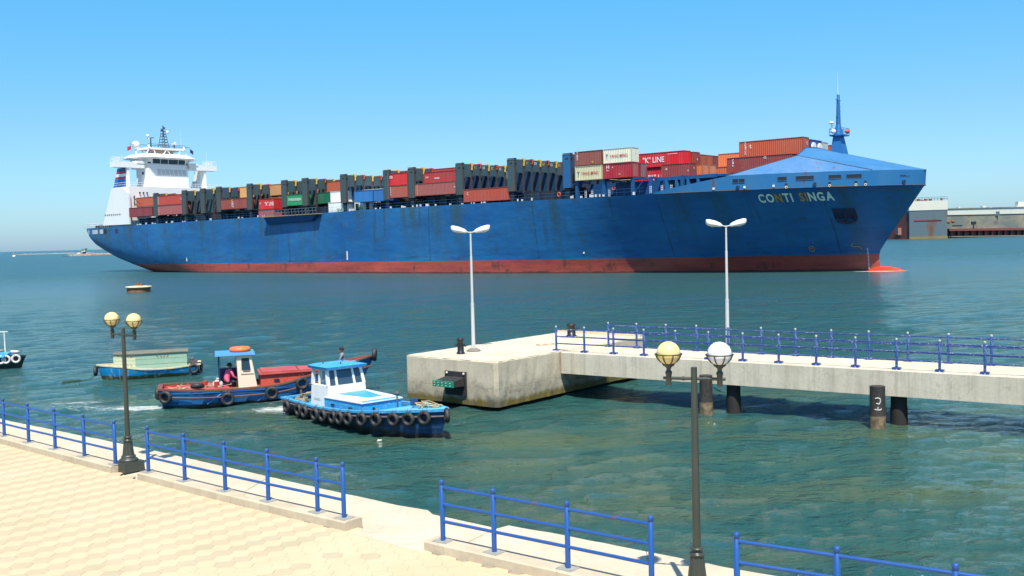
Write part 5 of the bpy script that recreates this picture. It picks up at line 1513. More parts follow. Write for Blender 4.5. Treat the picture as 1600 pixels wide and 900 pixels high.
container(172.6, 9.2, F1, 5.8, CRM, 'cream container end peeping out left of the lower K LINE one')
container(178.0, -2.1, F2, 5.8, srgb(140, 60, 52), 'brown container end right against the red K LINE one', texts=(('4', 1.2, .9, .5, .3, W_, 'end'),))
container(176.6, -4.7, F2 - .1, 5.8, srgb(136, 56, 54), 'maroon container end, second to the right of the K LINE one')
container(176.6, -7.3, F2 - .1, 5.8, srgb(160, 82, 56), 'first tan brown container end in the gap between tall stacks')
container(176.6, -9.9, F2 - .1, 5.8, srgb(166, 86, 58), 'second tan brown container end in the gap between tall stacks')
container(176.6, -12.5, F2 - .1, 5.8, srgb(130, 56, 50), 'dark brown container end before the orange one', )
container(181.7, 6.0, F1, 5.8, srgb(142, 60, 56), 'brown container with a blue and white pillar beside it, below the K LINE one', texts=(('4', 5.3, 1.0, .3, .2, W_), ('8', .9, 1.5, .35, .3, W_), ('9', 1.2, 1.4, .4, .3, W_, 'end')))
container(182.3, 2.6, F1 - .1, 5.8, ORG, 'pale orange container with barred doors, left of two', door=True)
container(182.3, -.1, F1 - .1, 5.8, srgb(220, 122, 80), 'pale orange container with barred doors, right of two', door=True)
container(184.0, -11.3, F2, 11.4, srgb(216, 120, 70), 'orange container far inboard left of the big forward pair')
container(182.0, -9.2, F1, 11.4, srgb(196, 104, 66), 'orange container low behind the maroon one near the bow roof')
container(196.1, 9.1, F1, 11.4, srgb(140, 58, 56), 'long maroon container half hidden by the blue bow roof', texts=(('CMA', 1.0, 1.9, .34, .3, W_, 'stack'), ('G', 6.6, 2.0, .35, .5, W_), ('O', 2.7, .5, .35, .4, M_CAPO)))
container(196.1, 4.4, F2 + .12, 11.4, srgb(184, 82, 50), 'long orange brown container highest at the bow', texts=(('TRITON', 1.0, 2.1, .26, .3, W_, 'stack'), ('t', 1.9, 1.4, .7, .4, W_), ('t', 1.3, 1.4, .6, .4, W_, 'end')), h=1.1)
M_FAN = paint('reefer_fan_white', (.78, .76, .74), .4)
for i, L in enumerate((1.6, -1.0)):
    r = container(196.1, L, F2 + .02, 11.4, srgb(34, 62, 140), 'dark blue refrigerated container with a round white fan, %s of two' % ('left' if i == 0 else 'right'), h=1.04)
    m = MB(); m.tube((11.76, 1.1, 1.25), (11.46, 1.1, 1.25), .78, n=18); m.build('fan_cover', M_FAN, r)
container(196.1, -3.8, F2, 11.4, srgb(190, 196, 190), 'pale grey container end just left of the foremast')
container(196.1, -11.6, F2 + .05, 11.4, srgb(186, 84, 56), 'orange container end just right of the foremast')
# ================================================================== TYRES, PEOPLE
M_TYRE = paint('old_tyre_rubber', (0.020, 0.020, 0.022), .6, dirt=.8, dcol=(.07, .065, .06), scale=7, stretch=(1, 1, 1))
M_TYREW = paint('white_tyre', (.66, .64, .62), .7, dirt=.6, dcol=(.2, .16, .16), scale=6, stretch=(1, 1, 1))
def tyre_mesh(R, r, mat, name='tyre'):
    m = MB(); n, k = 26, 12; v = []
    for i in range(n):
        t = 2 * pi * i / n
        for j in range(k):
            w = 2 * pi * j / k
            rad = R + r * 1.05 * cos(w) * (1 if cos(w) > 0 else .95); y = r * 1.25 * (abs(sin(w)) ** .7) * (1 if sin(w) > 0 else -1)
            if cos(w) > .75: rad += .008 * (1 if i % 2 else -1)
            v.append((rad * cos(t), y, rad * sin(t)))
    m.add(v, [(i * k + j, ((i + 1) % n) * k + j, ((i + 1) % n) * k + (j + 1) % k, i * k + (j + 1) % k) for i in range(n) for j in range(k)], True)
    return m.mesh(name, mat)
ME_TY = tyre_mesh(.180, .062, M_TYRE); ME_TW = tyre_mesh(.19, .06, M_TYREW)
_m = MB(); _m.tube((0, -.085, .13), (0, -.075, .24), .009, n=4); _m.tube((0, -.075, .24), (0, .12, .34), .009, n=4); ME_TROPE = _m.mesh('hanging_rope', paint('dark_fender_rope', (.10, .085, .06), .9, scale=12))
def to_world(root, p): 
    c, s = cos(root.rotation_euler.z), sin(root.rotation_euler.z); o = root.location
    return Vector((o.x + c * p[0] - s * p[1], o.y + s * p[0] + c * p[1], o.z + p[2]))
def hang_tyre(root, p, yaw, label, sc=1.0, tilt=0.0, me=None, roll=0.0, group='tyre fenders hung round the boats'):
    W = to_world(root, p)
    o = bpy.data.objects.new('tyre_fender', me or ME_TY); COL.objects.link(o)
    o.location = W; o.rotation_euler = (tilt, roll, root.rotation_euler.z + yaw); o.scale = (sc, sc, sc)
    tag(o, label, 'tyre', group)
    if abs(tilt) < .5 and p[2] > .05 and -.4 < yaw < .9:
        for dx in (-.03, .035):
            r_ = place(ME_TROPE, 'hanging_rope', o, (dx, 0, 0)); r_.rotation_euler = (0, -roll + dx * 4, 0)
    return o

def person(root_pt, yaw, joints, edges, radii, cloth, label, skin=(0.28, 0.15, 0.09), shirt=(.2, .2, .25), trousers=(.05, .06, .1), hair=(.01, .008, .007)):
    """one continuous skinned body; cloth(i,co) -> material slot for a face centre"""
    r = empty('person', root_pt, yaw); tag(r, label, 'person')
    me = bpy.data.meshes.new('body'); me.from_pydata(joints, edges, [])
    o = bpy.data.objects.new('body', me); COL.objects.link(o)
    sk = o.modifiers.new('skin', 'SKIN'); sk.use_smooth_shade = True
    sv = me.skin_vertices[0].data
    for i, rr_ in enumerate(radii): sv[i].radius = (rr_, rr_) if not isinstance(rr_, tuple) else rr_
    sv[0].use_root = True
    ss = o.modifiers.new('sub', 'SUBSURF'); ss.levels = 1; ss.render_levels = 1
    dg = bpy.context.evaluated_depsgraph_get(); ev = bpy.data.meshes.new_from_object(o.evaluated_get(dg))
    bpy.data.objects.remove(o)
    for c, nm in ((skin, 'skin'), (shirt, 'shirt'), (trousers, 'trousers')):
        ev.materials.append(paint('%s_%s' % (nm, label[:12].replace(' ', '_')), c, .75, dirt=.2, scale=6))
    for p in ev.polygons:
        p.material_index = cloth(p.center); p.use_smooth = True
    b = bpy.data.objects.new('body', ev); COL.objects.link(b); b.parent = r
    return r
def sit_person(root_pt, yaw, label, shirt, trousers, lean=.05, arm_f=.32):
    J = [(0, 0, .10), (0, 0, .30), (lean * .6, 0, .48), (lean, 0, .60), (lean + .02, 0, .66), (lean + .035, 0, .73), (lean + .03, 0, .82),
         # shoulders, arms
         (lean, .17, .57), (lean + .10, .24, .34), (lean + arm_f, .17, .22), (lean + arm_f + .08, .15, .20),
         (lean, -.17, .57), (lean + .08, -.24, .34), (lean + arm_f, -.17, .20), (lean + arm_f + .08, -.15, .18),
         # legs
         (.03, .10, .09), (.40, .14, .14), (.44, .14, -.26), (.56, .15, -.33),
         (.03, -.10, .09), (.38, -.15, .14), (.44, -.15, -.26), (.56, -.16, -.33)]
    Ed = [(0, 1), (1, 2), (2, 3), (3, 4), (4, 5), (5, 6), (3, 7), (7, 8), (8, 9), (9, 10), (3, 11), (11, 12), (12, 13), (13, 14), (0, 15), (15, 16), (16, 17), (17, 18), (0, 19), (19, 20), (20, 21), (21, 22)]
    R = [(.14, .12), (.14, .11), (.155, .11), (.12, .10), .05, .082, .088, .062, .045, .032, .028, .062, .045, .032, .028, .085, .062, .045, .035, .085, .062, .045, .035]
    J0 = list(J)
    for s_, w in ((1, 10), (-1, 14)):      # five fingers on each hand
        P = Vector(J[w])
        for k in range(5):
            dy = (k - 2) * .017 * s_; ln = (.055, .075, .08, .072, .05)[k] if k else .05
            a = len(J); J.append(tuple(P + Vector((.035, dy, -.01)))); J.append(tuple(P + Vector((.035 + ln * .6, dy * 1.3 + (.03 * -s_ if k == 0 else 0), -.03)))); R += [.010, .008]
            Ed += [(w, a), (a, a + 1)]
    def cl(c):
        if c.z > .655: return 0
        if abs(c.y) > .12 and c.z < .33 and c.x > lean + .16 and c.z > .17 and c.x < .62 and c.z < .30 and abs(c.x - (lean + arm_f)) < .12: return 0
        if c.z < .16 or (c.x > .16 and c.z < .22): return 2
        return 1
    r = person(root_pt, yaw, J, Ed, R, cl, label, shirt=shirt, trousers=trousers)
    H = paint('dark_hair', (.010, .008, .007), .8)
    m = MB(); m.ball((lean + .018, 0, .805), .107, 14, 10, (1.0, .93, 1.05), -.15, 1.0); m.build('hair', H, r)
    sk = MATS.get('skin_' + label[:12].replace(' ', '_'))
    m = MB(); m.ball((lean + .135, 0, .765), .018, 8, 6, (1, .8, 1.3)); m.build('nose', sk, r)
    m = MB(); m.ball((lean + .03, .092, .765), .022, 8, 6, (.7, .4, 1.2)); m.build('ear', sk, r)
    m = MB(); m.ball((lean + .03, -.092, .765), .022, 8, 6, (.7, .4, 1.2)); m.build('ear', sk, r)
    m = MB(); m.tube((lean + .118, -.025, .722), (lean + .118, .025, .722), .006, n=5); m.build('mouth', paint('lip', (.18, .06, .05), .6), r)
    for s_ in (-1, 1):
        m = MB(); m.ball((lean + .108, .034 * s_, .785), .012, 8, 6); m.build('eye', paint('eye_dark', (.02, .015, .012), .3), r)
    return r

# ================================================================== BOAT HULL BUILDER
def boat_hull(root, L, beam, prof, sheer, draft=.35, mats=None, wall=.07, stern=.8, bowp=1.9, flare=.82, rake=.5, name='hull', n=28, rub=None, deckz=None):
    """x 0=stern .. L=bow; prof(x)->half breadth factor; sheer(x)->gunwale height"""
    m = MB(); st = []
    for i in range(n + 1):
        t = i / n; x = t * L; hbm = beam / 2 * prof(t); sh_ = sheer(t)
        xs = lambda z: x + (rake * max(0, (t - .72) / .28) ** 2) * (z / max(.1, sheer(1))) - (0.18 * max(0, (.08 - t) / .08)) * (z / sheer(0))
        sec = []
        for f, z in ((.0, -draft), (.62, -draft * .8), (flare * .97, -.05), (flare + (1 - flare) * .45, sh_ * .4), (1.0, sh_ * .82), (1.0, sh_)):
            sec.append((xs(z), hbm * f, z))
        st.append(sec)
    k = 6
    for sg in (1, -1):
        v = [(a, -sg * b, c) for s_ in st for a, b, c in s_]
        m.add(v, [(i * k + j, (i + 1) * k + j, (i + 1) * k + j + 1, i * k + j + 1) for i in range(n) for j in range(k - 1)], True)
    s0 = st[0]; m.add([(a, -b, c) for a, b, c in s0] + [(a, b, c) for a, b, c in s0], [(j, j + 1, k + j + 1, k + j) for j in range(k - 1)])
    o = m.build(name, mats['hull'], root)
    g = MB()     # gunwale cap
    top = [s_[-1] for s_ in st]
    for sg in (1, -1):
        v = []
        for (a, b, c) in top: v += [(a, -sg * (b + .03), c - .05), (a, -sg * (b + .03), c + .02), (a, -sg * max(0, b - wall), c + .02), (a, -sg * max(0, b - wall), c - .05)]
        g.add(v, [(i * 4 + j, (i + 1) * 4 + j, (i + 1) * 4 + (j + 1) % 4, i * 4 + (j + 1) % 4) for i in range(n) for j in range(4)])
    a, b, c = top[0]; g.box(a - .03, a + wall, -b, b, c - .05, c + .018)
    g.build('gunwale', mats['rim'], root)
    if rub:
        g = MB()
        for sg in (1, -1):
            pts = [Vector((s_[4][0], -sg * (s_[4][1] + .02), s_[4][2] - rub)) for s_ in st]; g.path(pts, .035, 5)
        g.build('rubbing_strake', mats['rub'], root)
    if deckz is not None:
        d = MB(); v = []
        for i, s_ in enumerate(st):
            t = i / n; z = deckz(t); x = s_[5][0] - .02; b = max(0, s_[5][1] - wall * .6); v += [(x, -b, z), (x, b, z)]
        d.add(v, [(2 * i, 2 * i + 2, 2 * i + 3, 2 * i + 1) for i in range(n)]); d.build('deck', mats['deck'], root)
        d = MB()
        for sg in (1, -1):
            v = []
            for i, s_ in enumerate(st): v += [(s_[5][0] - .01, -sg * max(0, s_[5][1] - wall), deckz(i / n)), (s_[5][0] - .01, -sg * max(0, s_[5][1] - wall), s_[5][2])]
            d.add(v, [(2 * i, 2 * i + 2, 2 * i + 3, 2 * i + 1) for i in range(n)])
        d.build('inner_bulwark', mats['inner'], root)
    return st
def boat_mat(name, col, col2, rustc=(.12, .075, .05), low=(.05, .05, .03), rust=.4, tide=.12):
    k = NT(name); v = k.coord((1, 1, 1)); z = k.sep(v)[2]
    n1 = k.noise(k.coord((1, 1, 1.6)), 1.1, 7, .65); n2 = k.noise(v, 5, 6, .7)
    c = k.mix(k.ramp(n1, [(.4, 0.0), (.66, 1.0)]), col, col2)
    c = k.mix(k.math('MULTIPLY', k.ramp(n2, [(.60, 0.0), (.68, 1.0)]), rust), c, rustc)
    zz = k.math('ADD', z, k.math('MULTIPLY', k.math('SUBTRACT', n1, .5), .25))
    f = k.n('ShaderNodeMapRange'); k.l(zz, f.inputs[0]); f.inputs[1].default_value = tide + .06; f.inputs[2].default_value = tide
    c = k.mix(f.outputs[0], c, low); n6 = k.noise(k.coord((3, 3, .35)), 1.6, 5, .65)
    c = k.mix(k.math('MULTIPLY', k.ramp(n6, [(.54, 0.0), (.66, 1.0)]), .45), c, rustc)
    c = k.mix(k.math('MULTIPLY', k.ramp(k.noise(k.coord((.8, .8, 5)), 1.7, 6, .7), [(.58, 0.0), (.62, 1.0)]), .4), c, tuple(min(1, a * 1.6 + .06) for a in col2))
    k.color(c); k.b.inputs['Roughness'].default_value = .5; k.bump(n2, .2, .02); return k.m

# ------------------------------------------------------------------ pilot boat (blue, tyres all round)
M_C1 = boat_mat('pilot_boat_blue', srgb(8, 54, 98), srgb(18, 76, 122), low=(.025, .02, .02), tide=.14)
M_CYAN = paint('bright_sky_blue_paint', srgb(44, 148, 200), .45, dirt=.3, dcol=srgb(92, 166, 206), scale=2, chips=(.5, .55, .58))
M_CYL = paint('pale_blue_deck', srgb(100, 176, 214), .55, dirt=.5, dcol=srgb(60, 146, 196), scale=2.5)
M_WOOD = paint('weathered_wood_rim', srgb(96, 84, 84), .75, dirt=.7, dcol=srgb(44, 60, 92), scale=5)
M_BWHT = paint('boat_white', (.74, .74, .70), .45, dirt=.3, dcol=(.55, .52, .42), scale=3)
M_CGLASS = paint('boat_window_glass', (.03, .06, .09), .08, spec=.9)
axC = Vector((.652, -.758)); bC = empty('pilot_boat', (-8.15, 39.1, 0), atan2(axC.y, axC.x))
tag(bC, 'blue pilot boat with a white cabin and tyres hung all round its hull', 'boat')
LC = 8.7; BC = 2.55
profC = lambda t: (.86 + .14 * min(1, t / .3)) * max(0.0, 1 - max(0, (t - .50) / .50) ** 2.2) ** .75
shC = lambda t: .52 + .06 * (1 - t) + .82 * max(0, t - .25) ** 1.7
stC = boat_hull(bC, LC, BC, profC, shC, mats=dict(hull=M_C1, rim=M_CYAN, rub=M_WOOD, deck=M_CYAN, inner=M_CYAN), rub=.04, deckz=lambda t: (.38 if t < .73 else (.40 + (shC(t) - .42) * min(1, (t - .73) / .04))), wall=.16)
m = MB(); v = []
for i, s_ in enumerate(stC):
    if i >= 21: v += [(s_[5][0], -s_[5][1], s_[5][2] + .03), (s_[5][0], s_[5][1], s_[5][2] + .03)]
m.add(v, [(2 * i, 2 * i + 2, 2 * i + 3, 2 * i + 1) for i in range(len(v) // 2 - 1)]); m.build('fore_deck', M_CYL, bC)
# cabin trunk with white lid
def tbox(m, x0, x1, w0, w1, z0, z1, tw0=None, tw1=None, dx0=0, dx1=0):
    tw0 = w0 if tw0 is None else tw0; tw1 = w1 if tw1 is None else tw1
    m.hexa([(x0, -w0, z0), (x1, -w1, z0), (x1, w1, z0), (x0, w0, z0)], [(x0 + dx0, -tw0, z1), (x1 + dx1, -tw1, z1), (x1 + dx1, tw1, z1), (x0 + dx0, tw0, z1)])
m = MB(); tbox(m, 2.95, 5.25, .98, .84, .36, .88); m.build('cabin_trunk', M_CYAN, bC)
m = MB(); tbox(m, 2.93, 5.3, 1.01, .87, .88, .92); tbox(m, 3.05, 4.95, .80, .70, .92, .99); m.build('trunk_lid', M_BWHT, bC)
m = MB(); tbox(m, 3.15, 4.85, .62, .30, .991, 1.0); tbox(m, 5.0, 5.25, .8, .78, .921, .93); m.build('lid_panel', M_CYAN, bC)
for x in (3.4, 4.6):
    m = MB(); m.box(x, x + .2, -.985, -.93, .66, .71); m.build('vent_slot', M_DARK, bC)
m = MB(); m.tube((5.26, -.35, .66), (5.28, -.35, .66), .05, n=8); m.build('drain_hole', M_DARK, bC)
# wheelhouse
cab = MB(); W0, W1 = .84, .70
X0, X1, Z0, Z1, ZM = 1.70, 2.98, .40, 1.90, 1.26
tbox(cab, X0, X1, W0, W0, Z0, ZM, .80, .80, .02, -.05)
cabo = cab.build('wheelhouse_lower', M_BWHT, bC)
def cpost(m, x, y, x2, y2, r=.055): m.hexa([(x - r, y - r, ZM), (x + r, y - r, ZM), (x + r, y + r, ZM), (x - r, y + r, ZM)], [(x2 - r, y2 - r, Z1), (x2 + r, y2 - r, Z1), (x2 + r, y2 + r, Z1), (x2 - r, y2 + r, Z1)])
m = MB()
for y in (-.76, .76):
    cpost(m, X0 + .06, y, X0 + .08, y * .93); cpost(m, X0 + .52, y, X0 + .53, y * .93, .035); cpost(m, X1 - .10, y, X1 - .28, y * .93)
for y in (-.40, .36): cpost(m, X1 - .10, y, X1 - .28, y * .95, .04)
for y in (-.35, .35): cpost(m, X0 + .06, y, X0 + .08, y * .95, .045)
m.box(X0 + .02, X1 - .25, -.74, -.66, Z1 - .08, Z1); m.box(X0 + .02, X1 - .25, .66, .74, Z1 - .08, Z1); m.box(X1 - .36, X1 - .25, -.7, .7, Z1 - .08, Z1)
m.build('window_posts', M_BWHT, cabo)
for y0, y1 in ((-.70, -.44), (-.36, .32), (.40, .70)):
    m = MB(); m.add([(X1 - .10, y0, ZM), (X1 - .10, y1, ZM), (X1 - .27, y1 * .95, Z1 - .08), (X1 - .27, y0 * .95, Z1 - .08)], [(0, 1, 2, 3)])
    m.add([(X1 - .13, y0, ZM), (X1 - .13, y1, ZM), (X1 - .30, y1 * .95, Z1 - .08), (X1 - .30, y0 * .95, Z1 - .08)], [(3, 2, 1, 0)]); m.build('windscreen_pane', M_CGLASS, cabo)
for y in (.76, ):
    m = MB(); m.add([(X0 + .1, y, ZM), (X1 - .16, y, ZM), (X1 - .32, y * .93, Z1 - .05), (X0 + .1, y * .93, Z1 - .05)], [(0, 1, 2, 3)]); m.build('side_pane', M_CGLASS, cabo)
m = MB(); m.hexa([(X0 - .1, -.84, 1.86), (X1 - .02, -.84, 1.86), (X1 - .02, .84, 1.86), (X0 - .1, .84, 1.86)], [(X0 - .14, -.88, 1.96), (X1 + .02, -.88, 1.96), (X1 + .02, .88, 1.96), (X0 - .14, .88, 1.96)])
m.hexa([(X0 - .14, -.88, 1.961), (X1 + .02, -.88, 1.961), (X1 + .02, .88, 1.961), (X0 - .14, .88, 1.961)], [(X0 - .0, -.6, 2.02), (X1 - .15, -.6, 2.02), (X1 - .15, .6, 2.02), (X0, .6, 2.02)])
rf = m.build('roof', M_CYAN, bC)
for p in ((2.1, -.5), (2.7, -.1), (2.8, .6), (2.0, .4)):
    m = MB(); m.tube((p[0], p[1], 2.0), (p[0], p[1], 2.09), .03, n=6); m.build('roof_fitting', M_WOOD, rf)
m = MB(); m.box(2.3, 2.33, -.8, .8, 2.0, 2.035); m.build('roof_batten', M_CYL, rf)
m = MB(); m.ball((X0 + .35, -.35, 1.32), .17, 10, 8, (.7, 1, 1)); m.build('seat_back', M_BWHT, cabo)
m = MB(); m.torus((X1 - .35, 0, 1.22), .18, .018, (1, 0, .4), 16, 5); m.build('steering_wheel', M_TYRE, cabo)
m = MB(); m.box(X0 + .25, X0 + .72, -.851, -.842, .75, .76); m.box(X0 + .02, X0 + .025, -.3, .3, .5, 1.2); m.build('door_seam', M_DARK, cabo)
# bow gear
m = MB(); m.tube((6.05, .15, .42), (6.05, .12, 1.15), .035, .025, 8); m.ball((6.05, .12, 1.22), .085, 10, 8, (1, 1, .8)); m.tube((6.05, .12, .62), (6.3, -.05, .56), .02, n=5); m.build('signal_post', M_WOOD, bC)
m = MB()
for i in range(5): m.torus((6.15, -.05, .43 + i * .035), .20 - i * .022, .028, (0, 0, 1), 18, 6)
o = m.build('coiled_rope', M_ROPE); o.location = bC.location; o.rotation_euler = bC.rotation_euler; tag(o, 'coil of tan rope on the fore deck of the blue pilot boat', 'rope')
m = MB(); m.box(7.2, 7.3, -.12, .12, .95, 1.18); m.box(7.15, 7.35, -.02, .02, .95, 1.2); m.build('bow_cleat', paint('cleat_blue', srgb(40, 80, 120), .5), bC)
m = MB(); rr = random.Random(2); pts = [Vector((7.7 + rr.uniform(-.4, .8), rr.uniform(-.3, .3), 1.0 + rr.uniform(0, .12))) for _ in range(16)]; m.path(pts, .018, 4); m.path([Vector((.15 + rr.uniform(0, .5), rr.uniform(-.9, .2), .6 + rr.uniform(0, .14))) for _ in range(14)], .018, 4)
tag(m.build('bow_lashing', M_ROPE, bC), kind='stuff')
m = MB(); m.tube((.35, -.5, .5), (.35, -.5, .85), .05, n=6); m.build('stern_bitt', M_WOOD, bC)
# tyres along the near side: (x, drop)
def gun(st, x):
    for a, b in zip(st[:-1], st[1:]):
        if a[5][0] <= x <= b[5][0]:
            t = (x - a[5][0]) / (b[5][0] - a[5][0]); d = Vector((b[5][0] - a[5][0], -(b[5][1] - a[5][1])))
            return a[5][1] + (b[5][1] - a[5][1]) * t, a[5][2] + (b[5][2] - a[5][2]) * t, atan2(d.y, d.x)
    e_ = st[-1][5]; return e_[1], e_[2], 0
xsC = [.5, 1.55, 2.05, 2.9, 3.45, 4.15, 4.6, 5.15, 5.9, 6.6, 7.35, 7.95]
words = ['first tyre from the stern', 'second tyre from the stern', 'third tyre from the stern', 'fourth tyre from the stern', 'fifth tyre from the stern', 'sixth tyre from the stern', 'seventh tyre from the stern',
         'eighth tyre from the stern', 'ninth tyre from the stern', 'fifth tyre from the bow', 'fourth tyre from the bow', 'third tyre from the bow']
for x, w in zip(xsC, words):
    b, z, yw = gun(stC, x); hang_tyre(bC, (x, -(b + .09), z - .26), -yw * -1, 'black %s on the near side of the blue pilot boat' % w, tilt=.06, sc=random.uniform(.96, 1.06), roll=random.uniform(-1, 1))
for x, w in ((8.5, 'second tyre from the bow'), ):
    b, z, yw = gun(stC, x); hang_tyre(bC, (x + .05, -(b + .10), z - .22), yw, 'black %s on the near side of the blue pilot boat' % w)
hang_tyre(bC, (LC + .55, -.12, .86), -.5, 'black tyre over the very bow of the blue pilot boat')

# ------------------------------------------------------------------ red decked work boat
M_B1 = boat_mat('workboat_blue', srgb(14, 74, 132), srgb(30, 102, 164), low=(.03, .035, .03), rust=.3, tide=.10)
M_REDD = paint('workboat_red', srgb(176, 52, 38), .5, dirt=.5, dcol=srgb(150, 92, 70), scale=2, chips=(.3, .14, .08))
M_REDT = paint('faded_red_hatch', srgb(168, 70, 66), .6, dirt=.5, dcol=srgb(176, 112, 98), scale=1.5)
M_RIMB = paint('worn_brown_rim', srgb(112, 74, 58), .75, dirt=.8, dcol=srgb(70, 60, 60), scale=3)
axB = Vector((.955, .297)); bB = empty('work_boat', (-14.45, 40.75, 0), atan2(axB.y, axB.x))
tag(bB, 'blue work boat with red decks, a white cabin and an upswept bow', 'boat')
LB = 7.9; BB = 2.5
profB = lambda t: (.62 + .38 * min(1, t / .16) ** .6) * max(0.0, 1 - max(0, (t - .58) / .42) ** 2.0) ** .8
shB = lambda t: .80 - .12 * math.sin(pi * min(1, t / .7)) + 1.25 * max(0, t - .55) ** 1.5 * 2.2
stB = boat_hull(bB, LB, BB, profB, shB, mats=dict(hull=M_B1, rim=M_RIMB, rub=M_RIMB, deck=M_REDT, inner=M_REDD), rub=.18, deckz=lambda t: (.62 if t < .72 else .62 + (shB(t) - .72) * (t - .72) / .28), wall=.16, rake=.9)
# paler strake panels along the side
M_STR = paint('pale_strake', srgb(60, 132, 200), .5, dirt=.4, scale=3)
for x in (1.7, 3.7, 5.2):
    b, z, yw = gun(stB, x); m = MB(); m.tube((x, -(b - .10), .12), (x + .55, -(b + .0), .50), .03, n=5); m.build('side_brace', M_STR, bB)
m = MB(); tbox(m, 3.85, 6.85, .88, .62, .62, 1.14, .80, .56); hold = m.build('hold_coaming', M_REDD, bB)
m = MB(); tbox(m, 3.8, 6.9, .93, .66, 1.14, 1.18); tbox(m, 3.9, 5.4, .78, .72, 1.181, 1.25); tbox(m, 5.45, 6.7, .72, .58, 1.181, 1.24); m.build('hatch_board', M_REDT, bB)
for x in (4.4, 5.7):
    m = MB(); m.box(x, x + .22, -.86 + (x - 4.1) * .07, -.80 + (x - 4.1) * .07, .82, .93); m.build('side_port', M_DARK, hold)
m = MB(); tbox(m, .5, 2.6, .78, .92, .62, .70); m.build('stern_hatch', M_REDT, bB)
m = MB(); tbox(m, .45, 2.7, .86, 1.0, .60, .66); m.build('stern_hatch_rim', M_REDD, bB)
for x in (1.65, 2.1):
    m = MB(); m.tube((x, -.2 + (x - 1.6) * -.9, .66), (x, -.2 + (x - 1.6) * -.9, .95), .09, .11, 10); m.build('red_bitt', M_REDD, bB)
# cabin: white side walls, blue roof, open at the back
CX0, CX1 = 2.75, 3.62; M_BEIGE = paint('cabin_offwhite', srgb(226, 212, 188), .5, dirt=.3, scale=3)
m = MB()
def wall(m, y):
    s = .05
    P = [(CX0 + .22, .64), (CX1 + .10, .64), (CX1 - .12, 2.0), (CX0 + .16, 2.0)]
    wx0, wx1, wz0, wz1 = CX0 + .36, CX1 - .20, 1.34, 1.86
    q = [(wx0, wz0), (wx1 + .06, wz0), (wx1, wz1), (wx0, wz1)]
    for i in range(4):
        a, b, c, d = P[i], P[(i + 1) % 4], q[(i + 1) % 4], q[i]
        v = [(a[0], y, a[1]), (b[0], y, b[1]), (c[0], y, c[1]), (d[0], y, d[1])]; v2 = [(p[0], y + s, p[2]) for p in v]
        m.add(v + v2, [(0, 1, 2, 3), (7, 6, 5, 4), (0, 4, 5, 1), (2, 6, 7, 3)])
wall(m, -.66); wall(m, .58)
m.hexa([(CX1 + .05, -.61, .64), (CX1 + .1, -.61, .64), (CX1 + .1, .6, .64), (CX1 + .05, .6, .64)], [(CX1 - .06, -.61, 1.3), (CX1 - .01, -.61, 1.3), (CX1 - .01, .6, 1.3), (CX1 - .06, .6, 1.3)])
cb = m.build('cabin_wall', M_BEIGE, bB)
m = MB(); m.box(CX0 + .38, CX1 - .12, -.64, -.63, 1.34, 1.86); m.build('cabin_window', M_CGLASS, cb)
m = MB(); m.box(CX0 + .34, CX1 - .02, -.675, -.662, 1.18, 1.2); m.box(CX0 + .42, CX1 - .16, -.68, -.66, 1.30, 1.34); m.build('window_sill', M_RIMB, cb)
for y_ in (-.58, .50):
    m = MB(); m.box(CX0 - .55, CX0 - .50, y_, y_ + .06, .64, 2.0); m.build('rear_post', paint('navy_post', srgb(20, 50, 90), .5), bB)
m = MB(); m.box(CX0 - .5, CX0 + .2, .52, .57, .64, 1.35); m.build('side_screen', paint('navy_post', srgb(20, 50, 90), .5), bB)
m = MB(); m.hexa([(CX0 - .68, -.78, 1.99), (CX1 + .05, -.78, 1.99), (CX1 + .05, .72, 1.99), (CX0 - .68, .72, 1.99)], [(CX0 - .66, -.76, 2.08), (CX1 + .03, -.76, 2.08), (CX1 + .03, .70, 2.08), (CX0 - .66, .70, 2.08)]); m.build('cabin_roof', paint('roof_mid_blue', srgb(76, 146, 206), .5, dirt=.4, scale=2), bB)
W = to_world(bB, (CX0 + .35, 0, 2.17)); m = MB(); m.torus((0, 0, 0), .34, .10, (0, 0, 1), 28, 10); o = m.build('lifebuoy', paint('lifebuoy_orange', srgb(238, 112, 62), .55, dirt=.3, scale=4), None, W)
tag(o, 'orange lifebuoy lying on the roof of the red decked work boat', 'lifebuoy')
m = MB(); m.ball((0, 0, 0), .34, 16, 8, (1, 1, .22)); m.build('canvas_cover', paint('buoy_cover', srgb(226, 104, 66), .6), o)
m = MB(); m.tube((LB + .0, -.1, 1.2), (LB - .15, -.1, .2), .14, .10, 8); m.build('stem_post', M_B1, bB)
tB = [((.22, -(.80)), .50, 'at the stern corner of', 1.0), ]
for x, w, dz in ((.10, 'black tyre at the near stern corner of the red decked work boat', -.30), (2.5, 'black tyre below the white cabin of the red decked work boat', -.38), (4.25, 'black tyre under the hold hatches of the red decked work boat', -.30), (5.5, 'black tyre toward the bow of the red decked work boat', -.22)):
    b, z, yw = gun(stB, x); hang_tyre(bB, (x, -(b + .10), z + dz), yw, w, sc=1.12, roll=random.uniform(-1, 1), group='tyre fenders hung round the work boat')
hang_tyre(bB, (-.22, .35, .48), 1.35, 'black tyre on the transom of the red decked work boat', sc=1.15, group='tyre fenders hung round the work boat')
hang_tyre(bB, (1.35, -1.0, .86), 0, 'black tyre lying flat on the near rim of the red decked work boat', sc=1.12, tilt=pi / 2 - .25, group='tyre fenders hung round the work boat')
hang_tyre(bB, (LB + .86, -.02, 1.62), 1.3, 'black tyre on the raised bow of the red decked work boat', sc=1.15, group='tyre fenders hung round the work boat')
W = to_world(bB, (2.5, -.28, .74)); sit_person(W, bB.rotation_euler.z + .4, 'person in a pink shirt crouching at the open cabin of the work boat', srgb(214, 96, 128), (.04, .04, .05), lean=.14)
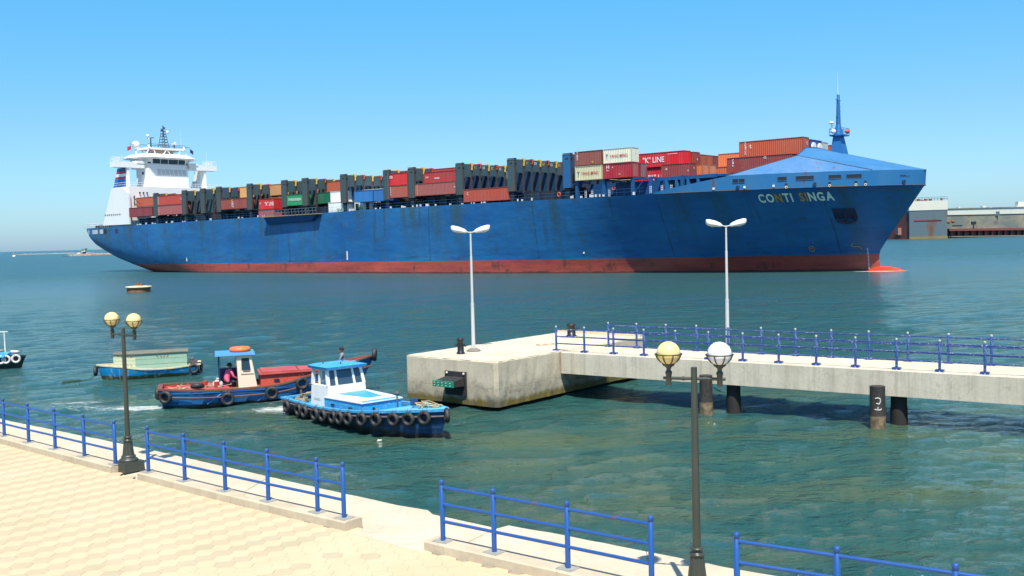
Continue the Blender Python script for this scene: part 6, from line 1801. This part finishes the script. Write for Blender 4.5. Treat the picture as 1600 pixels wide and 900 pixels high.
W = to_world(bB, (2.15, -.45, .64)); m = MB(); m.ball((0, 0, .16), .2, 14, 10, (1.1, .8, .95)); m.tube((0, 0, .3), (.02, 0, .42), .07, .10, 8); o = m.build('white_sack', paint('sack_white', srgb(206, 196, 184), .8, dirt=.4, scale=8), None, W); tag(o, 'tied white sack beside the person in pink', 'sack')
W = to_world(bB, (7.35, -.22, 1.14)); sit_person(W, bB.rotation_euler.z + pi - .25, 'person with short dark hair in a grey shirt sitting near the raised bow', srgb(120, 122, 134), (.05, .06, .08), lean=.02)

# ------------------------------------------------------------------ moored turquoise hut boat
M_A1 = boat_mat('turquoise_hull', srgb(0, 118, 178), srgb(12, 146, 200), low=(.045, .05, .018), rustc=(.5, .5, .42), rust=.5, tide=.14)
M_MINT = paint('mint_green_boards', srgb(142, 176, 152), .75, dirt=.6, dcol=srgb(166, 176, 150), scale=1.5, chips=(.3, .34, .28))
M_MINT2 = paint('pale_yellow_green_boards', srgb(194, 200, 168), .75, dirt=.6, dcol=srgb(170, 172, 144), scale=1.5)
M_TARP = paint('weathered_grey_tarp', srgb(112, 110, 96), .9, dirt=.8, dcol=srgb(76, 78, 70), scale=3)
M_CRIM = paint('cream_rim', srgb(206, 196, 160), .7, dirt=.6, dcol=srgb(120, 120, 96), scale=4)
axA = Vector((-.955, -.297)); bA = empty('hut_boat', (-16.35, 51.1, 0), atan2(axA.y, axA.x))
tag(bA, 'moored turquoise boat carrying a pale green boarded hut', 'boat')
LA = 4.55; BA = 1.85
profA = lambda t: (.80 + .20 * min(1, t / .25)) * max(0.0, 1 - max(0, (t - .55) / .45) ** 2.1) ** .8
shA = lambda t: .56 - .10 * math.sin(pi * min(1, t / .8)) + .45 * max(0, t - .5) ** 1.4
stA = boat_hull(bA, LA, BA, profA, shA, mats=dict(hull=M_A1, rim=M_CRIM, rub=M_A1, deck=M_CRIM, inner=M_CRIM), deckz=lambda t: shA(t) - .08, wall=.10, rake=.25)
# hut, plan follows the hull; near side is local +y here
hutp = [(.45, .72), (2.9, .80), (3.95, .42), (3.95, -.42), (2.9, -.8), (.45, -.72)]
H0, H1 = .42, 1.22
hut = empty('hut', (0, 0, 0)); hut.parent = bA
def hut_wall(a, b, mat, nboards):
    a, b = Vector((*a, 0)), Vector((*b, 0)); d = (b - a).normalized(); n_ = Vector((d.y, -d.x, 0))
    if n_.dot((a + b) / 2 - Vector((2, 0, 0))) < 0: n_ = -n_
    for i in range(nboards):
        z0 = H0 + (H1 - H0) * i / nboards + .006; z1 = H0 + (H1 - H0) * (i + 1) / nboards - .006
        o_ = n_ * (.0 + .008 * (i % 2)); m = MB()
        m.hexa([a + o_ + up * z0, b + o_ + up * z0, b + o_ - n_ * .04 + up * z0, a + o_ - n_ * .04 + up * z0], [a + o_ + up * z1, b + o_ + up * z1, b + o_ - n_ * .04 + up * z1, a + o_ - n_ * .04 + up * z1]); m.build('board', mat, hut)
hut_wall(hutp[0], hutp[1], M_MINT, 3); hut_wall(hutp[1], hutp[2], M_MINT2, 5); hut_wall(hutp[2], hutp[3], M_MINT2, 5); hut_wall(hutp[3], hutp[4], M_MINT, 3); hut_wall(hutp[4], hutp[5], M_MINT, 3); hut_wall(hutp[5], hutp[0], M_MINT, 3)
m = MB(); rp_ = [(x * 1.0 + (-.08 if x < 1 else .05), y * 1.08) for x, y in hutp]; n = 6
rid = [(.45, 0, H1 + .10), (2.6, 0, H1 + .13), (3.9, 0, H1 + .05)]
v = [(x, y, H1 + .0) for x, y in rp_] + [(x, y, H1 + .03) for x, y in rp_]
m.add(v + rid, [(i, (i + 1) % 6, 6 + (i + 1) % 6, 6 + i) for i in range(6)] + [(6, 7, 13, 12), (7, 8, 14, 13), (8, 9, 14), (9, 10, 13, 14), (10, 11, 12, 13), (11, 6, 12)]); m.build('tarpaulin_roof', M_TARP, hut)
M_SCR = paint('faded_red_writing', srgb(150, 96, 96), .8)
nd = (Vector((*hutp[0], 0)) - Vector((*hutp[1], 0))).normalized()
rr = random.Random(4)
def scribble(parent, org, dx, w, h, nrm):
    m = MB(); x = 0
    while x < w:
        pts = [org + dx * (x + .03 * k_) + up * (h * (.5 + .45 * sin(k_ * 1.7 + x * 9))) + nrm * .014 for k_ in range(4)]
        m.path(pts, .010, 4); x += .16
    m.build('painted_writing', M_SCR, parent)
nn = Vector((nd.y, -nd.x, 0)); nn = nn if nn.y > 0 else -nn
scribble(hut, Vector((*hutp[1], 0)) + nd * 1.0 + up * .98, nd, .62, .16, nn)
nd2 = (Vector((*hutp[1], 0)) - Vector((*hutp[2], 0))).normalized(); nn2 = Vector((nd2.y, -nd2.x, 0)); nn2 = nn2 if nn2.y > 0 else -nn2
scribble(hut, Vector((*hutp[2], 0)) + nd2 * .2 + up * 1.1, nd2, .3, .1, nn2); scribble(hut, Vector((*hutp[2], 0)) + nd2 * .7 + up * .62, nd2, .3, .12, nn2); scribble(hut, Vector((*hutp[2], 0)) + nd2 * .7 + up * 1.05, nd2, .25, .12, nn2)
m = MB(); m.box(-.05, .3, .1, .45, .5, .72); m.ball((.2, .3, .78), .1, 8, 6); m.build('stern_clutter', M_WOOD, bA)
M_GR2 = 'tyre fenders on the moored hut boat'
hang_tyre(bA, (-.12, .55, .36), 1.0, 'black tyre at the stern of the moored turquoise boat', sc=1.15, group=M_GR2); hang_tyre(bA, (.15, .95, .36), 0.1, 'black tyre beside the stern corner of the moored turquoise boat', sc=1.05, group=M_GR2)
hang_tyre(bA, (LA + .28, .05, .42), 1.5, 'black tyre on the bow of the moored turquoise boat', sc=1.05, group=M_GR2)
# mooring line with weed
P0 = to_world(bA, (LA + .3, .1, .22)); P1 = gp(96, 600, -.05)
m = MB(); pts = [P0.lerp(P1, i / 12) - up * (.22 * sin(pi * i / 12)) for i in range(13)]; pts = [Vector((p.x, p.y, max(p.z, .0 if i < 12 else -.1))) for i, p in enumerate(pts)]
m.path(pts, .022, 5)
for i in range(70):
    t = rr.uniform(.45, .98); p = P0.lerp(P1, t); p.z = .03; q = p + Vector((rr.uniform(-.08, .08), rr.uniform(-.06, .06), -.12 * rr.random() + .02)); m.tube(p + up * .04, q, .022, .008, 4)
o = m.build('mooring_line', paint('weedy_rope', srgb(52, 84, 52), .8, dirt=.6, scale=6)); tag(o, 'weed covered mooring line running from the bow of the turquoise boat', 'rope')
# ------------------------------------------------------------------ boat cut by the left edge
M_D1 = boat_mat('dark_green_hull', srgb(22, 44, 44), srgb(30, 60, 58), low=(.03, .02, .022), rust=.2, tide=.1)
axD = Vector((.985, -.17)); bD = empty('tyre_laden_boat', (-32.2, 56.3, 0), atan2(axD.y, axD.x))
tag(bD, 'dark green boat with white tyres and a thin mast, cut by the left edge', 'boat')
profD = lambda t: max(0.0, 1 - max(0, (t - .5) / .5) ** 2.2) ** .7
shD = lambda t: .55 + .25 * max(0, t - .5)
stD = boat_hull(bD, 4.7, 1.7, profD, shD, mats=dict(hull=M_D1, rim=M_D1, rub=M_D1, deck=M_CYAN, inner=M_D1), deckz=lambda t: shD(t) - .12, rake=.3)
m = MB(); m.tube((3.75, 0, .5), (3.72, 0, 2.0), .045, .03, 8); m.tube((3.2, 0, 2.0), (3.95, 0, 2.02), .03, n=6); m.build('mast', M_BWHT, bD)
m = MB(); m.hexa([(3.45, -.95, .62), (4.2, -.80, .66), (4.2, -.2, .75), (3.45, -.2, .7)], [(3.45, -.95, .66), (4.2, -.80, .70), (4.25, -.2, .93), (3.5, -.2, .88)]); m.build('blue_board', M_CYAN, bD)
for i, (x, w) in enumerate(((3.2, 'first from the mast'), (3.95, 'second from the mast'), (4.2, 'third from the mast'), (4.65, 'at the bow'))):
    b, z, yw = gun(stD, x); hang_tyre(bD, (x, -(b + .08), z - .12), yw, 'white painted tyre, %s, on the dark boat at the left edge' % w, me=ME_TW, group='white tyres on the dark boat')
hang_tyre(bD, (4.35, 0, .88), 0, 'white painted tyre lying on the fore deck of the dark boat', me=ME_TW, tilt=pi / 2 - .2, group='white tyres on the dark boat')
m = MB(); m.box(2.9, 3.4, -.5, .5, .5, .95); m.build('tan_locker', M_ROPE, bD)
# ------------------------------------------------------------------ mooring buoy
P = gp(217, 456, 0); r = empty('mooring_buoy', P); tag(r, 'round rusty mooring buoy with a white top far out below the ship stern', 'buoy')
M_RUST = paint('rusty_buoy_side', srgb(140, 92, 56), .85, dirt=.7, dcol=srgb(74, 60, 44), scale=1.2)
m = MB(); m.lathe([(1.66, -.6), (1.68, .1), (1.68, .62)], n=28); m.build('drum', M_RUST, r)
m = MB(); m.lathe([(1.66, .60), (1.88, .66), (1.92, .76), (1.84, .84), (.9, .92), (.02, .94)], n=28); m.build('white_top', M_CRIM, r)
m = MB()
rr = random.Random(9)
for i in range(9): m.box(-.6 + i * .12, -.3 + i * .12, rr.uniform(-.4, 0), rr.uniform(.1, .4), .92, 1.0 + rr.uniform(.05, .28))
m.torus((0, 0, 1.1), .3, .07, (1, 0, 0), 14, 6); m.build('mooring_ring', M_RUST, r)
# floating scrap of white
P = gp(592, 689, 0); m = MB(); m.ball((0, 0, .02), .05, 8, 6, (1.3, 1, .5)); m.ball((.06, .03, .02), .035, 8, 6, (1.2, 1, .6)); o = m.build('floating_scrap', M_BWHT, None, P); tag(o, 'small white scrap of litter floating near the pilot boat', 'litter')

def side_patch(root, st, x0, x1, z0, z1, mat, name, d=.014, slant=0.0):
    def at(x, z):
        for a, b in zip(st[:-1], st[1:]):
            if a[4][0] <= x <= b[4][0]:
                t = (x - a[4][0]) / (b[4][0] - a[4][0]); sec = [tuple(p[i] + (q[i] - p[i]) * t for i in range(3)) for p, q in zip(a, b)]
                for p, q in zip(sec[:-1], sec[1:]):
                    if p[2] <= z <= q[2]: w = (z - p[2]) / max(1e-6, q[2] - p[2]); return p[1] + (q[1] - p[1]) * w
                return sec[-1][1]
        return st[-1][5][1]
    m = MB(); N = 6; v = []
    for i in range(N + 1):
        x = x0 + (x1 - x0) * i / N
        for z in (z0, z1):
            xx = x + slant * (z - z0); v.append((xx, -(at(xx, z) + d), z))
    m.add(v, [(2 * i, 2 * i + 2, 2 * i + 3, 2 * i + 1) for i in range(N)]); return m.build(name, mat, root)
for a_, b_, sl in ((.55, 1.5, .5), (2.35, 3.2, .6), (4.4, 4.95, .6)): side_patch(bB, stB, a_, b_, .12, .34, M_STR, 'lower_side_panel', slant=sl)
M_STR2 = paint('upper_strake_blue', srgb(40, 110, 176), .5, dirt=.5, dcol=srgb(40, 84, 128), scale=3)
for a_, b_ in ((.35, 2.2), (2.3, 4.0), (4.1, 5.6)): side_patch(bB, stB, a_, b_, .58, .66, M_STR2, 'upper_side_panel')
M_SCUF = paint('scuffed_pale_patch', srgb(206, 204, 176), .8, dirt=.7, dcol=srgb(120, 130, 110), scale=8)
# odds and ends lying about on the decks
rr = random.Random(21)
def clutter(root, n, x0, x1, y0, y1, z, name):
    m = MB()
    for i in range(n):
        x, y = rr.uniform(x0, x1), rr.uniform(y0, y1); a = rr.uniform(0, 3); l_ = rr.uniform(.1, .45)
        m.tube((x, y, z + .02), (x + l_ * cos(a), y + l_ * sin(a), z + .02 + rr.uniform(0, .06)), rr.uniform(.008, .02), n=4)
    for i in range(n // 4):
        x, y = rr.uniform(x0, x1), rr.uniform(y0, y1); s_ = rr.uniform(.04, .1); m.box(x, x + s_ * 1.5, y, y + s_, z, z + s_)
    tag(m.build(name, rr.choice([M_WOOD, M_ROPE]), root), kind='stuff')
clutter(bB, 26, .4, 2.6, -.8, .6, .72, 'deck_clutter'); clutter(bB, 14, 6.6, 7.6, -.3, .3, .95, 'deck_clutter')
clutter(bC, 16, .2, 1.5, -.7, .6, .40, 'deck_clutter'); clutter(bC, 14, 5.4, 6.3, -.5, .5, .40, 'deck_clutter'); clutter(bC, 12, 6.8, 8.2, -.35, .35, .93, 'deck_clutter')
clutter(bA, 12, -.0, .4, -.5, .6, .5, 'deck_clutter'); clutter(bD, 18, 2.0, 4.4, -.4, .4, .5, 'deck_clutter')
m = MB(); pts = [Vector((.35 + .25 * cos(t * .9), -.5 + .25 * sin(t * .9), .42 + t * .006)) for t in range(26)]; m.path(pts, .02, 5); m.build('stern_rope_coil', M_ROPE, bC)
m = MB(); m.tube((.9, -.3, .72), (2.3, -.55, .80), .014, n=5); m.build('tow_line', M_ROPE, bB)
# ================================================================== FLOATING DOCK, RIGHT
M_DKG = paint('dock_grey_steel', srgb(78, 98, 108), .6, dirt=.5, dcol=srgb(92, 104, 104), scale=.06, rust=.3)
M_DKW = paint('dock_white_band', srgb(206, 204, 190), .6, dirt=.5, dcol=srgb(180, 176, 160), scale=.06)
M_DKR = paint('dock_rust_red', srgb(126, 66, 58), .75, dirt=.6, dcol=srgb(92, 60, 52), scale=.08)
M_DKP = NT('dock_long_wall'); _k = M_DKP
_n = _k.noise(_k.coord((.03, .03, .09)), 1.0, 8, .7); _z = _k.sep(_k.coord((1, 1, 1)))[2]
_c = _k.mix(_k.ramp(_n, [(.38, 0.0), (.62, 1.0)]), srgb(104, 112, 108), srgb(146, 140, 116))
_n2 = _k.noise(_k.coord((.06, .06, .12)), 1.0, 8, .75)
_c = _k.mix(_k.math('MULTIPLY', _k.ramp(_n2, [(.55, 0.0), (.62, 1.0)]), .6), _c, srgb(92, 66, 58)); _k.color(_c); _k.b.inputs['Roughness'].default_value = .8; M_DKP = _k.m
def gpd(x, y, D):
    """world point on the photo ray at depth D"""
    d = _fw * FPX + _rt * (x - 800) - _up * (y - 450); t = D / d.y
    return Vector((d.x * t, D, CAM_H + d.z * t))
D0 = 680.0
A = gpd(1421, 372, D0); B = gpd(1480, 372, D0 - 6); C = gpd(1640, 366, 840)
H_ = gpd(1450, 307, D0).z
dock = empty('floating_dock', (A.x, A.y, 0)); tag(dock, 'grey and white floating dock end tower with a long weathered wall behind', 'dock')
def dk(P, z): return Vector((P.x - A.x, P.y - A.y, z))
away = Vector((.16, 1, 0)).normalized() * 18
def slab(name, P, Q, back, z0, z1, mat, parent=dock):
    m = MB(); m.hexa([dk(P, z0), dk(Q, z0), dk(Q + back, z0), dk(P + back, z0)], [dk(P, z1), dk(Q, z1), dk(Q + back, z1), dk(P + back, z1)]); return m.build(name, mat, parent)
zsp = gpd(1450, 328.5, D0).z
tower_ = slab('tower_wall', A, B, away, -1, zsp, M_DKG)
slab('tower_white_band', A - Vector((.3, .3, 0)), B + Vector((.3, -.3, 0)), away, zsp, gpd(1450, 314, D0).z, M_DKW)
slab('rust_strake', A.lerp(B, .12) + Vector((0, -.4, 0)), A.lerp(B, .85) + Vector((0, -.4, 0)), Vector((0, .35, 0)), 12.3, 12.9, M_DKR, tower_)
slab('waterline_band', A + Vector((-.2, -.4, 0)), B + Vector((.2, -.4, 0)), Vector((0, .35, 0)), -.5, 1.6, paint('dock_algae_rust', srgb(134, 112, 66), .8, dirt=.5, scale=.1), tower_)
zt_ = gpd(1450, 314, D0).z
m = MB(); a = dk(A, zt_); b = dk(B, zt_)
for i in range(13):
    p = a.lerp(b, i / 12); m.tube(p, p + up * 2.4, .12, n=3)
for z in (1.2, 2.4): m.tube(a + up * z, b + up * z, .12, n=3)
tag(m.build('tower_railing', M_STEEL, dock), kind='stuff')
rr = random.Random(12)
m = MB()
for i in range(12): p = a.lerp(b, rr.random()) + Vector((0, 3, 0)); m.box(p.x, p.x + rr.uniform(.6, 2), p.y, p.y + 2, zt_, zt_ + rr.uniform(.6, 2.0))
tag(m.build('deck_machinery', M_DKR, dock), kind='stuff')
hs0 = slab('control_house', A - Vector((0, 0, 0)), A + Vector((4.5, 0, 0)), Vector((0, 5, 0)), zt_, zt_ + 2.6, M_DKW)
# far dark flank left of the tower
D1 = gpd(1388, 371, 705); slab('inner_flank', D1, A + Vector((0, 3, 0)), Vector((4, 40, 0)), 0, gpd(1400, 333, 705).z, M_DKR)
m = MB(); p = gpd(1410, 366, 690); q = dk(p, 0); m.box(q.x - 3, q.x + 3, q.y, q.y + 5, gpd(1410, 367, 690).z, gpd(1410, 356, 690).z); m.build('work_cabin', paint('cabin_brown', srgb(150, 112, 100), .7), dock)
m = MB(); p = gpd(1417, 366, 685); q = dk(p, 0); m.tube((q.x, q.y, 2), (q.x, q.y, 18), .25, n=5); m.tube((q.x - 1, q.y, 18), (q.x + 1, q.y, 18), .3, n=5); m.build('lamp_pole', M_STEEL, dock)
# long wall running away to the right
E0 = gpd(1480, 370, 700); E1 = gpd(1660, 366, 770)
def band(n_, y0a, y0b, y1a, y1b, mat, back=Vector((2, 24, 0)), fwd=0.0):
    f = Vector((0, -fwd, 0)); P, Q = E0 + f, E1 + f
    za0, za1 = gpd(1480, y0a, 700).z, gpd(1660, y0b, 770).z; zb0, zb1 = gpd(1480, y1a, 700).z, gpd(1660, y1b, 770).z
    m = MB(); m.hexa([dk(P, zb0), dk(Q, zb1), dk(Q + back, zb1), dk(P + back, zb0)], [dk(P, za0), dk(Q, za1), dk(Q + back, za1), dk(P + back, za0)]); return m.build(n_, mat, dock)
band('white_parapet', 327, 323.0, 336, 332.5, M_DKW, fwd=.6)
wall_ = band('weathered_wall', 336, 332.5, 360, 353, M_DKP)
band('roof_edge', 325.6, 321.5, 327, 323, M_DKP, fwd=1.2)
band('rust_ledge', 357.5, 355.2, 361, 358.6, M_DKR, fwd=4)
band('dark_undercroft', 361, 358.6, 372, 371, M_DARK)
band('pontoon_edge', 369.2, 366.6, 370.2, 367.4, paint('pale_pontoon', srgb(160, 140, 120), .8, dirt=.6, scale=.1), fwd=3)
for i in range(18):
    t = (i + .5) / 18; P = E0.lerp(E1, t); q = dk(P, 0); m = MB(); m.box(q.x - .7, q.x + .7, q.y - 1.5, q.y, -.5, gpd(1480 + 180 * t, 361 - 2.2 * t, 700 + 70 * t).z); m.build('pontoon_pier', M_DKR, dock)
for x, y, w, h in ((1497, 326, 4, 4.5), (1504, 326.5, 8, 2.5), (1523, 325.5, 3, 2), (1535, 325, 6, 5), (1546, 325, 5, 3.5), (1552, 325, 6, 2.5), (1560, 324.5, 4, 2), (1578, 324.5, 3, 2), (1588, 323, 12, 3), (1590, 322.5, 14, 9)):
    D = 715 + (x - 1480) * .39; P = gpd(x, y, D); q = dk(P, P.z - .8); s_ = D / FPX; m = MB(); m.hexa([(q.x, q.y, q.z), (q.x + w * s_, q.y, q.z), (q.x + w * s_, q.y + 4, q.z), (q.x, q.y + 4, q.z)], [(q.x + .4, q.y, q.z + h * s_), (q.x + w * s_ - .4, q.y, q.z + h * s_), (q.x + w * s_ - .4, q.y + 4, q.z + h * s_), (q.x + .4, q.y + 4, q.z + h * s_)])
    m.build('rooftop_cabin', M_DKW if h > 2.2 else M_DKP, dock)
P = gpd(1552, 333.5, 728); q = dk(P, P.z); m = MB(); m.box(q.x, q.x + 4.2, q.y - .9, q.y - .5, q.z - 1.6, q.z + 1.4); m.build('blue_grey_door', M_DKG, dock)
m = MB()
for x, y in ((1482, 347), (1489, 346)):
    P = gpd(x, y, 697); q = dk(P, P.z); m.ball((q.x, q.y, q.z), 1.2, 10, 8)
m.build('rubber_roller', M_RUST, dock)
m = MB(); P = gpd(1488, 354, 694); q = dk(P, P.z); m.box(q.x, q.x + 6, q.y - 2, q.y, q.z, q.z + .9); m.build('dark_platform', M_DARK, dock)
P = gpd(1521, 351, 700); q = dk(P, P.z); m = MB(); m.tube((q.x, q.y, q.z - 3), (q.x, q.y, q.z + 1), .4, n=6); m.box(q.x - 1.2, q.x + 1.5, q.y - 1, q.y + 1, q.z, q.z + 2.2); m.build('dock_crane_stub', M_DARK, dock)

# ================================================================== BREAKWATER WITH LOOKOUT, LEFT
def rocks(name, x0, y0, x1, y1, h, w, label, n=40, seed=1, mat=None):
    P, Q = gp(x0, y0), gp(x1, y1); rr = random.Random(seed); m = MB()
    d = (Q - P); L = d.length; d.normalize(); nrm = Vector((-d.y, d.x, 0))
    nx = max(8, n); v = []
    for i in range(nx + 1):
        t = i / nx; c = P + d * (L * t)
        for k_, (o_, z) in enumerate(((-w, -1.0), (-w * .5, h * .6), (0, h), (w * .5, h * .7), (w, -1.0))):
            v.append((c.x + nrm.x * o_ + rr.uniform(-1, 1) * h * .4, c.y + nrm.y * o_, z * rr.uniform(.6, 1.15) * (.3 + .7 * min(1, 8 * min(t, 1 - t) + .1))))
    m.add(v, [(i * 5 + j, (i + 1) * 5 + j, (i + 1) * 5 + j + 1, i * 5 + j + 1) for i in range(nx) for j in range(4)])
    for i in range(n * 2):
        t = rr.random(); c = P + d * (L * t) + nrm * rr.uniform(-w * .6, w * .6); s_ = rr.uniform(.4, 1) * h * .45
        m.ball((c.x, c.y, h * .5), s_, 6, 4, (1.4, 1, .9))
    o = m.build(name, mat or M_ROCK); tag(o, label, 'breakwater'); return o
M_ROCK = paint('breakwater_rock', srgb(160, 138, 122), .9, dirt=.7, dcol=srgb(104, 98, 96), scale=.08)
M_ROCK2 = paint('far_breakwater_rock', srgb(120, 124, 132), .9, dirt=.5, scale=.05)
rocks('breakwater', 104, 400.2, 178, 397.5, 2.2, 5, 'rocky breakwater head in front of the ship stern', 44, 3)
rocks('breakwater', 24, 398.3, 150, 395.3, 2.0, 7, 'thin low breakwater line far off near the horizon at left', 60, 4, M_ROCK2)
P = gp(132, 398.4); r = empty('lookout_tower', P); tag(r, 'small pale lookout tower standing on the breakwater', 'tower')
k_ = P.y / FPX
m = MB(); m.box(-1.6 * k_, -.9 * k_, -2, 2, 0, 3.2 * k_ + 1.5); m.box(.8 * k_, 1.6 * k_, -2, 2, 0, 3.2 * k_ + 1.5); m.build('leg', M_ROCK2, r)
m = MB(); m.box(-2.6 * k_, 2.6 * k_, -3, 3, 3.2 * k_ + 1.5, 7.0 * k_ + 1.5); bd3 = m.build('cabin', paint('tower_cream', srgb(222, 214, 186), .7), r)
m = MB(); m.box(-2.4 * k_, 1.0 * k_, -3.1, -3.0, 4.6 * k_ + 1.5, 5.6 * k_ + 1.5); m.build('window', M_GLASS, bd3)
m = MB(); m.box(-3.3 * k_, 3.2 * k_, -3.6, 3.6, 7.0 * k_ + 1.5, 8.3 * k_ + 1.5); m.build('roof', paint('tower_roof', srgb(150, 150, 150), .7), r)
P = gp(124, 398.8); m = MB(); s_ = P.y / FPX; m.hexa([(-2.6 * s_, -2, 0), (2.6 * s_, -2, 0), (2.6 * s_, 2, 0), (-2.6 * s_, 2, 0)], [(-2 * s_, -1.5, 2.6 * s_ + 1), (2 * s_, -1.5, 2.6 * s_ + 1), (2 * s_, 1.5, 2.6 * s_ + 1), (-2 * s_, 1.5, 2.6 * s_ + 1)]); o = m.build('hut_on_breakwater', paint('hut_pale', srgb(214, 204, 186), .8), None, P); tag(o, 'low pale hut beside the lookout tower on the breakwater', 'hut')
P = gp(22, 401.5); r = empty('channel_buoy', P); tag(r, 'small channel buoy with a white float and red top at far left', 'buoy'); s_ = P.y / FPX
m = MB(); m.lathe([(1.8 * s_, -.5), (2.3 * s_, 1.0 * s_), (2.1 * s_, 2.4 * s_), (.8 * s_, 2.8 * s_)], n=12); m.build('float', M_BWHT, r)
m = MB(); m.tube((0, 0, 2.6 * s_), (0, 0, 7.5 * s_), 1.1 * s_, .35 * s_, 8); m.tube((0, 0, 7.4 * s_), (0, 0, 9.2 * s_), .3 * s_, n=5); m.build('top_mark', paint('buoy_red', srgb(190, 112, 96), .7), r)
# wet stone groyne hints: none
